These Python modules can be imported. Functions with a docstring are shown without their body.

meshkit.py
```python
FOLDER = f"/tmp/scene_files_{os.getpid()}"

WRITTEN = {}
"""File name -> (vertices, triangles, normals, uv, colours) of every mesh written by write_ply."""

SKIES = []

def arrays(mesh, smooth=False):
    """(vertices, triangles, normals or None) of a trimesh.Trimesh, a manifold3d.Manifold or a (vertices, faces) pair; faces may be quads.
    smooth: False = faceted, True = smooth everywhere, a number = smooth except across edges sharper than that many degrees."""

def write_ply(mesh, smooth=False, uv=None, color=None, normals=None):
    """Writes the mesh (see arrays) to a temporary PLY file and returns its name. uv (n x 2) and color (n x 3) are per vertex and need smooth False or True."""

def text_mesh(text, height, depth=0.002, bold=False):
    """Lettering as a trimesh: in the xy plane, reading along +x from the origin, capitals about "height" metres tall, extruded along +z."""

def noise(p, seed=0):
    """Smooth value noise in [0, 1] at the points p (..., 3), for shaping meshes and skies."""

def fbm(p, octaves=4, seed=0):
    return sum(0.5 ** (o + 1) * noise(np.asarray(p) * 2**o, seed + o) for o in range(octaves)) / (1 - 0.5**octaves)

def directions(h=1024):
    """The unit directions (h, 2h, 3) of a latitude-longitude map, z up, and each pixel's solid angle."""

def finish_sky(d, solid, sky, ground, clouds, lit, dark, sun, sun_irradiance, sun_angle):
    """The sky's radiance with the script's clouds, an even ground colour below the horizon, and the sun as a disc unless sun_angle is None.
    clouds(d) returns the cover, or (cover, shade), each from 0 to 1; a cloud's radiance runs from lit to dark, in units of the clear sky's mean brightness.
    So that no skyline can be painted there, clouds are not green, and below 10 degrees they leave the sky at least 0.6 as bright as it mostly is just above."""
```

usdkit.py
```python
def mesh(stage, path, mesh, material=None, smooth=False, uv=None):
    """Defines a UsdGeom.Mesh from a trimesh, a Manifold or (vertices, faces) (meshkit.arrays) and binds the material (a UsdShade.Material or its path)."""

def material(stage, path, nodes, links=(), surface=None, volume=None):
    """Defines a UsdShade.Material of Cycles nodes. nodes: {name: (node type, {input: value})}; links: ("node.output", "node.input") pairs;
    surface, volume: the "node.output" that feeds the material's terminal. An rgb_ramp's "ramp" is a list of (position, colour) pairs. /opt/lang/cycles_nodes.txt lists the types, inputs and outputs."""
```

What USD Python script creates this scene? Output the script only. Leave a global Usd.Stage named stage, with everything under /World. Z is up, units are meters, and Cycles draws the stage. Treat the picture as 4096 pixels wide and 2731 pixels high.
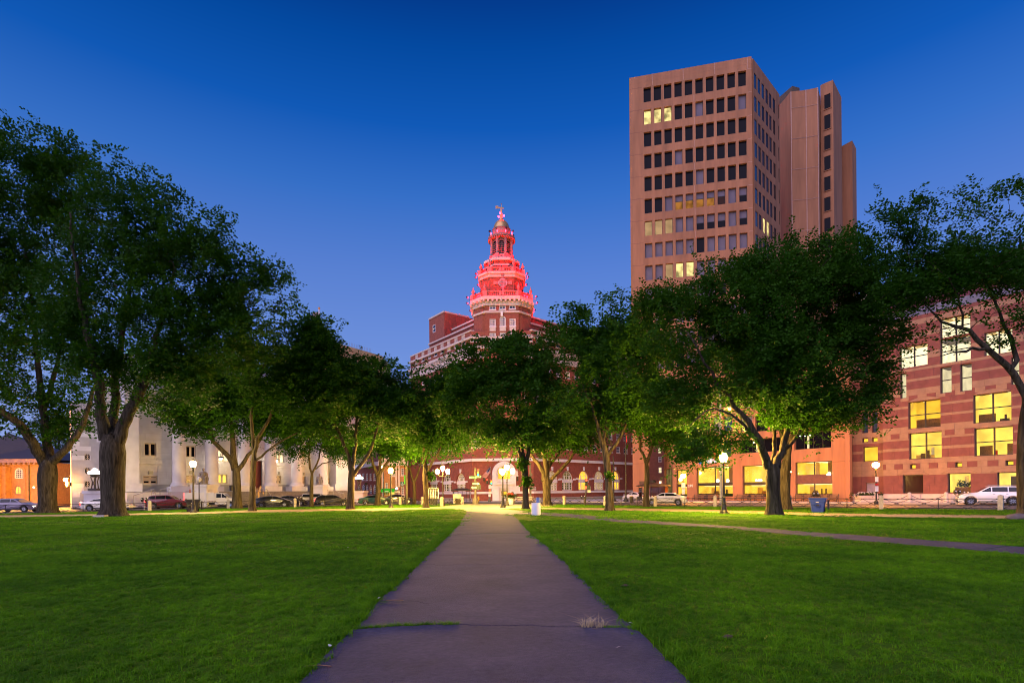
import math, random
import numpy as np, trimesh, usdkit, meshkit
from shapely.geometry import Polygon, box as sbox, Point, LineString
from shapely.ops import unary_union
from shapely import affinity
from pxr import Usd, UsdGeom, UsdLux, UsdShade, Gf, Sdf, Vt

stage = Usd.Stage.CreateInMemory()
UsdGeom.Xform.Define(stage, '/World')
PI = math.pi
# ------------------------------------------------------------------ camera, sky, exposure
F, CX, HY, EYE, ROLL = 2200.0, 2048.0, 1965.5, 1.6, 0.0095      # in pixels of a 4096 wide photograph
EXPO = 3.0
cam = UsdGeom.Camera.Define(stage, '/World/camera')
cr, sr = math.cos(ROLL), math.sin(ROLL)
cam.AddTransformOp().Set(Gf.Matrix4d(cr, 0, -sr, 0, sr, 0, cr, 0, 0, -1, 0, 0, 0, 0, EYE, 1))
cam.CreateHorizontalApertureAttr(36.0)
cam.CreateFocalLengthAttr(36 * F / 4096)
cam.CreateVerticalApertureOffsetAttr(36 * (HY - 1365.5) / 4096)
cam.CreateClippingRangeAttr(Gf.Vec2f(0.1, 5000))
cam.CreateExposureAttr(EXPO)
SUN_EL, SUN_ROT = math.radians(0.6), math.radians(215)          # the sun has just set behind the camera
usdkit.material(stage, '/World/Looks/sky_look', {
    's': ('sky_texture', {'sky_type': 'single_scattering', 'sun_disc': False, 'sun_elevation': SUN_EL, 'sun_rotation': SUN_ROT,
                          'altitude': 0.0, 'air_density': 1.0, 'aerosol_density': 0.3, 'ozone_density': 6.0}),
    't': ('texture_coordinate', {}), 'x': ('separate_xyz', {}),
    'r': ('rgb_ramp', {'ramp': [(0.0, (.30, .36, .70)), (0.2, (.16, .26, .60)), (0.366, (.088, .185, .53)), (.468, (.032, .135, .47)), (.549, (.004, .082, .385)), (.625, (.0, .052, .275)), (.664, (.0, .032, .200)), (.8, (.0, .024, .15)), (1.0, (.0, .02, .13))]}),
    'm': ('mix', {'mix_type': 'mix', 'fac': 0.9}),
    'b': ('background_shader', {'strength': 0.15})},
    [('t.generated', 'x.vector'), ('x.z', 'r.fac'), ('s.color', 'm.color1'), ('r.color', 'm.color2'), ('m.color', 'b.color')], surface='b.background')
dome = UsdLux.DomeLight.Define(stage, '/World/sky')
UsdShade.MaterialBindingAPI.Apply(dome.GetPrim()).Bind(UsdShade.Material.Get(stage, '/World/Looks/sky_look'))
dome.GetPrim().SetCustomDataByKey('kind', 'structure')
sun = UsdLux.DistantLight.Define(stage, '/World/sun')           # the last glow of the sunset, low in the west
sun.CreateNormalizeAttr(True); sun.CreateIntensityAttr(0.085); sun.CreateAngleAttr(75.0); sun.CreateColorAttr(Gf.Vec3f(.95, .76, 1.0))
GLOW_EL = math.radians(42)
_d = np.array([math.sin(SUN_ROT) * math.cos(GLOW_EL), math.cos(SUN_ROT) * math.cos(GLOW_EL), math.sin(GLOW_EL)])
_x = np.cross([0, 0, 1], _d); _x /= np.linalg.norm(_x); _y = np.cross(_d, _x)
sun.AddTransformOp().Set(Gf.Matrix4d(*_x, 0, *_y, 0, *_d, 0, 0, 0, 0, 1))

# ------------------------------------------------------------------ helpers: pixels to places
def ray(px, py):
    xi, yi = (px - CX) / F, (HY - py) / F
    return xi * cr + yi * sr, -xi * sr + yi * cr
def G(px, py, z=0.0):
    x, k = ray(px, py); t = (z - EYE) / k
    return np.array([x * t, t, z])
def at(px, py, Y):
    x, k = ray(px, py)
    return np.array([x * Y, Y, EYE + k * Y])
def Hz(px, py, Y): return at(px, py, Y)[2]
REG = {1: 0, 2: 700, 3: 1400, 4: 2100, 5: 2700, 6: 3276}
def q(r, cx, cy): return (REG[r] + cx / 2.868, 1650 + cy / 2.868)
def qt(cx, cy): return (1600 + cx / 1.96, 750 + cy / 1.96)      # bell tower view
def qw(cx, cy): return (1650 + cx / 3.92, 1180 + cy / 3.92)      # wings view
def qo(cx, cy): return (2450 + cx / 1.537, 180 + cy / 1.537)     # office tower view
def qc(cx, cy): return (3276 + cx / 2.613, 1150 + cy / 2.613)    # city hall view

class Fr:
    """A vertical plane: u metres along it, z up, w metres out of it towards the viewer."""
    def __init__(s, o, d, z0=0.0):
        s.o = np.array(o[:2], float); s.d = np.array(d[:2], float); s.d /= np.linalg.norm(s.d); s.z0 = z0
        s.n = np.array([-s.d[1], s.d[0]])
        if s.n @ s.o > 0: s.n = -s.n
    def P(s, u, z, w=0.0):
        p = s.o + s.d * u + s.n * w
        return np.array([p[0], p[1], z])
    def uv(s, px, py=None):
        if py is None: px, py = px
        x, k = ray(px, py)
        A = np.array([[x, -s.d[0]], [1.0, -s.d[1]]]); t, u = np.linalg.solve(A, s.o)
        return u, EYE + k * t
    def u(s, px, py=1900.0): return s.uv(px, py)[0]
    def z(s, px, py): return s.uv(px, py)[1]
    def off(s, w): return Fr(s.o + s.n * w, s.d)
    def map(s, v): return np.stack([s.o[0] + s.d[0] * v[:, 0] + s.n[0] * v[:, 2], s.o[1] + s.d[1] * v[:, 0] + s.n[1] * v[:, 2], v[:, 1]], 1)
def through(p, q_): return Fr(p, np.array(q_[:2]) - np.array(p[:2]))

BOXV = np.array([[-1, -1, -1], [1, -1, -1], [1, 1, -1], [-1, 1, -1], [-1, -1, 1], [1, -1, 1], [1, 1, 1], [-1, 1, 1]], float) / 2
BOXF = np.array([[0, 2, 1], [0, 3, 2], [4, 5, 6], [4, 6, 7], [0, 1, 5], [0, 5, 4], [1, 2, 6], [1, 6, 5], [2, 3, 7], [2, 7, 6], [3, 0, 4], [3, 4, 7]])
class MB:
    def __init__(s): s.v, s.f, s.n = [], [], 0
    def add(s, v, f):
        v = np.asarray(v, float); f = np.asarray(f, int)
        if f.shape[1] == 4: f = np.vstack([f[:, [0, 1, 2]], f[:, [0, 2, 3]]])
        s.v.append(v); s.f.append(f + s.n); s.n += len(v); return s
    def box(s, c, sz, rz=0.0):
        v = BOXV * np.array(sz, float)
        if rz: a, b = math.cos(rz), math.sin(rz); v = np.stack([v[:, 0] * a - v[:, 1] * b, v[:, 0] * b + v[:, 1] * a, v[:, 2]], 1)
        return s.add(v + np.array(c, float), BOXF)
    def fbox(s, fr, u0, u1, z0, z1, w0, w1):
        v = (BOXV + .5) * np.array([u1 - u0, z1 - z0, w1 - w0]) + np.array([u0, z0, w0])
        return s.add(fr.map(v), BOXF)
    def fpoly(s, fr, poly, w0, w1):
        for g in getattr(poly, 'geoms', [poly]):
            if g.is_empty or g.area < 1e-5: continue
            m = trimesh.creation.extrude_polygon(g, w1 - w0, engine='earcut')
            v = np.array(m.vertices); v[:, 2] += w0
            s.add(fr.map(v), m.faces)
        return s
    def prism(s, poly, z0, z1):
        for g in getattr(poly, 'geoms', [poly]):
            if g.is_empty: continue
            m = trimesh.creation.extrude_polygon(g, z1 - z0, engine='earcut')
            v = np.array(m.vertices); v[:, 2] += z0; s.add(v, m.faces)
        return s
    def sheet(s, poly, z):
        for g in getattr(poly, 'geoms', [poly]):
            v, f = trimesh.creation.triangulate_polygon(g, engine='earcut')
            s.add(np.column_stack([v, np.full(len(v), z)]), f)
        return s
    def tube(s, pts, r, n=8, cap=True):
        p = np.asarray(pts, float); r = np.broadcast_to(np.asarray(r, float), (len(p),))
        t = np.gradient(p, axis=0); t /= np.linalg.norm(t, axis=1, keepdims=True) + 1e-12
        ref = np.array([0, 0, 1.0]) if abs(t[:, 2]).mean() < .8 else np.array([1.0, .1, 0])
        a = np.cross(t, ref); a /= np.linalg.norm(a, axis=1, keepdims=True) + 1e-12; b = np.cross(t, a)
        th = np.arange(n) * 2 * PI / n
        v = (p[:, None] + r[:, None, None] * (np.cos(th)[None, :, None] * a[:, None] + np.sin(th)[None, :, None] * b[:, None])).reshape(-1, 3)
        i, j = np.meshgrid(np.arange(len(p) - 1), np.arange(n), indexing='ij')
        f = np.stack([i * n + j, i * n + (j + 1) % n, (i + 1) * n + (j + 1) % n, (i + 1) * n + j], -1).reshape(-1, 4)
        s.add(v, f)
        if cap:
            for k in (0, len(p) - 1):
                s.add(np.vstack([v[k * n:(k + 1) * n], p[k:k + 1]]), [[j, (j + 1) % n, n] for j in range(n)])
        return s
    def lathe(s, prof, n=12, c=(0, 0, 0), rot=0.0):
        pr = np.asarray(prof, float); th = np.arange(n) * 2 * PI / n + rot
        v = np.stack([pr[:, None, 0] * np.cos(th), pr[:, None, 0] * np.sin(th), np.repeat(pr[:, 1:2], n, 1)], -1).reshape(-1, 3) + np.array(c, float)
        i, j = np.meshgrid(np.arange(len(pr) - 1), np.arange(n), indexing='ij')
        return s.add(v, np.stack([i * n + j, i * n + (j + 1) % n, (i + 1) * n + (j + 1) % n, (i + 1) * n + j], -1).reshape(-1, 4))
    def ball(s, c, r, sub=1, sc=(1, 1, 1)):
        m = trimesh.creation.icosphere(sub, r); return s.add(np.array(m.vertices) * np.array(sc) + np.array(c, float), m.faces)
    def mesh(s, m): return s.add(np.array(m.vertices), np.array(m.faces))
    def out(s): return (np.vstack(s.v), np.vstack(s.f))

# ------------------------------------------------------------------ helpers: prims
COUNT = {}
def numbered(path):
    n = COUNT.get(path, 0); COUNT[path] = n + 1
    return path if n == 0 else f'{path}_{n:03d}'
class Th:
    def __init__(s, prim, loc, local): s.prim, s.loc, s.local, s.path = prim, np.array(loc, float), local, str(prim.GetPath())
def tag(prim, label=None, cat=None, group=None, kind=None):
    for k, v in (('label', label), ('category', cat), ('group', group), ('kind', kind)):
        if v: prim.SetCustomDataByKey(k, v)
def thing(name, label, cat, loc=(0, 0, 0), rz=None, group=None, kind=None):
    x = UsdGeom.Xform.Define(stage, numbered('/World/' + name))
    x.AddTranslateOp().Set(Gf.Vec3d(*map(float, loc)))
    if rz is not None: x.AddRotateZOp().Set(math.degrees(rz))
    tag(x.GetPrim(), label, cat, group, kind)
    return Th(x.GetPrim(), loc, rz is not None)
def part(t, name, mb, mat, smooth=False, label=None, kind=None):
    """A mesh under a thing (or under another part of it)."""
    v, f = mb.out() if isinstance(mb, MB) else meshkit.arrays(mb)[:2]
    if not t.local: v = v - t.loc
    m = usdkit.mesh(stage, numbered(t.path + '/' + name), (v, f), '/World/Looks/' + mat, smooth)
    tag(m.GetPrim(), label, None, None, kind)
    return Th(m.GetPrim(), t.loc, t.local)
def struct(name, mb, mat, smooth=False, kind='structure', label=None):
    m = usdkit.mesh(stage, numbered('/World/' + name), mb.out(), '/World/Looks/' + mat, smooth)
    tag(m.GetPrim(), label, None, None, kind); return Th(m.GetPrim(), (0, 0, 0), False)
def dup(t, loc, rz=None, label=None, group=None):
    was = t.prim.GetCustomData(); base = t.path
    while base[-4:-3] == '_' and base[-3:].isdigit(): base = base[:-4]
    x = UsdGeom.Xform.Define(stage, numbered(base))
    x.GetPrim().GetReferences().AddInternalReference(t.prim.GetPath())
    x.GetPrim().GetAttribute('xformOp:translate').Set(Gf.Vec3d(*map(float, loc)))
    if rz is not None: x.GetPrim().GetAttribute('xformOp:rotateZ').Set(math.degrees(rz))
    tag(x.GetPrim(), label or was['label'], was['category'], group or was.get('group'))
    x.GetPrim().SetInstanceable(True)
    return Th(x.GetPrim(), loc, True)

# ------------------------------------------------------------------ materials
def mat(name, col, rough=.8, var=.25, scale=3.0, bump=0.0, bscale=40.0, metal=0.0, spec=.5, col2=None, isl=0.0, streak=False, coat=0.0):
    c = np.array(col, float); a = c * (1 - var); b = np.clip(c * (1 + var), 0, .95) if col2 is None else np.array(col2, float)
    n = {'g': ('geometry', {}), 'n': ('noise_texture', {'scale': scale, 'detail': 5.0, 'roughness': .6}), 'r': ('rgb_ramp', {'ramp': [(.3, a), (.7, b)]}),
         'p': ('principled_bsdf', {'roughness': rough, 'metallic': metal, 'specular_ior_level': spec, 'coat_weight': coat})}
    l = [('n.fac', 'r.fac')]
    if streak:
        n['mp'] = ('mapping', {'scale': (1.0, 1.0, .12)}); l += [('g.position', 'mp.vector'), ('mp.vector', 'n.vector')]
    else: l += [('g.position', 'n.vector')]
    src = 'r.color'
    if isl:
        n['im'] = ('map_range', {'from_min': 0.0, 'from_max': 1.0, 'to_min': 1 - isl, 'to_max': 1 + isl}); n['ih'] = ('hsv', {})
        l += [('g.random_per_island', 'im.value'), ('im.result', 'ih.value'), ('r.color', 'ih.color')]; src = 'ih.color'
    l.append((src, 'p.base_color'))
    if bump:
        n['bn'] = ('noise_texture', {'scale': bscale, 'detail': 4.0}); n['bu'] = ('bump', {'strength': bump, 'distance': .02})
        l += [('g.position', 'bn.vector'), ('bn.fac', 'bu.height'), ('bu.normal', 'p.normal')]
    return usdkit.material(stage, '/World/Looks/' + name, n, l, surface='p.BSDF')
def emit(name, col, k):
    """A light source; k = 1 shows at full brightness in the picture."""
    return usdkit.material(stage, '/World/Looks/' + name, {'e': ('emission', {'color': col, 'strength': k / 2 ** EXPO})}, surface='e.emission')
def room_light(name, col, k, scale=1.2, lo=.45):
    """A lit room seen through a window, uneven as rooms are."""
    return usdkit.material(stage, '/World/Looks/' + name, {'g': ('geometry', {}), 'n': ('noise_texture', {'scale': scale, 'detail': 3.0}), 'r': ('rgb_ramp', {'ramp': [(.35, np.array(col) * lo), (.6, col)]}),
        'e': ('emission', {'strength': k / 2 ** EXPO})}, [('g.position', 'n.vector'), ('n.fac', 'r.fac'), ('r.color', 'e.color')], surface='e.emission')
def glassy(name, col, rough=.06, ior=1.5):
    return usdkit.material(stage, '/World/Looks/' + name, {'p': ('principled_bsdf', {'base_color': col, 'roughness': rough, 'ior': ior, 'specular_ior_level': .35})}, surface='p.BSDF')
def pane(name):
    return usdkit.material(stage, '/World/Looks/' + name, {'t': ('transparent_bsdf', {'color': (.93, .95, .95)}), 'g': ('glossy_bsdf', {'roughness': .03}), 'f': ('fresnel', {'IOR': 1.45}), 'm': ('mix_closure', {})},
        [('f.fac', 'm.fac'), ('t.BSDF', 'm.closure1'), ('g.BSDF', 'm.closure2')], surface='m.closure')
mat('pink_concrete', (.37, .165, .080), .9, .20, .9, .15, 30, streak=True)
mat('pink_joint', (.60, .38, .30), .9, .1)
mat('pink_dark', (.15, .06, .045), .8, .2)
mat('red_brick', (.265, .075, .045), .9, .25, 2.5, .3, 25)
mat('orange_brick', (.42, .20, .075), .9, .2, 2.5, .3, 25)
mat('dark_brick', (.16, .055, .045), .9, .2, 2.5, .3, 25)
mat('tower_trim', (.30, .17, .15), .7, .06)
mat('soil', (.07, .045, .03), .95, .3, 9.0)
mat('cream_stone', (.60, .50, .42), .85, .12, 1.5)
mat('white_trim', (.74, .70, .66), .7, .06)
mat('marble', (.60, .60, .66), .7, .10, .8, .1, 8, isl=.05)
mat('marble_dark', (.42, .41, .45), .8, .12, .8, isl=.1)
mat('granite', (.36, .33, .30), .85, .25, 9.0, .3, 60)
mat('granite_dark', (.17, .16, .16), .85, .25, 5.0)
mat('red_sandstone', (.25, .085, .065), .9, .16, 1.6, .2, 30, isl=.16)
mat('tan_sandstone', (.36, .215, .125), .9, .14, 1.6, .2, 30, isl=.10)
mat('sand_joint', (.20, .10, .07), .95, .1)
mat('roof_slate', (.035, .035, .055), .6, .2, isl=.2)
mat('roof_red', (.20, .045, .06), .7, .2, isl=.2)
mat('roof_gray', (.25, .23, .26), .7, .2, isl=.2)
mat('copper_green', (.10, .38, .25), .7, .2)
mat('yellow_stone', (.70, .48, .20), .9, .12, .6)
mat('black_iron', (.012, .011, .010), .45, .3, spec=.5)
mat('dark_frame', (.02, .016, .014), .5, .2)
mat('bronze', (.06, .05, .04), .45, .3, 6.0, metal=.4)
mat('statue_stone', (.20, .18, .185), .7, .25, 5.0)
usdkit.material(stage, '/World/Looks/asphalt_path', {'g': ('geometry', {}), 'n': ('noise_texture', {'scale': .9, 'detail': 7.0, 'roughness': .7}), 'r': ('rgb_ramp', {'ramp': [(.30, (.036, .036, .066)), (.5, (.053, .052, .096)), (.68, (.072, .070, .118))]}),
    'v': ('voronoi_texture', {'scale': 75.0}), 'vr': ('rgb_ramp', {'ramp': [(.0, (1.9, 1.85, 1.8)), (.18, (1.15, 1.15, 1.15)), (.5, (.82, .82, .82))]}), 'n4': ('noise_texture', {'scale': 16.0, 'detail': 4.0, 'roughness': .7}), 'm4': ('rgb_ramp', {'ramp': [(.3, (.72, .72, .72)), (.7, (1.25, 1.25, 1.25))]}), 'x': ('mix', {'mix_type': 'multiply', 'fac': .8}), 'y': ('mix', {'mix_type': 'multiply', 'fac': .9}),
    'b': ('bump', {'strength': .8, 'distance': .012}), 'p': ('principled_bsdf', {'roughness': .85, 'specular_ior_level': .3})},
    [('g.position', 'n.vector'), ('n.fac', 'r.fac'), ('g.position', 'v.vector'), ('v.distance', 'vr.fac'), ('g.position', 'n4.vector'), ('n4.fac', 'm4.fac'), ('r.color', 'x.color1'), ('vr.color', 'x.color2'), ('x.color', 'y.color1'), ('m4.color', 'y.color2'), ('y.color', 'p.base_color'), ('v.distance', 'b.height'), ('b.normal', 'p.normal')], surface='p.BSDF')
mat('asphalt_road', (.075, .070, .072), .75, .2, 1.0, .3, 60)
mat('concrete', (.40, .36, .32), .9, .15, 1.2, .2, 40)
mat('plaza_paving', (.25, .215, .17), .9, .15, .7, .2, 50)
mat('dirt', (.30, .215, .12), .95, .25, 1.5, .5, 30)
mat('paint_white', (.75, .74, .70), .7, .1)
mat('paint_yellow', (.70, .50, .06), .6, .1)
mat('plastic_blue', (.012, .03, .22), .35, .15)
mat('plastic_white', (.70, .70, .76), .45, .06)
mat('barrel_blue', (.10, .17, .42), .45, .15)
mat('plastic_black', (.015, .014, .016), .4, .2)
mat('rubber', (.012, .012, .012), .8, .2)
mat('chrome', (.6, .6, .62), .2, .05, metal=1.0)
mat('steel_gray', (.30, .30, .30), .5, .15, metal=.3)
mat('pole_paint', (.11, .10, .075), .6, .15)
mat('wood', (.22, .12, .065), .7, .3, 8.0, isl=.15)
mat('cloth_red', (.50, .02, .02), .8, .15)
mat('cloth_green', (.06, .42, .05), .8, .15)
mat('cloth_blue', (.02, .025, .16), .8, .1)
mat('cloth_white', (.72, .68, .66), .8, .05)
mat('cloth_orange', (.55, .13, .03), .8, .1)
mat('sign_green', (.0, .16, .08), .5, .05)
mat('sign_dark', (.02, .04, .03), .5, .1)
mat('sign_brown', (.06, .03, .02), .5, .1)
mat('sign_black', (.01, .01, .01), .5, .1)
mat('gold', (.55, .34, .14), .4, .1, metal=.5)
mat('flowers_red', (.50, .05, .03), .7, .2, isl=.3)
mat('flowers_white', (.70, .66, .60), .7, .2, isl=.2)
mat('door_red', (.16, .025, .02), .6, .2)
mat('door_mauve', (.30, .25, .32), .6, .1)
mat('awning_red', (.35, .03, .02), .8, .1)
mat('hydrant', (.65, .42, .03), .5, .1)
mat('blind', (.15, .13, .165), .8, .1, .4)
mat('office_wall', (.62, .44, .18), .8, .08)
mat('office_dark', (.10, .07, .045), .7, .3)
mat('litter', (.75, .74, .76), .7, .1)
mat('rock', (.16, .12, .10), .9, .3, 5.0, .4, 20)
for n_, c_ in (('white', (.72, .71, .70)), ('silver', (.42, .42, .44)), ('black', (.010, .010, .012)), ('maroon', (.13, .012, .014)), ('red', (.30, .012, .014)), ('green', (.012, .075, .045)), ('navy', (.012, .012, .035)), ('purple', (.16, .13, .20)), ('sky_blue', (.25, .32, .42))):
    mat('car_' + n_, c_, .28, .03, 1.0, metal=.15, coat=.8)
glassy('dark_glass', (.006, .006, .010), .10, 1.18); glassy('car_glass', (.010, .012, .014), .04); glassy('blue_glass', (.03, .05, .09), .1); glassy('brown_glass', (.04, .018, .012), .12, 1.18)
pane('clear_glass')
room_light('lit_amber', (1.0, .52, .04), 1.8, .5, .6); room_light('lit_yellow', (1.0, .64, .09), 1.9, .5, .65); room_light('lit_tower', (1.0, .80, .30), 1.25, .9, .25); room_light('lit_cream', (1.0, .80, .42), 1.15, .8, .7)
room_light('lit_soft', (.90, .56, .27), .6, .5, .6); room_light('lit_orange', (.75, .30, .06), .6, .8, .3); room_light('lit_white', (1.0, .82, .46), 2.0, .8, .6)
room_light('lit_dim', (.45, .30, .10), .5, 1.0, .3); room_light('lit_office', (1.0, .56, .05), 2.0, .35, .6)
emit('tube_light', (1.0, .80, .36), 2.6); emit('bulb', (1.0, .85, .5), 14.0)
emit('globe_glow', (1.0, .57, .10), 4800.0); emit('globe_left', (1.0, .70, .22), 2000.0); emit('globe_small', (1.0, .80, .52), 120.0); emit('globe_cluster', (1.0, .58, .11), 800.0); emit('sodium_glow', (1.0, .36, .04), 1300.0); emit('sodium_strong', (1.0, .44, .05), 5000.0); emit('sodium_corner', (1.0, .42, .06), 150.0)
emit('tail_red', (1.0, .03, .02), 16.0); emit('head_white', (1.0, .85, .6), 8.0); emit('signal_red', (1.0, .05, .02), 7.0); emit('signal_amber', (1.0, .45, .03), 6.0); emit('signal_green', (.05, 1.0, .6), 6.0)
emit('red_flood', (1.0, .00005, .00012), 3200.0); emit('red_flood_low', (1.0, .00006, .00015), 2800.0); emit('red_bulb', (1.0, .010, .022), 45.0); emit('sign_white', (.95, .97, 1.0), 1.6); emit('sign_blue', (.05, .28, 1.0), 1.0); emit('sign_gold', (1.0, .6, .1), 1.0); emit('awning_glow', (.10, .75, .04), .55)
def leafmat(name, dark, light, tr):
    usdkit.material(stage, '/World/Looks/' + name, {
        'g': ('geometry', {}), 'n': ('noise_texture', {'scale': .55, 'detail': 3.0}), 'ad': ('mix_float', {'fac': .5}), 'r': ('rgb_ramp', {'ramp': [(.25, dark), (.75, light)]}),
        'p': ('principled_bsdf', {'roughness': .6, 'specular_ior_level': .12}), 't': ('translucent_bsdf', {}), 'h': ('hsv', {'hue': .49, 'saturation': 1.1, 'value': 1.1}), 'm': ('mix_closure', {'fac': tr})},
        [('g.position', 'n.vector'), ('n.fac', 'ad.a'), ('g.random_per_island', 'ad.b'), ('ad.result', 'r.fac'), ('r.color', 'p.base_color'), ('r.color', 'h.color'), ('h.color', 't.color'), ('p.BSDF', 'm.closure1'), ('t.BSDF', 'm.closure2')], surface='m.closure')
leafmat('leaf_elm', (.018, .072, .003), (.068, .175, .010), .40)
leafmat('leaf_bright', (.024, .088, .004), (.084, .195, .012), .40)
leafmat('leaf_bush', (.03, .06, .01), (.09, .12, .02), .35)
usdkit.material(stage, '/World/Looks/bark', {'g': ('geometry', {}), 'mp': ('mapping', {'scale': (7.0, 7.0, .9)}), 'n': ('noise_texture', {'scale': 1.0, 'detail': 6.0, 'roughness': .65, 'distortion': .6}), 'r': ('rgb_ramp', {'ramp': [(.32, (.012, .009, .006)), (.5, (.05, .04, .026)), (.7, (.105, .085, .058))]}),
    'b': ('bump', {'strength': 1.0, 'distance': .10}), 'p': ('principled_bsdf', {'roughness': .95, 'specular_ior_level': .15})},
    [('g.position', 'mp.vector'), ('mp.vector', 'n.vector'), ('n.fac', 'r.fac'), ('r.color', 'p.base_color'), ('n.fac', 'b.height'), ('b.normal', 'p.normal')], surface='p.BSDF')
usdkit.material(stage, '/World/Looks/lawn_look', {'g': ('geometry', {}), 'n': ('noise_texture', {'scale': .35, 'detail': 6.0, 'roughness': .65}), 'n2': ('noise_texture', {'scale': 9.0, 'detail': 5.0, 'roughness': .7}), 'n3': ('noise_texture', {'scale': 60.0, 'detail': 3.0}), 'r': ('rgb_ramp', {'ramp': [(.28, (.034, .110, .002)), (.5, (.085, .205, .004)), (.64, (.135, .225, .010)), (.78, (.22, .19, .05))]}),
    'a': ('mix_float', {'fac': .45}), 'h': ('map_range', {'from_min': .25, 'from_max': .75, 'to_min': .35, 'to_max': 1.05}), 'hv': ('hsv', {'value': 1.0}), 'b': ('bump', {'strength': .9, 'distance': .05}), 'p': ('principled_bsdf', {'roughness': .9, 'specular_ior_level': .1})},
    [('g.position', 'n.vector'), ('g.position', 'n2.vector'), ('g.position', 'n3.vector'), ('n.fac', 'a.a'), ('n2.fac', 'a.b'), ('a.result', 'r.fac'), ('n3.fac', 'h.value'), ('h.result', 'hv.value'), ('r.color', 'hv.color'), ('hv.color', 'p.base_color'), ('n3.fac', 'b.height'), ('b.normal', 'p.normal')], surface='p.BSDF')
usdkit.material(stage, '/World/Looks/grass_blade', {'g': ('geometry', {}), 'n': ('noise_texture', {'scale': .42, 'detail': 6.0, 'roughness': .74}), 'n2': ('noise_texture', {'scale': 7.0, 'detail': 3.0, 'roughness': .7}), 'a2': ('mix_float', {'fac': .42}), 'ad': ('mix_float', {'fac': .30}), 'r': ('rgb_ramp', {'ramp': [(.30, (.045, .150, .002)), (.41, (.130, .350, .003)), (.51, (.29, .60, .007)), (.61, (.44, .66, .018)), (.73, (.66, .50, .16))]}),
    'p': ('principled_bsdf', {'roughness': .6, 'specular_ior_level': .2}), 't': ('translucent_bsdf', {}), 'm': ('mix_closure', {'fac': .4})},
    [('g.position', 'n.vector'), ('g.position', 'n2.vector'), ('n.fac', 'a2.a'), ('n2.fac', 'a2.b'), ('a2.result', 'ad.a'), ('g.random_per_island', 'ad.b'), ('ad.result', 'r.fac'), ('r.color', 'p.base_color'), ('r.color', 't.color'), ('p.BSDF', 'm.closure1'), ('t.BSDF', 'm.closure2')], surface='m.closure')
mat('dry_grass', (.45, .36, .20), .8, .25, 5.0)
# ------------------------------------------------------------------ ground, roads, paths
def gpoly(pts, z=0.0): return Polygon([G(x, y, z)[:2] for x, y in pts])
LAWN_EDGE = [(-700, 2070), (0, 2052), (598, 2040.5), (913, 2031.5), (1180, 2026), (1599, 2016.5), (1766, 2014.5), (1860, 2012.5), (2000, 2012), (2130, 2012.5), (2258, 2016), (2421, 2018.5), (2622, 2023), (2861, 2024.5), (3157, 2025.5), (3525, 2033.5), (4003, 2037), (4800, 2048)]
edge = [G(*p)[:2] for p in LAWN_EDGE]
lawn_poly = Polygon([(-70, -12)] + [tuple(e) for e in edge] + [(80, -12)]).buffer(0)
struct('road', MB().sheet(sbox(-1500, -300, 1500, 3000), -.13), 'asphalt_road')
PATH_L = [(130, 1029), (250, 890), (345, 800), (415, 745), (520, 620), (640, 515), (760, 395), (860, 300), (935, 210), (952, 178)]
PATH_R = [(2050, 1029), (1900, 870), (1770, 755), (1640, 640), (1545, 540), (1400, 400), (1270, 290), (1215, 230), (1172, 196)]
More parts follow.
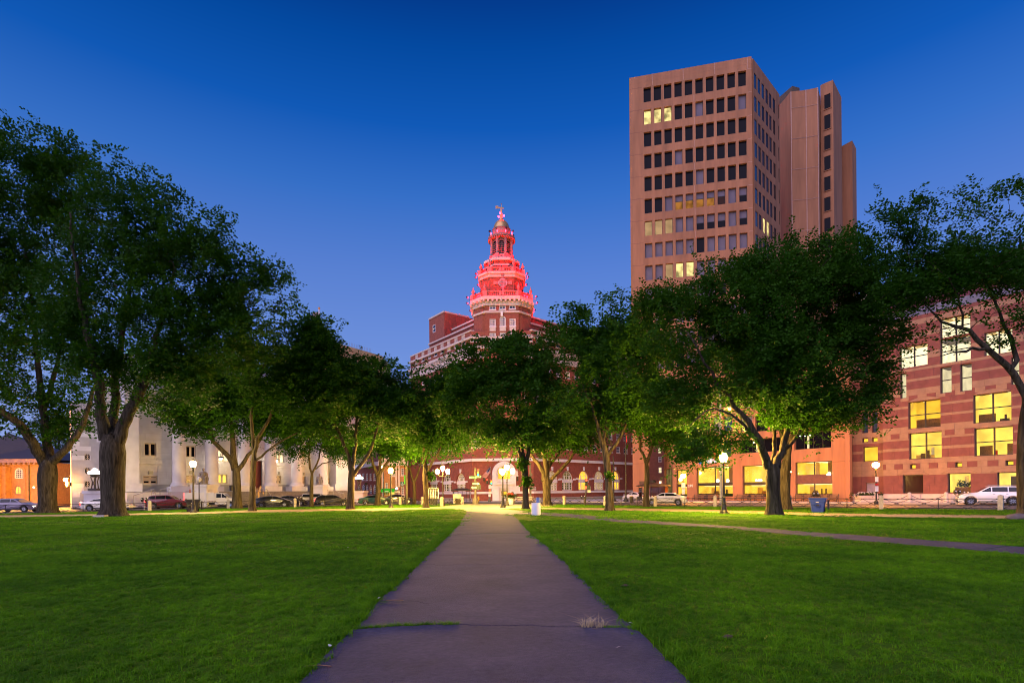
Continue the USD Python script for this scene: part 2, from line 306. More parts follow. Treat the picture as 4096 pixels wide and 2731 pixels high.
pl = [(1100 + x / 1.238, 1900 + y / 1.238) for x, y in PATH_L]; pr_ = [(1100 + x / 1.238, 1900 + y / 1.238) for x, y in PATH_R]
wob = random.Random(4)
def edge_line(pts, amp):
    g = np.array([G(*p)[:2] for p in pts]); d = g[0] - g[1]; g = np.vstack([g[0] + d / np.linalg.norm(d) * 7, g])
    out = []
    for a, b in zip(g[:-1], g[1:]):
        n = max(2, int(np.linalg.norm(b - a) / .35))
        for k in range(n): out.append(a + (b - a) * k / n + np.array([wob.uniform(-amp, amp), 0]))
    return out + [g[-1]]
main_path = Polygon([tuple(p) for p in edge_line(pl, .018)] + [tuple(p) for p in edge_line(pr_, .018)[::-1]]).buffer(0)
plaza = gpoly([(1765, 2026), (1800, 2020), (1862, 2014), (1950, 2013.2), (2050, 2013.2), (2240, 2016.5), (2200, 2025), (2100, 2030.5), (2007, 2033.5), (2060, 2040), (2110, 2044.5), (2112, 2053), (2060, 2058), (2049, 2059), (1869, 2045), (1860, 2040), (1800, 2033)]).buffer(.3).buffer(-.3)
main_path = main_path.difference(plaza)
side_path = gpoly([(2085, 2046), (2274, 2053.5), (2500, 2076), (2907, 2102), (3314, 2132), (4027, 2182), (4300, 2202), (4300, 2234), (4096, 2216), (3857, 2195), (3314, 2151), (2907, 2112), (2500, 2088), (2448, 2084.5), (2200, 2061), (2085, 2055)]).difference(plaza.union(main_path))
dirt_left = gpoly([(-300, 2066), (0, 2060.5), (383, 2055.5), (820, 2046.5), (1014, 2039), (1188, 2036.5), (1520, 2032), (1714, 2028), (1790, 2025), (1812, 2034), (1714, 2034.5), (1520, 2042), (1450, 2044), (1400, 2041), (1188, 2047), (1014, 2048), (820, 2054), (383, 2062), (0, 2068), (-300, 2075)]).difference(plaza)
dirt_right = gpoly([(2120, 2031), (2200, 2030), (2449, 2031.5), (2797, 2037), (3118, 2046), (3276, 2051), (4060, 2061.5), (4400, 2067), (4400, 2082), (4060, 2073.5), (3276, 2063), (3118, 2055), (2797, 2048), (2449, 2040), (2220, 2036.5), (2110, 2036)]).difference(plaza)
struct('lawn', MB().sheet(lawn_poly, 0.0), 'lawn_look')
struct('kerb', MB().prism(lawn_poly.buffer(.35).difference(lawn_poly.buffer(.02)).intersection(sbox(-200, 5, 200, 400)), -.3, -.004), 'granite')
struct('plaza_pavement', MB().sheet(plaza, .006), 'plaza_paving')
# the main path: slabs of old asphalt with open cracks between them
pt = Th(UsdGeom.Xform.Define(stage, '/World/path').GetPrim(), (0, 0, 0), False); tag(pt.prim, kind='structure')
def crack(pts, amp, seed):
    r = random.Random(seed); g = [G(1100 + x / 1.238, 1900 + y / 1.238)[:2] for x, y in pts]; out = []
    for a, b in zip(g[:-1], g[1:]):
        n = max(3, int(np.linalg.norm(b - a) / .12))
        for k in range(n): out.append((a + (b - a) * k / n) + np.array([0, r.uniform(-amp, amp)]))
    return LineString([tuple(p) for p in out] + [tuple(g[-1])])
crack_near = crack([(340, 770), (420, 762), (560, 752), (720, 743), (910, 741), (1100, 748), (1270, 747), (1450, 754), (1600, 756), (1840, 752)], .02, 1)
crack_far = crack([(840, 300), (930, 294), (1000, 291), (1120, 288), (1300, 287)], .02, 2)
hair = [crack([(770, 395), (900, 398), (1020, 394), (1160, 398), (1330, 395)], .03, 3), crack([(700, 441), (860, 447), (990, 440), (1150, 446), (1420, 442)], .03, 4), crack([(520, 640), (700, 628), (760, 640)], .02, 5)]
cuts = unary_union([crack_near.buffer(.018), crack_far.buffer(.025)] + [h.buffer(.006) for h in hair])
for g in sorted(main_path.difference(cuts).geoms, key=lambda g: g.centroid.y):
    if g.area > .5: part(pt, 'slab', MB().prism(g, -.05, .012), 'asphalt_path')
st2 = Th(UsdGeom.Xform.Define(stage, '/World/side_path').GetPrim(), (0, 0, 0), False); tag(st2.prim, kind='structure')
cut2 = LineString([G(3940, 2196)[:2], G(4060, 2180)[:2]]).buffer(.03).union(LineString([G(2830, 2112)[:2], G(2900, 2098)[:2]]).buffer(.02))
sp = side_path.difference(cut2)
for g in getattr(sp, 'geoms', [sp]):
    if g.area > .3: part(st2, 'slab', MB().prism(g, -.05, .008), 'asphalt_path')
struct('dirt_track', MB().sheet(dirt_left, .006), 'dirt'); struct('dirt_track', MB().sheet(dirt_right, .006), 'dirt')
struct('bare_soil', MB().prism(unary_union([crack_near.buffer(.05), crack_far.buffer(.05)]).intersection(main_path), -.04, .002), 'rock')
# pavements on the far sides of the streets
far_pav = gpoly([(1600, 2008), (1870, 2006.5), (2150, 2006.5), (2500, 2009.5), (2560, 2007), (2750, 2009), (3000, 2010), (3415, 2014.5), (3830, 2016), (4400, 2024), (4400, 1990), (3400, 1984), (2530, 1986), (2150, 1990), (1600, 1994)], -.13)
struct('pavement', MB().prism(far_pav, -.3, -.005), 'concrete')
left_pav = gpoly([(-500, 2024), (0, 2017), (300, 2014), (800, 2012), (1400, 2008), (1600, 2006), (1600, 1998), (800, 1998), (0, 2002), (-500, 2004)], -.13)
struct('pavement', MB().prism(left_pav, -.3, -.005), 'concrete')
def line_mark(pts, w, m):
    g = LineString([tuple(G(x, y, -.13)[:2]) for x, y in pts]).buffer(w, cap_style='flat'); struct('road_marking', MB().sheet(g, -.125), m)
line_mark([(2700, 2017.5), (3276, 2021), (3560, 2023.5), (4200, 2032)], .09, 'paint_white')
line_mark([(1900, 2009.6), (2000, 2009.2), (2120, 2009.4)], .30, 'paint_white')
line_mark([(-200, 2040), (300, 2033), (800, 2025)], .08, 'paint_yellow')

# ------------------------------------------------------------------ fences along the two streets
def fence(name, label, posts, height=1.03):
    """posts: (px, py of its foot, granite?)"""
    P = [G(x, y) for x, y in posts]
    t = thing(name, label, 'fence', P[len(P) // 2])
    for p, nx in zip(P, P[1:] + [P[-1]]):
        d = (nx - p) if nx is not p else (p - P[-2]); a = math.atan2(d[1], d[0]); w = .145
        m = MB(); c4 = np.array([[-w, -w], [w, -w], [w, w], [-w, w]]); R = np.array([[math.cos(a), -math.sin(a)], [math.sin(a), math.cos(a)]])
        rings = [(1.0, 0), (.96, height - .06), (.80, height - .02), (.0, height + .05)]
        v = np.vstack([np.column_stack([(c4 * k) @ R.T + p[:2], np.full(4, z)]) for k, z in rings])
        m.add(v, [[i * 4 + j, i * 4 + (j + 1) % 4, i * 4 + 4 + (j + 1) % 4, i * 4 + 4 + j] for i in range(3) for j in range(4)])
        part(t, 'post', m, 'granite')
    for a, b in zip(P[:-1], P[1:]):
        L = np.linalg.norm(b - a); u = (b - a) / L; nb = max(2, int(round(L / 3.4)))
        e0, e1 = a + u * .13, b - u * .13
        for z in (.10, .78): part(t, 'rail', MB().tube([e0 + [0, 0, z], e1 + [0, 0, z]], .030, 6), 'black_iron')
        n = max(2, int(round(L / 1.55))); n += n % 2
        for k in range(n):
            s0, s1 = e0 + (e1 - e0) * k / n, e0 + (e1 - e0) * (k + 1) / n; c = (s0 + s1) / 2 + [0, 0, .44]
            m = MB()
            for p0 in (s0 + [0, 0, .11], s0 + [0, 0, .77], s1 + [0, 0, .11], s1 + [0, 0, .77]): m.tube([p0, c], .017, 5, False)
            m.lathe([(0, -.035), (.10, -.03), (.12, 0), (.10, .03), (0, .035)], 8, c)
            part(t, 'brace', m, 'black_iron')
            if k and k % 2 == 0: part(t, 'stud', MB().box(s0 + [0, 0, .40], (.05, .05, .84), math.atan2(u[1], u[0])), 'black_iron')
    return t
fence('park_fence', 'low black iron fence with granite posts along the left street of parked cars', [(-330, 2059), (190, 2049), (598, 2042), (913, 2033.5), (1180, 2028), (1599, 2018.5)])
fence('park_fence', 'short iron fence run with granite posts left of the plaza beside the telephones', [(1599.5, 2018.3), (1689, 2019), (1766, 2023.8)])
fence('park_fence', 'shortest fence run, one iron bay behind the rubbish bin at the left of the plaza', [(1767, 2023.5), (1850, 2017)])
fence('park_fence', 'black iron fence with crossed braces and granite posts along the right street', [(2052, 2013.5), (2258, 2018), (2421, 2020), (2622, 2024.8), (2861, 2025.7), (3157, 2027.5), (3525, 2035.5), (4003, 2039), (4450, 2046)])

# ------------------------------------------------------------------ trees
def spline(pts, n):
    p = np.asarray(pts, float)
    if len(p) < 3: return np.array([p[0] + (p[-1] - p[0]) * k / (n - 1) for k in range(n)])
    from scipy.interpolate import CubicSpline
    s = np.r_[0, np.cumsum(np.linalg.norm(np.diff(p[:, :3], axis=0), axis=1))]
    return CubicSpline(s, p)(np.linspace(0, s[-1], n))
def rough_tube(pts, r, n, seed, flare=0.0, amp=.10):
    p = np.asarray(pts, float); t = np.gradient(p, axis=0); t /= np.linalg.norm(t, axis=1, keepdims=True)
    a = np.cross(t, [0.05, 1.0, 0.0]); a /= np.linalg.norm(a, axis=1, keepdims=True); b = np.cross(t, a); th = np.arange(n) * 2 * PI / n
    hh = p[:, 2:3] - p[0, 2]
    R = r[:, None] * (1 + amp * (meshkit.noise(np.stack([np.cos(th) * 2.6 + 9, np.sin(th) * 2.6, th * 0], -1)[None] + np.array([0, 0, 1.0]) * hh[..., None] * .35, seed) - .5) * 2)
    if flare: R *= 1 + flare * np.exp(-hh / .38) * (.75 + .5 * np.cos(th * 5 + seed)[None])
    v = (p[:, None] + R[..., None] * (np.cos(th)[None, :, None] * a[:, None] + np.sin(th)[None, :, None] * b[:, None])).reshape(-1, 3)
    i, j = np.meshgrid(np.arange(len(p) - 1), np.arange(n), indexing='ij')
    return MB().add(v, np.stack([i * n + j, i * n + (j + 1) % n, (i + 1) * n + (j + 1) % n, (i + 1) * n + j], -1).reshape(-1, 4))
def leaves(c, rng, size, spread, per, away=None):
    """Sprays of leaves: each spray is a short twig with leaves set along both its sides, drooping a little."""
    m = len(c); tw = rng.normal(size=(m, 3)); tw[:, 2] *= .45
    if away is not None: o = c - away; tw = tw * .8 + o / (np.linalg.norm(o, axis=1, keepdims=True) + 1e-6)
    tw /= np.linalg.norm(tw, axis=1, keepdims=True); up = rng.normal(size=(m, 3)) * .35 + np.array([0, 0, 1.0])
    sd = np.cross(tw, up); sd /= np.linalg.norm(sd, axis=1, keepdims=True) + 1e-9; nm = np.cross(sd, tw)
    T, S, N = (np.repeat(x, per, 0) for x in (tw, sd, nm)); n = m * per; k = np.tile(np.arange(per), m)[:, None]; side = np.where(k % 2, 1.0, -1.0)
    along = (k / (per - 1) - .5) * spread * 2.6; ctr = np.repeat(c, per, 0) + T * along + S * side * size * rng.uniform(.25, .75, (n, 1)) + N * rng.normal(size=(n, 1)) * size * .30 - np.array([0, 0, 1.0]) * (along + spread) ** 2 * .22
    ax = S * side * .8 + T * .55 + rng.normal(size=(n, 3)) * .35; ax[:, 2] -= .25; ax /= np.linalg.norm(ax, axis=1, keepdims=True)
    u2 = N + rng.normal(size=(n, 3)) * .45; s2 = np.cross(ax, u2); s2 /= np.linalg.norm(s2, axis=1, keepdims=True) + 1e-9; nn = np.cross(s2, ax); L = size * rng.uniform(.7, 1.3, (n, 1))
    v = np.stack([ctr - ax * L * .5, ctr + s2 * L * .29 + nn * L * .09, ctr + ax * L * .5, ctr - s2 * L * .29 + nn * L * .09], 1).reshape(-1, 3)
    q4 = np.arange(n)[:, None] * 4
    return v, np.vstack([np.hstack([q4, q4 + 1, q4 + 2]), np.hstack([q4, q4 + 2, q4 + 3])])
NLEAF = [0]
def tree(label, base, wpx, limbs, blobs, seed, dens=1.0, leaf='leaf_elm', size=None, group=None, name='elm_tree', nb=150, extra=(), thin=.40):
    """base: pixel of the foot; wpx: trunk width in pixels; limbs: polylines of (px, py, metres deeper, width px), the first is the trunk itself; blobs: (px, py, rx, ry[, deeper])."""
    rng = np.random.default_rng(seed); g = G(*base); Y = g[1]; k = Y / F
    t = thing(name, label, 'tree', g, group=group)
    size = size or .0060 * Y; nodes, rad = [], []
    for i, lm in enumerate(limbs):
        p = np.array([[*at(x, y, Y + d), w * k / 2] for x, y, d, w in lm])
        n = max(8, int(np.linalg.norm(np.diff(p[:, :3], axis=0), axis=1).sum() / .6)); s = spline(p, n); s[:, 3] = np.maximum(s[:, 3], .02)
        if i == 0 and len(limbs) > 1: s[-1, 3] *= .72; s[-2, 3] *= .92
        if i: s[1:-1, :3] += rng.normal(size=(n - 2, 3)) * .05
        else: s = np.vstack([s[:1], s[:1] + (s[1:2] - s[:1]) * .25, s[:1] + (s[1:2] - s[:1]) * .5, s[1:]]); s[0, 2] = -.12
        part(t, 'limb' if i else 'trunk', rough_tube(s[:, :3], s[:, 3], 9 if i else 18, seed + i, .55 if i == 0 else 0, .08 if i else .12), 'bark', True)
        keep = range(len(s) // 3 if i == 0 and len(limbs) > 1 else len(s) // 4, len(s))
        if i or len(limbs) == 1: nodes += [s[j, :3] for j in keep]; rad += [s[j, 3] for j in keep]
    B = []
    for bl in blobs:
        px, py, rx, ry = bl[:4]; d = bl[4] if len(bl) > 4 else 0.0
        B.append((at(px, py, Y + d), np.array([rx * k, max(rx * k * .85, 1.0), ry * k])))
    area = np.array([PI * r[0] * r[2] for _, r in B]); pick = area / area.sum()
    def sample(n, lo):
        w = rng.choice(len(B), n, p=pick); d = rng.normal(size=(n, 3)); d /= np.linalg.norm(d, axis=1, keepdims=True)
        rr = rng.uniform(lo, 1, (n, 1)) ** .5
        c = np.array([B[i][0] for i in w]); r = np.array([B[i][1] for i in w])
        edge_ = .82 + .42 * meshkit.noise(d * 2.2 + w[:, None] * 7.3, seed)[:, None]
        return c + d * rr * r * edge_
    tips = sample(nb, .15); nodes = np.array(nodes); rad = np.array(rad); mb = MB(); todo = list(range(len(tips)))
    dist = np.linalg.norm(tips[:, None] - nodes[None], axis=2).min(1)
    for i in np.argsort(dist):
        d = np.linalg.norm(nodes - tips[i], axis=1) + np.maximum(0, nodes[:, 2] - tips[i][2]) * .8; j = int(np.argmin(d)); a, b = nodes[j], tips[i]
        L = np.linalg.norm(b - a)
        if L < .3: continue
        mid = a + (b - a) * .5 + rng.normal(size=3) * .08 * L + np.array([0, 0, .10 * L]); pts = spline([a, mid, b], 6)
        r0 = min(rad[j] * .7, .014 * L + .022); rr = np.linspace(r0, .012, 6); mb.tube(pts, rr, 5, False)
        nodes = np.vstack([nodes, pts[2:]]); rad = np.r_[rad, rr[2:]]
    if mb.v: part(t, 'branches', mb, 'bark', True, kind='stuff')
    per = 12; n = int(dens * area.sum() * 4.3 / (.28 * size * size) / per)
    c = sample(int(n * 1.9), .02); f = meshkit.fbm(c * .42 + seed * 3.1, 3, seed); c = c[f > np.quantile(f, thin)][:n]
    near = tips[rng.integers(0, len(tips), int(n * .25))] + rng.normal(size=(int(n * .25), 3)) * .45
    v, fc = leaves(np.vstack([c, near]), rng, size, size * 1.9, per, g + np.array([0, 0, Y * .12]))
    for e in extra:
        ce = at(e[0], e[1], Y + (e[4] if len(e) > 4 else 0)) + rng.normal(size=(e[3], 3)) * e[2] * k * np.array([1, 1, 1]); v2, f2 = leaves(ce, rng, size, .15, 8); fc = np.vstack([fc, f2 + len(v)]); v = np.vstack([v, v2])
    NLEAF[0] += len(fc)
    part(t, 'crown', MB().add(v, fc), leaf, kind='stuff')
    return t
D = 1.7415
def db(*bl): return [tuple(np.array(b[:4]) * D) + tuple(b[4:]) for b in bl]
tree('broad dark elm at the far left edge, forked low into three thick limbs', (190, 2051), 64, [
    [(189, 2051, 0, 64), (190, 1960, 0, 60), (192, 1880, 0, 66), (195, 1840, 0, 64)],
    [(180, 1855, 0, 42), (130, 1770, -1, 34), (70, 1690, -2, 28), (0, 1640, -3, 20), (-80, 1560, -3, 10)],
    [(196, 1845, 0, 40), (185, 1740, .5, 30), (170, 1620, 1, 26), (150, 1450, 2, 20), (120, 1150, 2, 12), (90, 900, 2, 6)],
    [(205, 1850, 0, 34), (270, 1790, 0, 26), (320, 1720, .5, 22), (350, 1640, 1, 18), (400, 1500, 2, 9)],
    [(175, 1640, 1, 22), (230, 1450, 2, 16), (260, 1150, 2, 8)]],
    db((30, 450, 190, 165), (140, 420, 100, 105), (-60, 640, 210, 210), (90, 690, 170, 150), (20, 860, 150, 100), (130, 960, 90, 60), (20, 950, 60, 50)), 11, .58, nb=190, thin=.56)
tree('largest elm at left with the thickest furrowed trunk, a lit lower right side', (452, 2064), 84, [
    [(452, 2064, 0, 86), (452, 1950, 0, 82), (450, 1850, 0, 88), (448, 1770, 0, 90), (446, 1740, 0, 84)],
    [(425, 1760, 0, 48), (405, 1640, -.5, 40), (390, 1500, -1, 30), (340, 1300, -1.5, 22), (300, 1050, -2, 12), (280, 850, -2, 6)],
    [(470, 1770, 0, 52), (520, 1640, .5, 42), (580, 1520, 1, 34), (640, 1420, 1.2, 28), (760, 1310, 2, 20), (900, 1220, 2, 12), (1050, 1130, 2, 5)],
    [(450, 1750, 0, 40), (460, 1600, 1.5, 32), (480, 1400, 2, 24), (520, 1150, 2.5, 14), (540, 900, 2.5, 6)],
    [(600, 1480, 1, 24), (640, 1280, 0, 16), (700, 1080, -1, 8)]],
    db((300, 515, 150, 135), (420, 580, 135, 125), (515, 640, 125, 110), (605, 670, 75, 85), (250, 700, 150, 140), (420, 740, 160, 120), (330, 860, 150, 95), (540, 790, 110, 75), (200, 800, 100, 80), (430, 890, 90, 60)), 12, .60, nb=230, thin=.56)
tree('mid sized elm with a forked leaning trunk scarred near its foot, before the courthouse', (948, 2033.5), 33, [
    [(948, 2033.5, 0, 34), (948, 1960, 0, 33), (946, 1900, 0, 33), (944, 1872, 0, 36)],
    [(938, 1880, 0, 24), (915, 1830, 0, 20), (860, 1770, 0, 17), (820, 1690, 0, 13), (800, 1600, 0, 8)],
    [(944, 1880, 0, 24), (930, 1780, .5, 20), (925, 1690, .5, 15), (900, 1560, 1, 8)],
    [(950, 1880, 0, 20), (990, 1830, .5, 15), (1060, 1720, 1, 10), (1100, 1600, 1, 6)]],
    db((480, 880, 100, 85), (600, 900, 105, 85), (540, 955, 120, 60), (430, 950, 70, 60), (640, 960, 60, 50)), 13, .95, group=None)
tree('elm with a straight pale trunk in front of the courthouse door', (1007, 2043), 23, [
    [(1007, 2043, 0, 25), (1010, 1960, 0, 23), (1012, 1890, 0, 22), (1018, 1800, 0, 20)],
    [(1018, 1810, 0, 16), (1060, 1700, 0, 12), (1150, 1560, 0, 9), (1240, 1420, 0, 6)],
    [(1016, 1810, 0, 15), (1010, 1650, .5, 11), (1060, 1450, 1, 7)],
    [(1022, 1840, 0, 10), (1100, 1780, 0, 7), (1190, 1730, 0, 4)]],
    db((700, 810, 85, 75), (735, 775, 48, 48), (620, 850, 100, 80), (765, 860, 75, 65), (690, 900, 100, 60), (720, 740, 20, 22)), 14, .95)
tree('thin young tree in front of the courthouse steps', (1246, 2026.5), 14, [
    [(1246, 2026.5, 0, 15), (1246, 1950, 0, 13), (1248, 1890, 0, 12)],
    [(1248, 1895, 0, 9), (1236, 1820, 0, 7), (1234, 1740, 0, 5), (1225, 1640, 0, 3)],
    [(1248, 1893, 0, 8), (1280, 1810, 0, 6), (1300, 1700, 0, 4), (1310, 1620, 0, 3)],
    [(1252, 1880, 0, 5), (1300, 1850, 0, 4), (1350, 1840, 0, 2)]],
    db((715, 975, 75, 70), (680, 1010, 50, 45), (775, 1020, 60, 45), (720, 930, 90, 50)), 15, .75, size=.26)
tree('elm with two limbs parting in a V beside the right end of the courthouse', (1402, 2036), 27, [
    [(1402, 2036, 0, 28), (1404, 1960, 0, 26), (1406, 1900, 0, 26), (1408, 1870, 0, 27)],
    [(1402, 1880, 0, 18), (1395, 1830, 0, 15), (1360, 1740, 0, 12), (1310, 1620, 0, 7)],
    [(1412, 1905, 0, 15), (1440, 1860, 0, 14), (1475, 1810, 0, 12), (1500, 1740, 0, 9), (1560, 1600, 0, 5)],
    [(1406, 1870, 0, 16), (1420, 1780, .5, 13), (1430, 1620, 1, 8), (1440, 1480, 1, 4)]],
    db((800, 890, 115, 75), (885, 885, 85, 65), (820, 955, 110, 65), (900, 945, 75, 65), (740, 960, 60, 55), (835, 868, 60, 45)), 16, .82, thin=.48)
tree('dark elm standing right beside the green sedan', (1511, 2021), 21, [
    [(1511, 2021, 0, 22), (1513, 1950, 0, 20), (1515, 1895, 0, 21)],
    [(1510, 1905, 0, 13), (1490, 1840, 0, 10), (1475, 1740, 0, 6)],
    [(1516, 1905, 0, 13), (1545, 1850, 0, 11), (1585, 1790, 0, 8), (1620, 1700, 0, 4)],
    [(1514, 1900, 0, 12), (1525, 1800, .5, 9), (1530, 1680, .5, 5)]],
    db((885, 965, 75, 65), (860, 1010, 55, 40), (910, 1020, 45, 35)), 17, .95)
tree('slim forked tree behind the fence, left of the red awning', (1657, 2016.5), 14, [
    [(1657, 2016.5, 0, 15), (1657, 1950, 0, 13), (1655, 1920, 0, 14)],
    [(1653, 1925, 0, 9), (1640, 1870, 0, 7), (1630, 1800, 0, 5), (1620, 1720, 0, 3)],
    [(1658, 1925, 0, 9), (1678, 1870, 0, 7), (1690, 1790, 0, 5), (1700, 1700, 0, 3)]],
    db((950, 975, 65, 55), (935, 1020, 45, 28), (985, 1010, 35, 30)), 18, .9)
tree('elm with a bright lamp lit trunk at the left of the plaza', (1705, 2029.5), 20, [
    [(1705, 2029.5, 0, 22), (1703, 1960, 0, 19), (1700, 1890, 0, 19), (1699, 1870, 0, 18)],
    [(1698, 1885, 0, 12), (1694, 1800, 0, 9), (1680, 1700, 0, 6), (1650, 1600, 0, 4)],
    [(1702, 1890, 0, 12), (1735, 1840, 0, 9), (1780, 1760, 0, 7), (1840, 1640, 0, 4)],
    [(1700, 1880, 0, 10), (1715, 1790, .5, 8), (1740, 1650, 1, 4)]],
    db((980, 930, 85, 75), (1035, 905, 70, 65), (1000, 995, 90, 50), (905, 900, 60, 55), (1050, 970, 60, 50)), 19, .95, extra=[(1722, 1902, 9, 12)])
tree('elm at the right of the path with leafy shoots on its dark trunk', (2102, 2034), 25, [
    [(2102, 2034, 0, 26), (2102, 1960, 0, 23), (2100, 1900, 0, 24), (2098, 1860, 0, 27), (2096, 1840, 0, 28)],
    [(2090, 1850, 0, 16), (2075, 1800, 0, 13), (2040, 1740, 0, 10), (1960, 1640, 0, 6)],
    [(2100, 1860, 0, 18), (2115, 1780, 0, 15), (2130, 1690, 0, 12), (2150, 1560, 0, 8), (2180, 1420, 0, 4)],
    [(2096, 1850, 0, 14), (2085, 1740, .5, 11), (2060, 1600, .5, 7), (2000, 1460, .5, 4)]],
    db((1110, 865, 95, 75), (1190, 855, 105, 80), (1285, 830, 80, 85), (1130, 950, 115, 75), (1240, 950, 115, 75), (1060, 930, 65, 65), (1190, 1005, 110, 38), (1105, 800, 40, 28), (1180, 785, 30, 22)), 20, .84, thin=.50, leaf='leaf_bright', extra=[(2110, 1925, 9, 30, -.5), (2085, 1870, 10, 16, -.4), (2098, 1840, 14, 16, -.3)])
tree('low forking elm with many spreading bare limbs, just right of the white barrel', (2189, 2020), 32, [
    [(2189, 2020, 0, 34), (2187, 1970, 0, 31), (2186, 1935, 0, 34), (2184, 1915, 0, 36)],
    [(2176, 1925, 0, 22), (2163, 1870, 0, 18), (2140, 1840, 0, 14), (2118, 1810, 0, 8)],
    [(2182, 1925, 0, 20), (2180, 1850, 0, 18), (2165, 1790, 0, 14), (2150, 1740, 0, 8)],
    [(2188, 1920, 0, 20), (2195, 1850, .5, 16), (2210, 1790, .5, 12), (2240, 1700, .5, 7)],
    [(2196, 1935, 0, 18), (2240, 1880, 0, 14), (2280, 1840, 0, 12), (2303, 1800, 0, 9), (2320, 1730, 0, 5)],
    [(2190, 1880, .5, 12), (2230, 1820, 1, 9), (2270, 1770, 1, 5)]],
    db((1270, 960, 85, 65), (1325, 945, 75, 75), (1255, 1010, 60, 22), (1340, 1000, 50, 35)), 21, .85)
tree('elm with a tall two tone trunk standing mid lawn right of the white barrel', (2437, 2042), 29, [
    [(2437, 2042, 0, 32), (2437, 1970, 0, 29), (2432, 1900, 0, 28), (2425, 1830, 0, 28), (2415, 1780, 0, 28)],
    [(2412, 1790, 0, 18), (2400, 1730, 0, 14), (2370, 1640, 0, 10), (2330, 1500, 0, 6)],
    [(2425, 1830, 0, 17), (2455, 1790, 0, 14), (2490, 1720, 0, 11), (2540, 1600, 0, 7)],
    [(2418, 1790, 0, 16), (2420, 1680, .5, 12), (2430, 1520, .5, 8), (2440, 1300, .5, 4)]],
    db((1400, 785, 105, 95), (1345, 800, 75, 65), (1460, 800, 95, 95), (1400, 890, 115, 85), (1350, 950, 85, 55), (1470, 930, 75, 65), (1405, 690, 35, 25), (1330, 730, 40, 35)), 22, .84, thin=.50, leaf='leaf_bright', extra=[(2440, 1900, 8, 12, -.5)])
tree('slender forked tree behind the silver parked sedan', (2584, 2026.5), 21, [
    [(2584, 2026.5, 0, 22), (2586, 1950, 0, 20), (2588, 1890, 0, 19), (2585, 1845, 0, 20)],
    [(2582, 1850, 0, 12), (2565, 1790, 0, 10), (2550, 1740, 0, 8), (2530, 1650, 0, 4)],
    [(2588, 1850, 0, 14), (2605, 1800, 0, 11), (2620, 1760, 0, 8), (2660, 1680, 0, 4)],
    [(2562, 1790, 0, 8), (2565, 1720, .5, 6), (2575, 1620, .5, 3)]],
    db((1480, 955, 75, 75), (1540, 985, 65, 50), (1520, 920, 75, 55), (1590, 1010, 55, 32)), 23, .85)
tree('widest elm at right with a lit trunk split into upright limbs beside the lamp post', (3092, 2059), 54, [
    [(3092, 2059, 0, 58), (3092, 1990, 0, 53), (3090, 1920, 0, 54), (3090, 1870, 0, 60), (3090, 1855, 0, 58)],
    [(3072, 1870, 0, 36), (3045, 1790, -.5, 30), (3010, 1720, -1, 26), (2960, 1650, -1, 18), (2850, 1500, -2, 10), (2750, 1330, -2, 5)],
    [(3105, 1870, 0, 34), (3125, 1800, .5, 28), (3145, 1730, .5, 24), (3170, 1600, 1, 18), (3200, 1400, 1, 10), (3220, 1200, 1, 5)],
    [(3085, 1865, .3, 20), (3095, 1800, 1, 16), (3090, 1650, 2, 12), (3060, 1400, 2, 8), (3040, 1150, 2, 4)],
    [(3135, 1800, .5, 20), (3175, 1760, 0, 16), (3230, 1660, 0, 12), (3400, 1500, 0, 7), (3500, 1420, 0, 4)],
    [(3030, 1770, -.7, 16), (2980, 1700, -2, 12), (2880, 1640, -3, 7), (2760, 1700, -4, 3)]],
    db((1560, 745, 105, 95), (1680, 700, 125, 105), (1800, 665, 125, 105), (1920, 650, 115, 115), (1990, 745, 95, 115), (1640, 830, 140, 95), (1780, 800, 155, 115), (1900, 850, 145, 105), (1600, 925, 115, 65), (1740, 925, 135, 65), (1880, 940, 125, 55), (1985, 890, 70, 75), (1640, 1010, 80, 30, -3), (1600, 1045, 55, 18, -3), (1720, 620, 50, 30), (1850, 560, 45, 25), (1505, 715, 65, 55), (1520, 830, 85, 75)), 24, .82, nb=240, thin=.48, leaf='leaf_bright')
tree('second trunk just behind the widest elm at right, lit yellow green', (3138, 2037.5), 43, [
    [(3138, 2037.5, 0, 46), (3138, 1960, 0, 42), (3142, 1880, 0, 40), (3150, 1820, 0, 36)],
    [(3148, 1830, 0, 24), (3165, 1760, 0, 20), (3200, 1680, 0, 14), (3240, 1560, 0, 8)],
    [(3144, 1830, 0, 22), (3130, 1740, .5, 18), (3120, 1600, .5, 10)]],
    db((1830, 930, 90, 60), (1900, 960, 60, 38)), 25, .8)
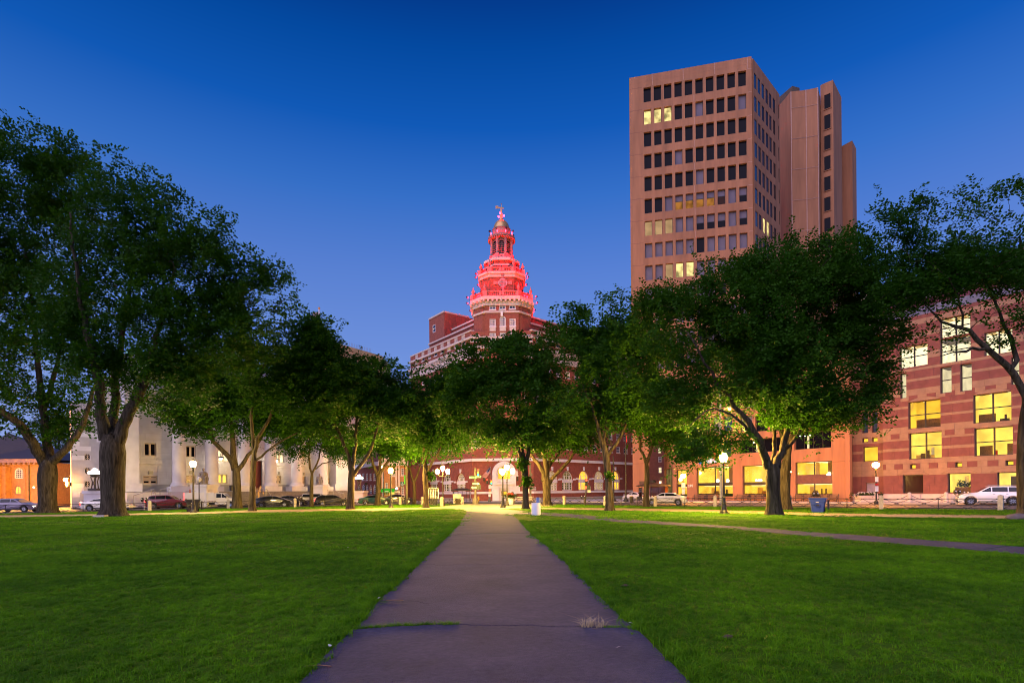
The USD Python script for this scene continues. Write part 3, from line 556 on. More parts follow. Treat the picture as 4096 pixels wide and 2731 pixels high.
tree('elm at the right edge reaching a long bare limb over the banded building', (4118, 2070), 66, [
    [(4118, 2070, 0, 72), (4112, 1950, 0, 64), (4112, 1800, 0, 62), (4116, 1680, 0, 62), (4118, 1600, 0, 58)],
    [(4112, 1640, 0, 34), (4090, 1560, 0, 26), (4030, 1470, 0, 24), (3960, 1400, 0, 21), (3900, 1340, 0, 17), (3820, 1300, 0, 12), (3700, 1220, 0, 6)],
    [(3950, 1392, 0, 13), (3890, 1402, 0, 11), (3820, 1405, -.5, 7), (3760, 1425, -.5, 3)],
    [(4040, 1480, 0, 18), (4060, 1380, .5, 16), (4010, 1290, .5, 12), (3960, 1150, .5, 7), (3900, 950, .5, 4)],
    [(4118, 1620, 0, 36), (4130, 1450, 1, 28), (4110, 1200, 1, 18), (4080, 950, 1, 8)],
    [(3850, 1310, 0, 8), (3830, 1200, -.5, 6), (3720, 1050, -1, 3)]],
    db((2060, 535, 85, 70), (2170, 530, 105, 85), (2290, 510, 105, 85), (2360, 600, 95, 115), (2120, 640, 95, 65), (2230, 640, 105, 75), (2180, 735, 75, 42), (2320, 740, 60, 50), (2060, 670, 55, 45), (2110, 470, 30, 25)), 26, .62, nb=220, thin=.57)
# shrubs by the left gate
tree('loose shrub glowing in front of the bright lamp at the left gate', (247, 2006), 6, [[(247, 2012, 0, 5), (247, 1985, 0, 4), (250, 1960, 0, 3)], [(247, 1990, 0, 3), (230, 1950, 0, 3), (222, 1920, 0, 2)], [(248, 1990, 0, 3), (270, 1950, 0, 3), (290, 1935, 0, 2)]], [(247, 1950, 26, 28), (285, 1945, 16, 18), (225, 1965, 14, 14)], 31, .35, 'leaf_bush', .26, name='shrub', nb=40)
tree('low dark shrub beside the white gate pillar', (140, 2008), 5, [[(140, 2010, 0, 4), (140, 1990, 0, 3)], [(140, 1995, 0, 3), (130, 1975, 0, 2)]], [(143, 1985, 22, 14), (125, 1982, 12, 10)], 32, .6, 'leaf_bush', .26, name='shrub', nb=25)
tree('tall leafy tree behind the left gate, lit orange from below', (225, 2003), 14, [[(225, 2006, 0, 14), (228, 1900, 0, 12), (230, 1800, 0, 10)], [(230, 1810, 0, 8), (250, 1720, 0, 6), (280, 1650, 0, 3)], [(229, 1830, 0, 8), (215, 1730, 0, 6), (200, 1650, 0, 3)]], [(245, 1830, 38, 60), (250, 1740, 70, 60), (200, 1700, 60, 50), (300, 1690, 60, 40)], 33, .6, 'leaf_bush', .34, name='street_tree', nb=70)
# ------------------------------------------------------------------ buildings
def atz(px, py, z):
    x, k = ray(px, py); t = (z - EYE) / k
    return np.array([x * t, t, z])
def archpoly(u0, u1, z0, z1):
    r = (u1 - u0) / 2
    return unary_union([sbox(u0, z0, u1, z1 - r), Point((u0 + u1) / 2, z1 - r).buffer(r, 12).intersection(sbox(u0, z1 - r - .001, u1, z1 + 1))])
def segarch(u0, u1, z0, rise):
    """A flat arch band's outline: chord u0..u1 at z0, rising by rise."""
    w = (u1 - u0) / 2; R = (w * w + rise * rise) / (2 * rise); c = ((u0 + u1) / 2, z0 + rise - R)
    return Point(c).buffer(R, 48).intersection(sbox(u0, z0, u1, z0 + rise + 1))
def window(t, fr, poly, frame='white_trim', glass='dark_glass', fw=.09, nx=1, nz=1, depth=.22, bar=.045, sill=None, label=None, name='window', split=None, pane2=None, thick=.07):
    """A window part (frame and glazing bars) with its pane, set back in its opening."""
    u0, z0, u1, z1 = poly.bounds; inner = poly.buffer(-fw, join_style='mitre')
    fr_poly = poly.difference(inner); bars = []
    for i in range(1, nx): x = u0 + (u1 - u0) * i / nx; bars.append(sbox(x - bar / 2, z0, x + bar / 2, z1))
    for i in range(1, nz): z = z0 + (z1 - z0) * i / nz; bars.append(sbox(u0, z - bar / 2, u1, z + bar / 2))
    if split: zz = z0 + (z1 - z0) * split; bars.append(sbox(u0, zz - bar, u1, zz + bar))
    if bars: fr_poly = fr_poly.union(unary_union(bars).intersection(poly))
    w = part(t, name, MB().fpoly(fr, fr_poly, -depth, -depth + thick), frame, label=label)
    if pane2 and split:
        zz = z0 + (z1 - z0) * split
        part(w, 'pane', MB().fpoly(fr, inner.intersection(sbox(u0, z0, u1, zz)), -depth + .015, -depth + .03), glass)
        part(w, 'pane', MB().fpoly(fr, inner.intersection(sbox(u0, zz, u1, z1)), -depth + .015, -depth + .03), pane2)
    else: part(w, 'pane', MB().fpoly(fr, inner, -depth + .015, -depth + .03), glass)
    if sill: part(w, 'sill', MB().fbox(fr, u0 - .08, u1 + .08, z0 - .16, z0 - .005, -depth, .10), sill)
    return w
def wall(t, fr, poly, mat_, thick=.5, name='wall', w1=0.0, label=None): return part(t, name, MB().fpoly(fr, poly, w1 - thick, w1), mat_, label=label)
def room(t, fr, u0, u1, z0, z1, deep, back='lit_amber', lights=2, furn=None, seed=0, name='room'):
    """The room behind a window: glowing back wall, side walls, ceiling with tubes, some furniture."""
    r = random.Random(seed)
    a = part(t, name, MB().fbox(fr, u0 - .3, u1 + .3, z0 - .3, z1 + .4, -deep - .1, -deep), back)
    part(a, 'ceiling', MB().fbox(fr, u0 - .3, u1 + .3, z1 + .25, z1 + .35, -deep, -.65), 'office_wall')
    part(a, 'floor', MB().fbox(fr, u0 - .3, u1 + .3, z0 - .35, z0 - .25, -deep, -.65), 'office_dark')
    for s in (u0 - .35, u1 + .25): part(a, 'side_wall', MB().fbox(fr, s, s + .1, z0 - .25, z1 + .25, -deep, -.65), back)
    for k in range(lights):
        x = u0 + (u1 - u0) * (k + .5) / lights + r.uniform(-.1, .1); part(a, 'ceiling_light', MB().fbox(fr, x - .10, x + .10, z1 + .19, z1 + .245, -deep + .4, -1.0), 'tube_light')
    for f in (furn or []):
        fu0, fu1, fh, fw = f[:4]; W = u1 - u0; part(a, f[5] if len(f) > 5 else 'partition', MB().fbox(fr, u0 + W * fu0, u0 + W * fu1, z0 - .24, z0 + (z1 - z0) * fh, -fw - .08, -fw), f[4] if len(f) > 4 else 'office_dark')
    return a

# --- office tower
pL = at(2516, 313, 91.0); ZT = pL[2]; pC = atz(3006, 226, ZT); pFar = atz(*qo(1026, 305), ZT)
TF, TS = through(pL, pC), through(pC, pFar)
tower = thing('office_tower', 'tall pink concrete office tower with a grid of dark windows and a few lit ones', 'building', (*((pL + pFar)[:2] / 2), 0))
LF = np.linalg.norm((pC - pL)[:2]); LS = np.linalg.norm((pFar - pC)[:2])
c0 = TF.u(*qo(196, 850)); c9 = TF.u(*qo(778, 790)); cw = TF.u(*qo(827, 790)) - c9; cp = (c9 - c0) / 9
r0 = TF.z(*qo(190, 265)); r8 = TF.z(*qo(203, 1357)); rp = (r0 - r8) / 8; rh = r0 - TF.z(*qo(190, 355))
ZB = 9.6
rows = int((r0 - rh - ZB - 1.0) / rp) + 1
PAT = ['DDDDDDDDDD', 'LLLDDBDDDB', 'DDDDDDDDDD', 'DDDBDbDDDb', 'DDDDDBDDDD', 'DDBOOOOPBH', 'SSSBBHHHBH', 'BBBBBDBBBB', 'BBSLLBBBBB']
GL = {'D': ('dark_glass', None, None), 'B': ('blind', None, None), 'L': ('lit_tower', None, None), 'S': ('lit_soft', None, None), 'O': ('lit_orange', .6, 'blind'), 'P': ('brown_glass', .6, 'blind'), 'H': ('dark_glass', .5, 'blind'), 'b': ('dark_glass', None, None)}
holes, wins = [], []
rw = random.Random(7)
for i in range(rows):
    z1 = r0 - rp * i
    for j in range(10):
        u0 = c0 + cp * j; b = sbox(u0, z1 - rh, u0 + cw, z1); holes.append(b)
        k = PAT[i][j] if i < len(PAT) else rw.choice('BBBBDSB'); wins.append((TF, b, k))
wall(tower, TF, sbox(0, ZB, LF, ZT).difference(unary_union(holes)), 'pink_concrete', .55)
sc = [TS.u(*qo(x, y)) for x, y in ((870, 200), (893, 230), (917, 260), (941, 290), (963, 320), (986, 350), (1018, 395))]; sw = TS.u(*qo(886, 215)) - sc[0]
h2 = []
for i in range(rows):
    z1 = r0 - rp * i
    for j, u0 in enumerate(sc):
        b = sbox(u0, z1 - rh, min(u0 + sw, LS - .3), z1); h2.append(b); wins.append((TS, b, 'L' if (i, j) in ((6, 2), (6, 3)) else 'N' if j == 0 or (j == 1 and i < 2) or (j == 2 and i < 1) else 'R'))
GL['N'] = ('blue_glass', None, None); GL['R'] = ('brown_glass', None, None)
wall(tower, TS, sbox(.56, ZB, LS, ZT).difference(unary_union(h2)), 'pink_concrete', .55, label='right hand wall of the tower, seen at a slant')
for fr, b, k in wins:
    g, sp_, p2 = GL[k]; window(tower, fr, b, 'dark_frame', g, .05, depth=.42 if fr is TF else .10, split=sp_, pane2=p2)
m = MB()   # core, roof and soffit
ins = [TF.P(.3, 0, -.6), TF.P(LF - .7, 0, -.6), TS.P(LS - .2, 0, -.6), TF.P(.3, 0, -.6) + (TS.P(LS - .2, 0, -.6) - TF.P(LF - .7, 0, -.6))]
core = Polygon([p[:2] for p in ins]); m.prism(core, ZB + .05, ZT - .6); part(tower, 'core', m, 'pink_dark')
for zz in (ZT - (ZT - r0) * .55,):
    part(tower, 'panel_joint', MB().fbox(TF, 0.0, LF, zz - .02, zz + .02, .001, .006), 'pink_concrete')
for j in (0, 3, 6, 9):
    x = c0 + cp * j + cw * (1.18 if j else 1.18); part(tower, 'panel_joint', MB().fbox(TF, x - .025, x + .025, r0 + .2, ZT, .001, .008), 'pink_joint')
for i in range(rows):
    z = r0 - rp * i; x = c0 + cp * 4 + cw * 1.2
    part(tower, 'panel_joint', MB().fbox(TF, x - .022, x + .022, z - rp + .1, z - rh - .1, .001, .008), 'pink_joint')
    for e0, e1 in ((0.05, c0 - .25), (c9 + cw + .2, LF - .02)): part(tower, 'panel_joint', MB().fbox(TF, e0, e1, z + .10, z + .14, .001, .006), 'pink_joint' if e0 > 1 else 'pink_dark')
pw = TF.u(2597, 1900)
part(tower, 'pier', MB().fbox(TF, 0, pw, 0, ZB, -4.0, 0), 'pink_concrete'); part(tower, 'panel_joint', MB().fbox(TF, 0.01, pw - .01, 6.0, 6.04, .001, .008), 'pink_dark')
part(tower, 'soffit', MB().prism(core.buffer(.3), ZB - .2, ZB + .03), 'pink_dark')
part(tower, 'name_plate', MB().fbox(TF, TF.u(2557), TF.u(2577), TF.z(2565, 1936), TF.z(2565, 1923.5), .01, .08), 'sign_brown', label='dark brown board with light lettering on the pier')
# --- stair tower behind it
stair = thing('stair_tower', 'windowless faceted pink concrete shaft with one column of dark openings, right of the tower', 'building', at(3250, 1990, 102))
def pxpt(cx, Y): return at(2450 + cx / 1.537, 1000, Y)[:2]
zt1 = at(*qo(1275, 262), 99.0)[2]; zt2 = at(*qo(1365, 215), 99.5)[2]; zt3 = at(*qo(1470, 598), 106)[2]
part(stair, 'shaft', MB().prism(Polygon([pxpt(1035, 103.5), pxpt(1104, 100.0), pxpt(1197, 99.6), pxpt(1272, 99.0), pxpt(1286, 101.5), pxpt(1290, 112), pxpt(1035, 112)]), 0, zt1), 'pink_concrete')
s2 = Polygon([pxpt(1287, 100.9), pxpt(1299, 100.6), pxpt(1365, 99.5), pxpt(1416, 104), pxpt(1416, 113), pxpt(1287, 113)])
S2F = through(np.r_[pxpt(1297, 100.62), 0], np.r_[pxpt(1365, 99.5), 0])
part(stair, 'shaft', MB().prism(s2, 0, zt2), 'pink_concrete')
part(stair, 'shaft', MB().prism(Polygon([pxpt(1405, 107.5), pxpt(1480, 105.5), pxpt(1504, 108), pxpt(1504, 116), pxpt(1405, 116)]), 0, zt3), 'pink_concrete', label='lower shaft at the right')
for k in range(12):
    y0 = 310 + 126 * k; a0 = S2F.uv(*qo(1302, y0 + 4)); a1 = S2F.uv(*qo(1342, y0 + 75))
    if a1[1] < 14: break
    o = part(stair, 'opening', MB().fbox(S2F, a0[0], a1[0], a1[1], a0[1], .01, .05), 'dark_glass'); part(o, 'surround', MB().fpoly(S2F, sbox(a0[0] - .1, a1[1] - .1, a1[0] + .1, a0[1] + .1).difference(sbox(a0[0], a1[1], a1[0], a0[1])), .0, .14), 'pink_concrete')
for cx, Y0, cx1, Y1 in ((1106, 99.97, 1106, 99.97), (1198, 99.57, 1198, 99.57), (1271, 99.0, 1271, 99.0)):
    p = pxpt(cx, Y0 - .03); part(stair, 'panel_joint', MB().box((p[0], p[1], zt1 / 2), (.10, .04, zt1 - .1)), 'pink_joint')
for k in range(14):
    z = zt1 - 3.0 - k * 5.6
    if z > 10:
        for a, b in ((1104, 1197), (1197, 1271)):
            p0, p1 = pxpt(a, 99.97 if a < 1190 else 99.57), pxpt(b, 99.57 if a < 1190 else 98.98); m = MB().tube([np.r_[p0, z], np.r_[p1, z]], .035, 4); part(stair, 'panel_joint', m, 'pink_joint')
ph = [at(*qo(x, y), 104)[:2] for x, y in ((1025, 280), (1116, 240))]
part(stair, 'plant_room', MB().prism(Polygon([pxpt(1030, 104), pxpt(1115, 101), pxpt(1160, 101.5), pxpt(1160, 108), pxpt(1030, 108)]), zt1 - 6, at(*qo(1116, 236), 101)[2] - .5), 'office_dark')
part(stair, 'duct', MB().lathe([(0, 0), (.9, 0), (.9, 1.0), (0, 1.2)], 12, (*pxpt(1168, 103), zt1)), 'office_dark')

# --- bank and offices at the foot of the tower
ang = math.radians(55); pa = at(3400, 2000, 66.2); PF = Fr(pa, (-math.cos(ang), math.sin(ang)))
uR, uL = PF.u(3400), PF.u(2700)
if uL < uR: PF = Fr(pa, (math.cos(ang), -math.sin(ang)))
U = lambda x, y=1900: PF.u(x, y)
pod = thing('bank_building', 'low pink concrete block with tall amber lit shop windows at the foot of the tower', 'building', (*PF.P(U(3050), 0)[:2], 0))
def rng_(a, b): return (min(a, b), max(a, b))
def pr(x0, x1, y0, y1, yref=None):
    """Rectangle on the bank's front from pixels: left, right, top and bottom as seen in its middle."""
    xm = (x0 + x1) / 2; a, b = rng_(U(x0, (y0 + y1) / 2), U(x1, (y0 + y1) / 2)); return sbox(a, PF.z(xm, y1), b, PF.z(xm, y0))
HP = 21.0
op = {}
op['g1'] = pr(2785, 2931, 1866, 1985); op['g2'] = pr(2969, 3157, 1858, 1986); op['g3'] = pr(3181, 3329, 1845, 1987); op['g0'] = pr(2704, 2748, 1878, 1986)
op['h3'] = pr(3176, 3324, 1724, 1794); op['h2'] = pr(2960, 3150, 1752, 1807)
upp = []
for (x0, x1) in ((2700, 2722), (2726, 2768), (2774, 2842), (2852, 2880), (2890, 2926)): upp.append(pr(x0, x1, 1758, 1826))
for (x0, x1) in ((2704, 2738), (2748, 2786), (2812, 2840), (2850, 2878), (2892, 2930), (2960, 3010), (3020, 3070), (3080, 3140)): upp.append(pr(x0, x1, 1662, 1724))
for (x0, x1) in ((2704, 2738), (2748, 2786), (2812, 2850), (2862, 2900), (2920, 2960), (2980, 3030), (3050, 3100), (3120, 3170)): upp.append(pr(x0, x1, 1560, 1630))
u0_, u1_ = rng_(U(3400), U(2692))
wall(pod, PF, sbox(u0_, 0, u1_, HP).difference(unary_union(list(op.values()) + upp)), 'pink_concrete', .6)
for i, w_ in enumerate(upp): window(pod, PF, w_, 'dark_frame', ['blind', 'dark_glass', 'lit_dim', 'blind', 'blue_glass'][i % 5], .07, depth=.4)
for kk, nx in (('g1', 2), ('g2', 2), ('g3', 2), ('g0', 1)):
    a, z0, b, z1 = op[kk].bounds; zm = z0 + (z1 - z0) * .41
    w_ = part(pod, 'shop_window', MB().fpoly(PF, unary_union([op[kk].difference(op[kk].buffer(-.09))] + [sbox(a, zm - .14, b, zm + .14)] + [sbox(a + (b - a) * i / nx - .05, z0, a + (b - a) * i / nx + .05, z1) for i in range(1, nx)]).intersection(op[kk]), -.42, -.30), 'dark_frame')
    part(w_, 'pane', MB().fpoly(PF, op[kk].buffer(-.05), -.37, -.36), 'clear_glass')
    if kk == 'g3': part(w_, 'spandrel', MB().fbox(PF, a, b, zm - .1, zm + (z1 - zm) * .38, -.45, -.29), 'pink_dark')
    room(pod, PF, a, b, z0, zm - .45, 5.5, 'lit_amber', 4, [(.05, .16, .9, 3.0, 'office_wall', 'column'), (.30, .34, .75, 1.5), (.42, .45, .75, 1.5), (.62, .75, .6, 2.2, 'wood'), (.85, .97, .95, 3.5, 'office_wall', 'column')], 1)
    room(pod, PF, a, b, zm + .5, z1 - .2, 6.0, 'lit_office', 5, [(.22, .36, 1.2, 2.5, 'wood', 'column'), (.7, .8, 1.2, 3.5, 'office_wall', 'column')], 2)
    m = MB(); r_ = random.Random(3); n_ = int((b - a) * 3)
    for i in range(n_): m.ball((PF.P(a + (b - a) * (i + .5) / n_, z0 + .22, -.8)), .32 * r_.uniform(.7, 1.1), 1, (1, 1, .8))
    part(w_, 'hedge', m, 'leaf_bush', kind='stuff')
for x_ in (2830, 2870, 2905): part(pod, 'chandelier', MB().ball(PF.P(U(x_), PF.z(x_, 1922), -2.5), .24), 'bulb')
for x_ in (2985, 2995, 3004): part(pod, 'chandelier', MB().ball(PF.P(U(x_), PF.z(x_, 1920), -2.5), .15), 'bulb')
part(pod, 'wall_lamp', MB().ball(PF.P(U(3318), PF.z(3318, 1897), .22), .16, 1, (1.6, 1, .6)), 'bulb')
for kk in ('h3', 'h2'):
    a, z0, b, z1 = op[kk].bounds; window(pod, PF, op[kk], 'dark_frame', 'dark_glass', .09, nx=4, depth=.45)
    for i in range(3): part(pod, 'ceiling_light', MB().ball(PF.P(a + (b - a) * (.58 + .14 * i), z1 - .45, -.30), .07), 'bulb')
    part(pod, 'lit_strip', MB().fbox(PF, a + (b - a) * .62, a + (b - a) * .68, z0 + .1, z1 - .5, -.415, -.41), 'lit_cream')
for x_ in (3329, 3157, 2931): part(pod, 'panel_joint', MB().fbox(PF, U(x_) - .02, U(x_) + .02, PF.z(x_, 1845), HP, .001, .007), 'pink_dark')
for y_ in (1845, 1745):
    part(pod, 'panel_joint', MB().fbox(PF, u0_, U(3329) if U(3329) > u0_ + .5 else u0_ + 2.0, PF.z(3365, y_) - .02, PF.z(3365, y_) + .02, .001, .007), 'pink_dark')
bk = PF.P(u1_, 0) ; bs = PF.P(u0_, 0)
gl = at(2657, 1990, 97.0); SF = through(np.r_[PF.P(U(2692), 0)[:2], 0], gl)
sl = np.linalg.norm(gl[:2] - PF.P(U(2692), 0)[:2]); so = []
for a_, b_, y0, y1 in ((2662, 2670, 1795, 1840), (2674, 2684, 1780, 1835)):
    q0, q1 = SF.uv(a_, (y0 + y1) / 2), SF.uv(b_, (y0 + y1) / 2); so.append(sbox(min(q0[0], q1[0]), SF.z((a_ + b_) / 2, y1), max(q0[0], q1[0]), SF.z((a_ + b_) / 2, y0)))
so.append(sbox(.8, .5, sl - .8, 5.2))
sgn = 1 if SF.uv(2670, 1900)[0] > 0 else -1
wall(pod, SF, sbox(0.05, 0, sl, HP).difference(unary_union(so)), 'pink_concrete', .5, label='narrow left flank facing the passage')
for s_ in so: window(pod, SF, s_, 'dark_frame', 'lit_dim' if s_.bounds[1] < 1 else 'dark_glass', .08, nx=3, depth=.35)
pR = PF.P(U(3400), 0); pb = at(3417, 1990, 71.5); RF = through(np.r_[pR[:2], 0], pb)
part(pod, 'wall', MB().fbox(RF, .02, np.linalg.norm((pb - pR)[:2]), 0, HP, -.5, 0), 'pink_concrete', label='right flank beside the banded building')
back = Polygon([PF.P(U(3398), 0, -7.2)[:2], PF.P(U(2704), 0, -7.2)[:2], at(2662, 1990, 104)[:2], at(3415, 1990, 90)[:2]])
part(pod, 'core', MB().prism(back, 0, HP - .4), 'pink_dark')
part(pod, 'roof', MB().prism(Polygon([PF.P(U(3398), 0, -.65)[:2], PF.P(U(2696), 0, -.65)[:2], at(2664, 1990, 104)[:2], at(3413, 1990, 90)[:2]]), HP - .38, HP - .1), 'pink_dark')
def sign_text(t, fr, text, px, py0, py1, w, mat_, name='lettering', bold=True, depth=.04):
    u_, z1_ = fr.uv(px, py0); _, z0_ = fr.uv(px, py1); m = meshkit.text_mesh(text, z1_ - z0_, depth, bold); v = np.array(m.vertices); d = 1.0
    if fr.P(1, 0)[0] < fr.P(0, 0)[0]: d = -1.0
    return part(t, name, MB().add(fr.map(np.column_stack([u_ + d * v[:, 0], z0_ + v[:, 1], w + v[:, 2]])), m.faces), mat_)
sign_text(pod, PF, '195', 2752.5, 1937.5, 1946.5, .01, 'paint_white')
sg = thing('bank_sign', 'lit bank sign with white letters and a blue and gold mark above the tall windows', 'sign', PF.P(U(2830), PF.z(2830, 1845)))
sign_text(sg, PF, 'FIRST', 2826, 1832, 1841, .05, 'sign_white'); sign_text(sg, PF, 'NIAGARA', 2826, 1843, 1852, .05, 'sign_white')
part(sg, 'blue_mark', MB().fpoly(PF, Polygon([PF.uv(2797, 1838), PF.uv(2811, 1842), PF.uv(2811, 1855), PF.uv(2797, 1854)]), .05, .12), 'sign_blue'); part(sg, 'gold_mark', MB().fpoly(PF, Polygon([PF.uv(2813, 1841), PF.uv(2823, 1838), PF.uv(2823, 1852), PF.uv(2813, 1856)]), .05, .12), 'sign_gold')
# brick building seen through the passage
bp = at(2590, 1990, 118); BF = through(bp, at(2662, 1990, 116)); br = thing('brick_building', 'dark red brick building seen through the passage under the tower', 'building', bp)
wp = [sbox(*BF.uv(x0, y1), *BF.uv(x1, y0)) for x0, x1, y0, y1 in ((2632, 2645, 1790, 1812), (2632, 2646, 1825, 1848), (2634, 2646, 1868, 1891), (2636, 2646, 1922, 1935))]
wall(br, BF, sbox(-2, 0, BF.u(2668), 13).difference(unary_union(wp)), 'dark_brick', .5)
for i, w_ in enumerate(wp): window(br, BF, w_, 'white_trim', 'lit_cream' if i != 1 else 'blind', .06, depth=.15, split=.5)
part(br, 'canopy', MB().fbox(BF, BF.u(2597), BF.u(2622), BF.z(2600, 1930), BF.z(2600, 1920), .1, 2.0), 'office_dark')
part(br, 'lamp', MB().ball(BF.P(BF.u(2642), BF.z(2642, 1932), .4), .2), 'bulb')

# --- banded sandstone city hall
cd = math.radians(56.6); CO = at(3534, 2000, 65.0); CF = Fr(CO, (math.cos(cd), -math.sin(cd)))
hall = thing('city_hall', 'banded red and tan sandstone building with large lit windows at the right edge', 'building', (*CF.P(5, 0)[:2], 0))
def c6(x0, x1, y0, y1): xm = (x0 + x1) / 2; return sbox(CF.u(*q(6, x0, (y0 + y1) / 2)), CF.z(*q(6, xm, y1)), CF.u(*q(6, x1, (y0 + y1) / 2)), CF.z(*q(6, xm, y0)))
def c7(x0, x1, y0, y1): xm = (x0 + x1) / 2; return sbox(CF.u(*qc(x0, (y0 + y1) / 2)), CF.z(*qc(xm, y1)), CF.u(*qc(x1, (y0 + y1) / 2)), CF.z(*qc(xm, y0)))
OP = [('dark', c6(962, 1195, 714, 922)), ('low', c6(1478, 1740, 694, 918)), ('low2', c6(2046, 2340, 682, 912)), ('small', c6(1045, 1110, 592, 645)), ('small', c6(1565, 1640, 571, 625)), ('small', c6(2142, 2230, 548, 605)),
      ('big', c6(1035, 1408, 226, 526)), ('big2', c6(1785, 2225, 168, 488)), ('big3', c7(935, 1270, 1180, 1462)), ('big4', c7(1615, 2010, 1102, 1402)), ('slit', c7(850, 912, 900, 1155)), ('slit', c7(1270, 1385, 828, 1098)), ('slit', c7(1478, 1597, 797, 1077)), ('slit', c7(2010, 2092, 728, 1010)),
      ('top', c7(842, 1134, 606, 826)), ('top', c7(1268, 1585, 520, 772)), ('top', c7(1268, 1580, 300, 500)), ('top', c7(1730, 2020, 448, 690)), ('big2', c6(2480, 2900, 110, 440)), ('low', c6(2640, 2960, 660, 900))]
UE = CF.u(4260); ZH = CF.z(*qc(1130, 270)); HW = sbox(0, 0, UE, ZH)
opn = unary_union([o for _, o in OP])
wall(hall, CF, HW.difference(opn), 'sand_joint', .55)
plz = CF.z(*q(6, 760, 930))
ycr = [930, 830, 725, 655, 595, 540, 452, 420, 335, 312, 255, 185]
kinds = ['red', 'red', 'tan', 'alt', 'tan', 'red', 'tan', 'red', 'tan', 'alt', 'tan']
lev = [(CF.z(*q(6, 760, a)), CF.z(*q(6, 760, b)), k) for a, b, k in zip(ycr[:-1], ycr[1:], kinds)]
z = lev[-1][1]
for k, h in (('red', .88), ('tan', .28), ('red', .9), ('tan', .28), ('red', .6), ('alt', .55), ('tan', .7), ('red', .88), ('tan', .30), ('red', .88), ('tan', .30), ('red', .88), ('tan', .75), ('red', .9), ('red', .9), ('tan', .5), ('red', .9), ('tan', .6), ('red', .9), ('red', .9), ('tan', .5)):
    if z < ZH - .1: lev.append((z, min(z + h, ZH), k)); z += h
arches = []
for kind, o in OP:
    a, z0, b, z1 = o.bounds
    if kind in ('low', 'low2', 'dark'): arches.append((segarch(a - .55, b + .55, z1 + .02, .45), o))
    if kind.startswith('big'): arches.append((segarch(a - .02, b + .02, z1 + .02, .42), o))
archu = unary_union([a for a, _ in arches]); rs = random.Random(5); ns = 0
for z0, z1, k in lev:
    u = -rs.uniform(0, 1.2); i = 0
    while u < UE:
        wdt = {'red': 1.75, 'tan': 2.6, 'alt': .86}[k] * rs.uniform(.97, 1.03); i += 1
        g = sbox(max(0, u) + .008, z0 + .008, min(UE, u + wdt) - .008, z1 - .008)
        u += wdt
        if not g.is_valid or g.is_empty or g.area < .02: continue
        g = g.difference(opn.buffer(.03, join_style='mitre')).difference(archu.buffer(.02))
        mt = 'red_sandstone' if k == 'red' or (k == 'alt' and i % 2) else 'tan_sandstone'
        for h_ in getattr(g, 'geoms', [g]):
            if not h_.is_empty and h_.area > .015: part(hall, 'stone', MB().fpoly(CF, h_, -.06, .03 + rs.uniform(0, .008)), mt); ns += 1
for a, o in arches: part(hall, 'arch_stone', MB().fpoly(CF, a.difference(o.buffer(.03)), -.06, .055), 'tan_sandstone')
i = 0; u = 0
while u < UE:
    part(hall, 'plinth_stone', MB().fbox(CF, u + .01, min(u + 1.9, UE) - .01, 0, plz - .01, -.05, .10), 'cream_stone'); u += 1.9
for i, (kind, o) in enumerate(OP):
    a, z0, b, z1 = o.bounds
    if kind == 'dark': window(hall, CF, o, 'dark_frame', 'brown_glass', .10, depth=.35); continue
    if kind == 'small': window(hall, CF, o, 'dark_frame', 'lit_amber', .09, depth=.40); continue
    nx = 1 if kind in ('low', 'low2', 'slit') else 2; fp = unary_union([o.difference(o.buffer(-.06, join_style='mitre')), *[sbox(a + (b - a) / 2 - .07, z0, a + (b - a) / 2 + .07, z1)][:nx - 1], *([sbox(a, (z0 + z1) / 2 - .05, b, (z0 + z1) / 2 + .05)] if kind not in ('low', 'low2') else [])]).intersection(o)
    w_ = part(hall, 'window', MB().fpoly(CF, fp, -.42, -.32), 'dark_frame'); part(w_, 'pane', MB().fpoly(CF, o.buffer(-.03), -.38, -.37), 'clear_glass')
    furn = {'big': [(.05, .22, .17, 1.4, 'office_wall', 'desk'), (.22, .36, .22, 1.2, 'office_dark', 'chair'), (.39, .48, .34, 1.3, 'office_dark', 'screen'), (.40, .62, .16, 1.4, 'office_wall', 'desk'), (.36, .45, .48, 2.9, 'paint_white', 'picture')],
            'big2': [(.02, .36, .38, 1.3, 'wood', 'partition'), (.42, .50, .20, 1.2, 'cloth_red', 'chair'), (.72, .98, .42, 1.6, 'wood', 'partition')], 'big3': [(.06, .98, .36, 1.6, 'wood', 'partition')], 'big4': [(.0, .46, .34, 1.5, 'wood', 'partition'), (.60, .85, .12, 1.2, 'office_dark', 'desk'), (.72, .78, .26, 1.2, 'office_dark', 'lamp')],
            'low': [(.18, .98, .30, .9, 'wood', 'planter_box'), (.44, .62, .86, 2.0, 'paint_white', 'picture')], 'low2': [(.45, .98, .38, 1.0, 'wood', 'cabinet'), (.2, .6, .82, 2.6, 'office_dark', 'shelf')]}.get(kind, [])
    bkm = {'big': 'lit_yellow', 'big2': 'lit_yellow', 'big3': 'lit_amber', 'big4': 'lit_yellow', 'low': 'lit_yellow', 'low2': 'lit_yellow', 'slit': 'lit_cream', 'top': 'lit_white'}[kind]
    room(hall, CF, a, b, z0, z1, 3.0, bkm, 2 if nx == 2 else 1, furn, i)
    if kind in ('low',):
        m = MB(); v_, f_ = leaves(np.array([CF.P(a + (b - a) * (.3 + .65 * rs.random()), z0 + (z1 - z0) * (.36 + .25 * rs.random() ** 1.5), -1.0) for _ in range(40)]), np.random.default_rng(2), .22, .10, 6); part(w_, 'pot_plant', MB().add(v_, f_), 'leaf_bush', kind='stuff')
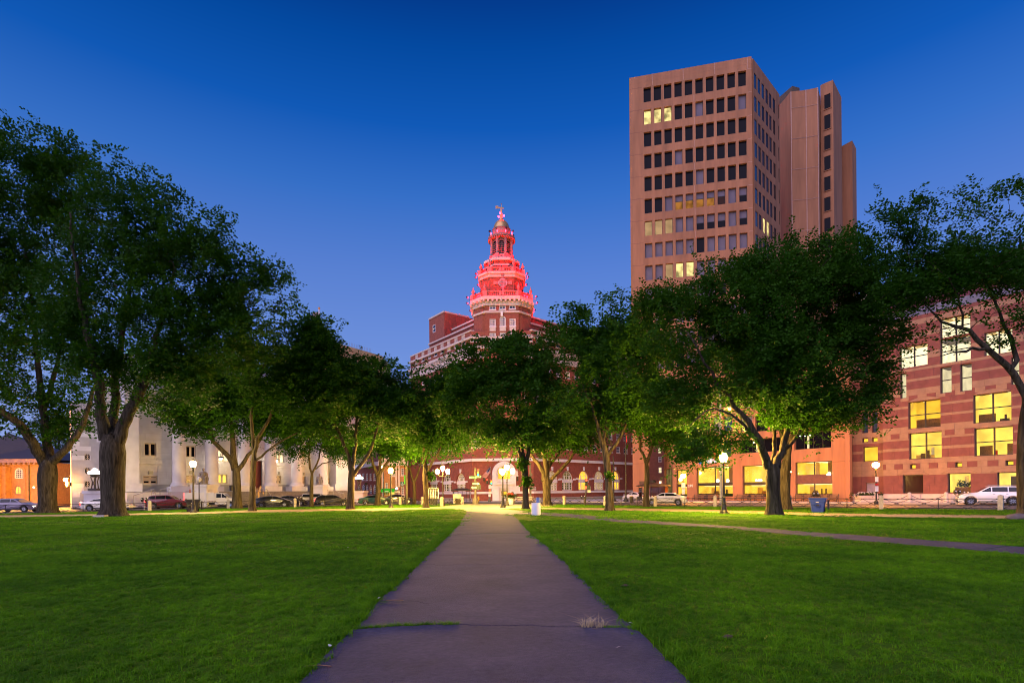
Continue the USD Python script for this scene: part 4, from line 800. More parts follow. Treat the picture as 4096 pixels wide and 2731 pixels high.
# recessed part by the bank
CR = CF.off(-1.1); ur0, ur1 = CR.u(3411), CR.u(3534.5)
def r6(x0, x1, y0, y1): xm = (x0 + x1) / 2; return sbox(CR.u(*q(6, x0, (y0 + y1) / 2)), CR.z(*q(6, xm, y1)), CR.u(*q(6, x1, (y0 + y1) / 2)), CR.z(*q(6, xm, y0)))
RO = [('slit', r6(497, 560, -10, 232)), ('slit', r6(608, 670, -12, 226)), ('small', r6(499, 563, 292, 340)), ('small', r6(610, 672, 285, 335)), ('mid', r6(507, 675, 390, 558)), ('door', r6(545, 660, 802, 1012)), ('slit', r6(497, 560, -330, -95)), ('slit', r6(608, 670, -332, -100))]
rop = unary_union([o for _, o in RO]); zr = ZH + 2.5
wall(hall, CR, sbox(ur0, 0, ur1 + .3, zr).difference(rop), 'sand_joint', .5)
part(hall, 'return_wall', MB().fbox(CF, -.02, .45, plz, ZH, -1.12, -.02), 'red_sandstone')
for z0, z1, k in lev:
    for (a, b) in ((ur0, ur0 + (ur1 - ur0) * .3), (ur0 + (ur1 - ur0) * .3, ur0 + (ur1 - ur0) * .68), (ur0 + (ur1 - ur0) * .68, ur1)):
        g = sbox(a + .008, z0 + .008, b - .008, z1 - .008).difference(rop.buffer(.03))
        if not g.is_empty and g.area > .02 and g.geom_type == 'Polygon': part(hall, 'stone', MB().fpoly(CR, g, -.05, .03), 'red_sandstone' if k == 'red' else 'tan_sandstone'); ns += 1
for kind, o in RO:
    if kind == 'door': d_ = part(hall, 'door', MB().fpoly(CR, o, -.25, -.18), 'door_mauve'); part(d_, 'handle', MB().fbox(CR, o.bounds[2] - .2, o.bounds[2] - .1, 1.0, 1.15, -.18, -.12), 'chrome')
    else: window(hall, CR, o, 'dark_frame', {'slit': 'blue_glass', 'small': 'lit_amber', 'mid': 'lit_amber'}[kind], .07, nz=2 if kind == 'slit' else 1, depth=.3)
part(hall, 'plinth_stone', MB().fbox(CR, ur0, CR.u(*q(6, 505, 950)), 0, plz, -.05, .08), 'cream_stone')
# its steep roof of scalloped red and grey slates, with a corner pier
for k in range(16):
    z0 = ZH + k * .34; m = MB(); n_ = 26
    for j in range(n_):
        ua = UE * .0 + (UE) * (j + (.5 if k % 2 else 0)) / n_; m.fbox(CF, ua, ua + UE / n_ - .02, z0, z0 + .40, -.35 - k * .22, -.27 - k * .22)
    part(hall, 'slate_course', m, 'roof_red' if (k // 3) % 2 else 'roof_gray')
part(hall, 'pier', MB().fbox(CR, ur0 + .8, ur1 - .2, ZH - 1, ZH + 4.5, -1.5, .35), 'cream_stone')
part(hall, 'core', MB().fbox(CF, .2, UE, 0, ZH - .2, -16, -4.2), 'sand_joint')

# --- courthouse with giant columns
cc = math.radians(43.7); K0 = at(716, 1960, 76.0); KF = Fr(K0, (math.cos(cc), math.sin(cc))); KW = KF.off(-2.4)
court = thing('courthouse', 'white marble courthouse with giant round columns and a dark red door', 'building', (*KF.P(12, 0)[:2], 0))
base_z = 2.75; ucol = [KF.u(x, 1850) for x in (716, 847, 976, 1082, 1186, 1290)]
dia = 1.68; CT = 14.2
for u_ in ucol:
    c_ = part(court, 'column', MB().lathe([(dia * .50, base_z + .55), (dia * .5, base_z + 3.5), (dia * .47, base_z + 7), (dia * .42, CT)], 28, KF.P(u_, 0)), 'marble', True)
    part(c_, 'base', MB().lathe([(dia * .62, base_z), (dia * .66, base_z + .12), (dia * .62, base_z + .26), (dia * .55, base_z + .32), (dia * .58, base_z + .44), (dia * .51, base_z + .55)], 28, KF.P(u_, 0)), 'marble', True)
    part(c_, 'plinth', MB().fbox(KF, u_ - 1.25, u_ + 1.25, base_z - .75, base_z - .005, -1.25, 1.25), 'marble')
    part(c_, 'capital', MB().lathe([(dia * .42, CT), (dia * .5, CT + .15), (dia * .44, CT + .4), (dia * .62, CT + 1.1), (dia * .66, CT + 1.25)], 20, KF.P(u_, 0)), 'marble', True)
ua, ub = KW.u(412, 1900), KW.u(1420, 1900)
def kr(x0, x1, y0, y1): xm = (x0 + x1) / 2; return sbox(KW.u(x0, (y0 + y1) / 2), KW.z(xm, y1), KW.u(x1, (y0 + y1) / 2), KW.z(xm, y0))
KO = [('low', kr(572, 629, 1902, 1934)), ('up', kr(577, 624, 1772, 1823)), ('low', kr(743, 781, 1900, 1930)), ('up', kr(743, 782, 1783, 1828)), ('lit', kr(870, 908, 1896, 1932)), ('glow', kr(868, 915, 1800, 1846)), ('door', kr(994, 1048, 1842, 1957)), ('low', kr(1104, 1124, 1902, 1934)), ('glow', kr(1100, 1136, 1814, 1850)), ('low', kr(1206, 1222, 1905, 1934)), ('low', kr(1312, 1332, 1912, 1936)), ('up', kr(1206, 1224, 1790, 1830))]
ko = unary_union([o for _, o in KO])
wall(court, KW, sbox(ua, 0, ub, 17).difference(ko), 'marble_dark', .6)
rk = random.Random(9); z = base_z + .3; row = 0; nst = 0
while z < 15.5:
    u_ = ua - rk.uniform(0, 1.5)
    while u_ < ub:
        w_ = rk.choice((1.6, 2.0, 2.4)); g = sbox(max(u_, ua) + .008, z + .008, min(u_ + w_, ub) - .008, z + .87).difference(ko.buffer(.12, join_style='mitre')); u_ += w_
        if not g.is_empty and g.area > .06 and nst < 295: part(court, 'stone', MB().fpoly(KW, g, -.03, .05 + rk.uniform(0, .006)), 'marble'); nst += 1
    z += .88; row += 1
for kind, o in KO:
    a, z0, b, z1 = o.bounds
    if kind == 'door':
        d_ = part(court, 'door', MB().fpoly(KW, o, -.5, -.4), 'door_red')
        for i in range(2):
            for j in range(4): part(d_, 'panel', MB().fbox(KW, a + (b - a) * (i * .5 + .08), a + (b - a) * (i * .5 + .42), z0 + (z1 - z0) * (j / 4 + .03), z0 + (z1 - z0) * (j / 4 + .22), -.40, -.34), 'door_red')
        part(d_, 'surround', MB().fpoly(KW, o.buffer(.35, join_style='mitre').difference(o).intersection(sbox(-99, z0, 99, 99)), -.4, .16), 'marble'); continue
    gl_ = {'low': 'dark_glass', 'up': 'dark_glass', 'lit': 'lit_yellow', 'glow': 'lit_white'}[kind]
    w_ = window(court, KW, o, 'cream_stone', gl_, .12, nx=2, depth=.3, bar=.26, pane2='blind' if kind == 'low' else None, split=.58 if kind == 'low' else None, thick=.12)
    part(w_, 'surround', MB().fpoly(KW, o.buffer(.16, join_style='mitre').difference(o), -.2, .12), 'marble')
    if kind == 'low': part(w_, 'air_conditioner', MB().fbox(KW, a + (b - a) * .36, a + (b - a) * .66, z1 + .2, z1 + .65, .0, .35), 'steel_gray'); part(w_, 'lintel', MB().fbox(KW, a - .6, b + .6, z1 + 1.6, z1 + 2.1, .05, .35), 'marble')
for x_, y_ in ((888, 1830), (1112, 1838)):
    l_ = part(court, 'lantern', MB().tube([KF.P(KF.u(x_, y_), KF.z(x_, y_ - 18), -.6), KF.P(KF.u(x_, y_), KF.z(x_, y_ + 2), -.6)], .04, 5).lathe([(0, 0), (.42, .05), (.48, .2), (0, .3)], 8, KF.P(KF.u(x_, y_), KF.z(x_, y_ + 2), -.6)), 'black_iron'); part(l_, 'bulb', MB().ball(KF.P(KF.u(x_, y_), KF.z(x_, y_ + 4), -.6), .2), 'globe_small')
for x0, x1 in ((500, 556), (1342, 1390)):   # end piers
    a, b = KF.u(x0, 1900), KF.u(x1, 1900); p_ = part(court, 'pier', MB().fbox(KF, a, b, base_z + .4, CT + 1.2, -2.2, .2), 'marble'); part(p_, 'base', MB().fbox(KF, a - .3, b + .3, base_z - .7, base_z + .39, -2.3, .5), 'marble')
e0, e1 = KF.u(495, 1900), KF.u(1400, 1900)
ent = part(court, 'entablature', MB().fbox(KF, e0, e1, CT + 1.26, CT + 2.6, -2.9, .55), 'marble')
part(ent, 'frieze', MB().fbox(KF, e0 + .1, e1 - .1, CT + 2.605, CT + 3.7, -2.9, .40), 'marble')
dm = MB(); n_ = int((e1 - e0) / .7)
for i in range(n_): dm.fbox(KF, e0 + (i + .25) * .7, e0 + (i + .7) * .7, CT + 3.705, CT + 4.0, .0, .75)
part(ent, 'dentils', dm, 'marble', kind='stuff')
part(ent, 'cornice', MB().fbox(KF, e0 - .4, e1 + .4, CT + 4.005, CT + 4.5, -2.9, 1.15), 'marble')
part(court, 'attic', MB().fbox(KF, e0 + .5, e1 - .5, CT + 4.505, CT + 6.2, -14, -1.2), 'marble_dark')
part(court, 'roof', MB().fbox(KF, e0 + 1, e1 - 1, CT + 6.205, CT + 7.0, -13, -1.8), 'copper_green')
part(court, 'core', MB().fbox(KW, ua + .2, ub - .2, 0, 17, -14, -1.4), 'marble_dark')
sa, sb = KF.u(860, 1950), KF.u(1372, 1950)
steps = 10
for i in range(steps):   # broad steps
    zt = (base_z - .76) * (1 - i / steps); part(court, 'step', MB().fbox(KF, sa - (0 if i < 5 else 1.0), sb, zt - (base_z - .76) / steps + .004, zt, -2.2 if i == 0 else 1.3 + .36 * i - .36, 1.3 + .36 * i), 'granite_dark')
part(court, 'terrace', MB().fbox(KF, KF.u(495, 1950), sa - .02, 0, base_z - .77, -2.2, 2.0), 'marble')
# left wing, greyer, with small grilled windows
WF = Fr(at(290, 1990, 72.0), (1.0, .55)); wu1 = WF.u(420, 1900)
WO = [sbox(WF.u(340, y1), WF.z(349, y1), WF.u(359, y1), WF.z(349, y0)) for y0, y1 in ((1679, 1702), (1816, 1838), (1871, 1893), (1925, 1947))] + [sbox(WF.u(404, y1), WF.z(410, y1), WF.u(416, y1), WF.z(410, y0)) for y0, y1 in ((1800, 1850), (1895, 1945))]
wo = unary_union(WO); wall(court, WF, sbox(0, 0, wu1, 14).difference(wo), 'marble_dark', .6, label='greyer left wing with small grilled windows')
z = 1.4; rk = random.Random(3)
while z < 12:
    u_ = -.2
    while u_ < wu1:
        w_ = rk.choice((1.0, 1.4, 2.2)); g = sbox(max(u_, 0) + .008, z + .008, min(u_ + w_, wu1) - .008, z + .60).difference(wo.buffer(.08)); u_ += w_
        if not g.is_empty and g.area > .05 and rk.random() < .8: part(court, 'stone', MB().fpoly(WF, g, -.02, .03), 'marble' if rk.random() < .3 else 'marble_dark')
    z += .61
for o in WO:
    w_ = window(court, WF, o, 'dark_frame', 'dark_glass', .05, depth=.25); a, z0, b, z1 = o.bounds
    part(w_, 'grille', MB().tube([WF.P(a, z0, -.1), WF.P(b, z1, -.1)], .03, 4).tube([WF.P(a, z1, -.1), WF.P(b, z0, -.1)], .03, 4).tube([WF.P((a + b) / 2, z0, -.1), WF.P((a + b) / 2, z1, -.1)], .03, 4), 'cream_stone')
part(court, 'flank_wall', MB().fbox(through(at(286, 1990, 72.05), at(281, 1990, 84)), 0, 12, 0, 14, -.5, 0), 'cream_stone')

# --- brick row building with arched white windows
bd = at(1414, 1990, 118.0); bD = through(bd, at(1527, 1990, 102.0)); row_ = thing('brick_row_building', 'two storey red brick building with white arched ground floor windows, left of the green awning', 'building', bd)
zt = bD.z(1450, 1871); wl = []
for x in (1438, 1453, 1468, 1482.5, 1498, 1514): wl += [('up', sbox(bD.u(x - 4), bD.z(x, 1919), bD.u(x + 4), bD.z(x, 1893))), ('arch', archpoly(bD.u(x - 4.6), bD.u(x + 4.6), bD.z(x, 1974), bD.z(x, 1937)))]
wall(row_, bD, sbox(0, 0, bD.u(1527), zt).difference(unary_union([o for _, o in wl])), 'red_brick', .5)
for k, o in wl: window(row_, bD, o, 'white_trim', 'dark_glass' if k == 'up' else 'blue_glass', .10, nx=2, nz=3 if k == 'up' else 4, depth=.1, bar=.06, sill='white_trim' if k == 'up' else None)
part(row_, 'cornice', MB().fbox(bD, -.2, bD.u(1527), zt + .005, zt + .75, -.6, .35), 'white_trim'); part(row_, 'upper_storey', MB().fbox(bD, .5, bD.u(1515), zt, zt + 3.0, -8, -3), 'dark_brick')
part(row_, 'core', MB().fbox(bD, .2, bD.u(1526), 0, zt - .1, -9, -.8), 'dark_brick')
ck = thing('hanging_sign', 'round black hanging clock sign on the brick row building', 'sign', bD.P(bD.u(1469), bD.z(1469, 1950), .5)); m = MB().fpoly(bD, Point(bD.uv(1469, 1950)).buffer(.62, 12), .45, .57); part(ck, 'disc', m, 'sign_black'); part(ck, 'face', MB().fpoly(bD, Point(bD.uv(1469, 1950)).buffer(.40, 12).difference(Point(bD.uv(1469, 1950)).buffer(.28, 12)), .575, .59), 'paint_white'); part(ck, 'bracket', MB().fbox(bD, bD.u(1469) - .04, bD.u(1469) + .04, bD.z(1469, 1950) + .62, bD.z(1469, 1950) + 1.0, 0, .55), 'black_iron')
# --- bank with green awning
bA = Fr(at(1525, 1990, 101.0), (1, -.02)); bank = thing('corner_bank', 'orange lit brick bank with stone pilasters and a green awning', 'building', bA.P(4, 0))
zt = bA.z(1580, 1846); u1_ = bA.u(1627); wl = [sbox(bA.u(x0), bA.z(x0, y1), bA.u(x1), bA.z(x0, y0)) for x0, x1, y0, y1 in ((1603, 1616, 1872, 1901), (1605, 1616, 1945, 1977), (1540, 1551, 1930, 1978), (1556, 1578, 1960, 1990), (1565, 1580, 1885, 1903))]
wall(bank, bA, sbox(0, 0, u1_, zt).difference(unary_union(wl)), 'orange_brick', .5)
for i, o in enumerate(wl): window(bank, bA, o, 'white_trim', ['dark_glass', 'brown_glass', 'brown_glass', 'lit_yellow', 'dark_glass'][i], .08, nx=3, nz=4, depth=.15, bar=.05, sill='cream_stone')
for x in (1532, 1586, 1597): part(bank, 'pilaster', MB().fbox(bA, bA.u(x - 3.5), bA.u(x + 3.5), 0, zt - .8, .0, .25), 'cream_stone')
part(bank, 'cornice', MB().fbox(bA, -.3, u1_ + .3, zt - .75, zt + .3, .0, .6), 'cream_stone'); part(bank, 'parapet', MB().fbox(bA, 0, u1_, zt + .305, zt + 1.5, -.5, .2), 'cream_stone')
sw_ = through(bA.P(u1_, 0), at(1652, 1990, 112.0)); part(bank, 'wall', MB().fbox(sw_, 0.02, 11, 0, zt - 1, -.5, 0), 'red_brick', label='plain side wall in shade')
part(bank, 'core', MB().fbox(bA, .2, u1_ - .2, 0, zt - .2, -9, -.9), 'dark_brick')
aw = part(bank, 'awning', MB().fpoly(bA, unary_union([sbox(bA.u(1533), bA.z(1555, 1968), bA.u(1581), bA.z(1555, 1957)), Polygon([(bA.u(1533), bA.z(1555, 1957.2)), (bA.u(1581), bA.z(1555, 1957.2)), (bA.u(1576), bA.z(1555, 1953.5)), (bA.u(1538), bA.z(1555, 1953.5))])]), .2, 1.8), 'awning_glow')
sign_text(bank, bA, 'BANK', 1549, 1962.5, 1966.5, 1.81, 'paint_white')
sgn_ = thing('bank_plaque', 'square dark green hanging bank sign with white lettering', 'sign', bA.P(bA.u(1611), bA.z(1611, 1935), .4))
part(sgn_, 'board', MB().fbox(bA, bA.u(1604), bA.u(1617), bA.z(1611, 1943), bA.z(1611, 1926), .3, .42), 'sign_green'); sign_text(sgn_, bA, 'Citizens', 1605, 1934.5, 1937.3, .425, 'paint_white'); sign_text(sgn_, bA, 'Bank', 1607.5, 1938.6, 1941.4, .425, 'paint_white'); part(sgn_, 'mark', MB().fbox(bA, bA.u(1609.3), bA.u(1612.7), bA.z(1611, 1932.5), bA.z(1611, 1928.5), .425, .44), 'paint_white')

# --- brick bank tower with the red lit lantern
ZU = 97.5
wl_ = math.atan2(F, 1687); wr_ = math.atan2(F, 2437)
cL, cR = at(1890, 1990, ZU), at(2135, 1990, ZU)
UL = Fr(cL, (-math.cos(wl_), math.sin(wl_))); UR = Fr(cR, (math.cos(wr_), math.sin(wr_))); UM = through(cL, cR)
MW = np.linalg.norm((cR - cL)[:2])
uni = thing('brick_bank_tower', 'red brick bank building with stepped wings and a red lit domed tower', 'building', (*((cL + cR)[:2] / 2), 0))
pz = UL.z(1890, 1322); cz1 = UL.z(1886, 1372) - .55; cz0 = UL.z(1886, 1392) - .55; bz = UM.z(2015, 1838)
fl = (UL.z(1738, 1413) - UL.z(1738, 1468))
wz = UL.z(1738, 1413)   # centre height of the top row
ww, wh = 1.25, UL.z(1738, 1401) - UL.z(1738, 1426)
ends = {}
zs = [wz - fl * i for i in range(0, 9)]; zs = [z for z in zs if z > bz + 2.0]
blinds = ['blind', 'dark_glass', 'blue_glass', 'lit_soft', 'blind']
rU = random.Random(12)
for fr, xs, x_end, side in ((UL, (1667, 1692, 1717.6, 1742.6, 1769, 1796, 1825, 1854), 1643, 'L'), (UR, None, None, 'R')):
    if side == 'L': us = [UL.u(x, 1413) for x in xs]; Lw = UL.u(x_end, 1600); pitch = (us[0] - us[-1]) / 7
    else: us = [1.6 + pitch * i for i in range(16)]; Lw = us[-1] + 2.0
    ends[side] = Lw
    hs = []; ob = []
    for z in zs:
        for u_ in us: o = sbox(u_ - ww / 2, z - wh / 2, u_ + ww / 2, z + wh / 2); hs.append(o); ob.append(o)
    ga = []
    gx = (1684, 1735, 1789, 1844) if side == 'L' else (2208, 2270, 2335, 2396, 2461)
    for x in gx:
        u_ = fr.u(x, 1950); ht = fr.z(x, 1882 if side == 'R' else 1892); o = archpoly(u_ - 1.5, u_ + 1.5, 1.75, ht); ga.append(o)
    wall(uni, fr, sbox(0, 0, Lw, pz).difference(unary_union(hs + ga)), 'red_brick', .6)
    for i, o in enumerate(ob): window(uni, fr, o, 'white_trim', rU.choice(blinds), .12, nx=1, split=.5, depth=.12, bar=.05, sill='cream_stone')
    for o in ga:
        a, z0, b, z1 = o.bounds; zq = z0 + (z1 - z0) * .47
        w_ = window(uni, fr, o, 'white_trim', rU.choice(['lit_amber', 'lit_soft', 'lit_dim']) if side == 'R' else rU.choice(['lit_soft', 'lit_dim']), .16, nx=4, nz=7, depth=.3, bar=.05)
        part(w_, 'spandrel', MB().fbox(fr, a, b, zq - .3, zq + .3, -.3, -.05), 'white_trim')
        for s_ in (a + (b - a) * .28, a + (b - a) * .72): part(w_, 'mullion', MB().fbox(fr, s_ - .07, s_ + .07, z0, z1 - .9, -.24, -.12), 'white_trim')
        ring = o.buffer(.28).difference(o).intersection(sbox(-99, z1 - 1.5, 99, 99)); part(w_, 'arch_trim', MB().fpoly(fr, ring, -.05, .10), 'red_brick' )
        part(w_, 'keystone', MB().fbox(fr, (a + b) / 2 - .18, (a + b) / 2 + .18, z1 + .02, z1 + .75, .0, .2), 'white_trim')
        for s_ in (a - .75, b + .08): part(w_, 'impost', MB().fbox(fr, s_, s_ + .67, z1 - 1.75, z1 - 1.45, .0, .14), 'white_trim')
    part(uni, 'belt_course', MB().fbox(fr, 0, Lw, bz - .25, bz + .25, .0, .30), 'white_trim'); part(uni, 'belt_course', MB().fbox(fr, 0, Lw, 1.25, 1.65, .0, .16), 'white_trim')
    part(uni, 'base_course', MB().fbox(fr, 0, Lw, 0, .5, .0, .14), 'granite')
    part(uni, 'cornice', MB().fbox(fr, -.4, Lw + .3, cz1 - .5, cz1, .0, .55), 'cream_stone'); part(uni, 'frieze', MB().fbox(fr, -.2, Lw + .1, cz0 - 1.3, cz1 - 1.0, .0, .25), 'cream_stone')
    m = MB()
    for i in range(int(Lw / .62)): m.fbox(fr, i * .62, i * .62 + .30, cz1 - .98, cz1 - .505, .0, .45)
    part(uni, 'modillions', m, 'cream_stone', kind='stuff')
    part(uni, 'coping', MB().fbox(fr, -.3, Lw + .2, pz - 1.35, pz - 1.0, .0, .35), 'cream_stone'); part(uni, 'coping', MB().fbox(fr, -.1, Lw, pz + .005, pz + .22, -.65, .12), 'cream_stone')
    for u_ in us:
        m = MB()
        for j in range(5): m.fbox(fr, u_ - .5 + j * .22, u_ - .4 + j * .22, pz - .93, pz - .05, .0, .08)
        part(uni, 'balusters', m, 'cream_stone')
    # set back upper storeys
    hi = UL.z(1872, 1268); B2 = fr.off(-2.4); L2 = Lw - 4.0
    part(uni, 'wall', MB().fbox(B2, 0, L2, pz - .4, hi - .7, -7, 0), 'red_brick', label='set back storey of the wing'); 
    for z in (hi - .7, hi - 1.9): part(uni, 'coping', MB().fbox(B2, -.1, L2 + .1, z + .005, z + .28, -.6, .3), 'cream_stone')
    B3 = fr.off(-5.0); h3 = UL.z(1872, 1254); part(uni, 'wall', MB().fbox(B3, 0, L2 - 5.0, hi - .4, h3 + 1.0, -6, 0), 'red_brick', label='second set back storey of the wing'); part(uni, 'coping', MB().fbox(B3, -.1, L2 - 4.9, h3 + 1.005, h3 + 1.3, -.6, .25), 'cream_stone')
    part(uni, 'core', MB().fbox(fr, .3, Lw, 0, pz - .5, -12, -.9), 'dark_brick')
    if side == 'L':
        a, b = UL.u(1716.5, 1330), UL.u(1777, 1330); a, b = min(a, b), max(a, b); PHF = fr.off(-3.2); zt_ = PHF.z(1777, 1249)
        o = sbox(PHF.u(1742.0, 1310) , PHF.z(1747, 1324), PHF.u(1742, 1310) + 1.2, PHF.z(1747, 1293)); o = sbox(min(o.bounds[0], o.bounds[2]), o.bounds[1], max(o.bounds[0], o.bounds[2]), o.bounds[3])
        ph_ = part(uni, 'penthouse', MB().fpoly(PHF, sbox(PHF.u(1777.5, 1300), hi - 5, PHF.u(1716.5, 1300), zt_).difference(o), -.4, 0), 'red_brick'); part(ph_, 'coping', MB().fbox(PHF, PHF.u(1777.5, 1300), PHF.u(1716.5, 1300), zt_ + .005, zt_ + .3, -6, .15), 'cream_stone'); part(ph_, 'side_wall', MB().fbox(PHF, PHF.u(1777.5, 1300), PHF.u(1716.5, 1300), hi - 5, zt_ - .01, -7, -.41), 'red_brick')
        window(uni, PHF, o, 'white_trim', 'blue_glass', .12, split=.5, depth=.1)
# corner bay with the entrance
dr = archpoly(UM.u(1986), UM.u(2047), .1, UM.z(2015, 1862)); upw = []
for z in zs:
    for x in (1905, 2118): u_ = UM.u(x); upw.append(sbox(u_ - .8, z - wh / 2, u_ + .8, z + wh / 2))
wall(uni, UM, sbox(0, 0, MW, pz).difference(unary_union([dr] + upw)), 'red_brick', .6)
for o in upw: window(uni, UM, o, 'white_trim', rU.choice(blinds), .12, split=.5, depth=.12, sill='cream_stone')
for z0, z1, w_ in ((bz - .25, bz + .25, .3), (1.25, 1.65, .16), (cz1 - .5, cz1, .55), (cz0 - 1.3, cz1 - 1.0, .25), (pz - 1.35, pz - 1.0, .35)):
    for a, b in ((0, dr.bounds[0] - .3), (dr.bounds[2] + .3, MW)) if z0 < 2 else ((0, MW),): part(uni, 'belt_course', MB().fbox(UM, a, b, z0, z1, .0, w_), 'white_trim' if z0 < 12 else 'cream_stone')
a, z0, b, z1 = dr.bounds; zm = UM.z(2015, 1929)
en = part(uni, 'doorway', MB().fpoly(UM, dr.buffer(.75).difference(dr).intersection(sbox(-99, .02, 99, 99)), -.1, .35), 'white_trim')
part(en, 'fanlight', MB().fpoly(UM, dr.intersection(sbox(a, zm + .35, b, z1)).buffer(-.25), -.5, -.45), 'lit_amber'); part(en, 'fanlight_frame', MB().fpoly(UM, dr.intersection(sbox(a, zm + .05, b, z1)).difference(dr.intersection(sbox(a, zm + .35, b, z1)).buffer(-.28)), -.5, -.2), 'white_trim')
part(en, 'pediment', MB().fbox(UM, a - .45, b + .45, zm - .35, zm, -.3, .8), 'white_trim'); part(en, 'pediment', MB().fbox(UM, a - .2, b + .2, zm - 1.0, zm - .36, -.3, .5), 'white_trim')
for s_ in (a - .05, b - .45): part(en, 'column', MB().fbox(UM, s_, s_ + .5, .02, zm - 1.005, -.25, .45), 'white_trim')
dx0, dx1, dz = a + (b - a) * .3, a + (b - a) * .72, zm - 1.5
part(en, 'panel', MB().fpoly(UM, sbox(a + .45, .02, b - .45, zm - 1.0).difference(sbox(dx0, .02, dx1, dz)), -.45, -.2), 'white_trim'); part(en, 'transom_light', MB().fbox(UM, dx0 + .1, dx1 - .1, dz - .75, dz - .1, -.42, -.38), 'lit_amber')
for i in range(2):
    d0 = dx0 + (dx1 - dx0) * i / 2; d1 = dx0 + (dx1 - dx0) * (i + 1) / 2; dd = part(en, 'door', MB().fbox(UM, d0 + .02, d1 - .02, .02, dz - .85, -.45, -.36), 'white_trim'); part(dd, 'pane', MB().fbox(UM, d0 + .3, d1 - .25, 1.2, dz - 1.2, -.36, -.35), 'lit_orange' if i else 'brown_glass')
for x0, x1 in ((1962, 1973), (2063, 2080)):
    p_ = Polygon([UM.uv(x0, 1968), UM.uv(x1, 1968), UM.uv(x1, 1944.5), UM.uv((x0 + x1) / 2, 1940.5), UM.uv(x0, 1944.5)]); part(uni, 'notice_board', MB().fpoly(UM, p_, .0, .18), 'white_trim')
for px in (2126, 1897):
    fr_, d0 = (UM, px - 3) if px > 2000 else (UM, px - 2)
    sign_text(uni, UM, 'WELLS', d0 - 2, 1946.5, 1951.5, .02, 'paint_white'); sign_text(uni, UM, 'FARGO', d0 - 2, 1954.3, 1959.3, .02, 'paint_white')
for x in (1936.5, 2070): l_ = part(uni, 'wall_lantern', MB().fbox(UM, UM.u(x - 3), UM.u(x + 3), UM.z(x, 1923), UM.z(x, 1904), .1, .6), 'black_iron')
part(uni, 'core', MB().prism(Polygon([UM.P(.3, 0, -.9)[:2], UM.P(MW - .3, 0, -.9)[:2], UR.P(2, 0, -12)[:2], UL.P(2, 0, -12)[:2]]), 0, pz - .3), 'dark_brick')
# the tower: stacked eight sided storeys
DT = 5.1; tc = at(2009.5, 1300, ZU - .3 + DT)[:2]
hw = (at(2077, 1430, ZU - .3) - at(1942, 1430, ZU - .3))[0] / 2
def octo(f, dpt):
    """Eight sided plan: front half width f, depth of the front face dpt in front of the centre."""
    q_ = dpt; s_ = f
    return np.array([(-s_, -q_), (s_, -q_), (q_, -s_), (q_, s_), (s_, q_), (-s_, q_), (-q_, s_), (-q_, -s_)]) + tc
def ring_wall(name, f, dpt, z0, z1, m_, extra=None): return part(uni, name, MB().prism(Polygon(octo(f, dpt)), z0, z1), m_)
TFm = Fr(octo(hw, DT)[0], (1, 0))
def tz(px, py, dpt=DT): return at(px, py, tc[1] - dpt)[2]
k_ = 1 / 1.96
z_c = tz(*qt(805, 885)); z_b1 = tz(*qt(805, 845)); z_rail1 = tz(*qt(805, 805))
# main shaft with windows on the front face
sh = []
for x0, x1, y0, y1, nx, nz in ((1205, 1305, 135, 228, 2, 2), (1360, 1460, 130, 223, 2, 2), (1516, 1616, 124, 218, 2, 2), (1210, 1305, 372, 490, 4, 4), (1522, 1617, 365, 483, 4, 4), (1210, 1308, 590, 718, 4, 4), (1370, 1464, 586, 710, 4, 4), (1524, 1620, 580, 700, 4, 4)):
    a_, b_ = TFm.uv(*qw(x0, y1)), TFm.uv(*qw(x1, y0)); sh.append((sbox(a_[0], a_[1], b_[0], b_[1]), nx, nz))
a_, b_ = TFm.uv(*qw(1368, 488)), TFm.uv(*qw(1462, 325)); sh.append((archpoly(a_[0], b_[0], a_[1], b_[1]), 4, 5))
fw_ = 2 * hw
wall(uni, TFm, sbox(0, pz - 8, fw_, z_c - .05).difference(unary_union([o for o, _, _ in sh])), 'red_brick', .5, label='front of the tower shaft')
part(uni, 'tower_shaft', MB().prism(Polygon(octo(hw - .02, DT)).intersection(sbox(-500, tc[1] - DT + .52, 500, 500)), pz - 8, z_c - .05), 'red_brick')
for i, (o, nx, nz) in enumerate(sh):
    window(uni, TFm, o, 'white_trim', 'blue_glass' if i < 3 else 'blind', .13, nx=nx, nz=nz, depth=.15, bar=.06, sill='white_trim')
for x0, x1, y0, y1 in ((1210, 1305, 492, 568), (1368, 1464, 490, 565), (1522, 1619, 484, 560)):
    a_, b_ = TFm.uv(*qw(x0, y1)), TFm.uv(*qw(x1, y0)); part(uni, 'spandrel_panel', MB().fbox(TFm, a_[0], b_[0], a_[1], b_[1], .0, .08), 'cream_stone')
def band(f, dpt, z0, z1, m_, name='band'): return part(uni, name, MB().prism(Polygon(octo(f, dpt)), z0, z1), m_)
zb = tz(*qt(805, 975)); band(hw + .12, DT + .12, zb - .15, zb + .18, 'cream_stone', 'string_course'); part(uni, 'keystone', MB().fbox(TFm, fw_ / 2 - .2, fw_ / 2 + .2, zb - .8, zb + .1, 0, .25), 'white_trim')
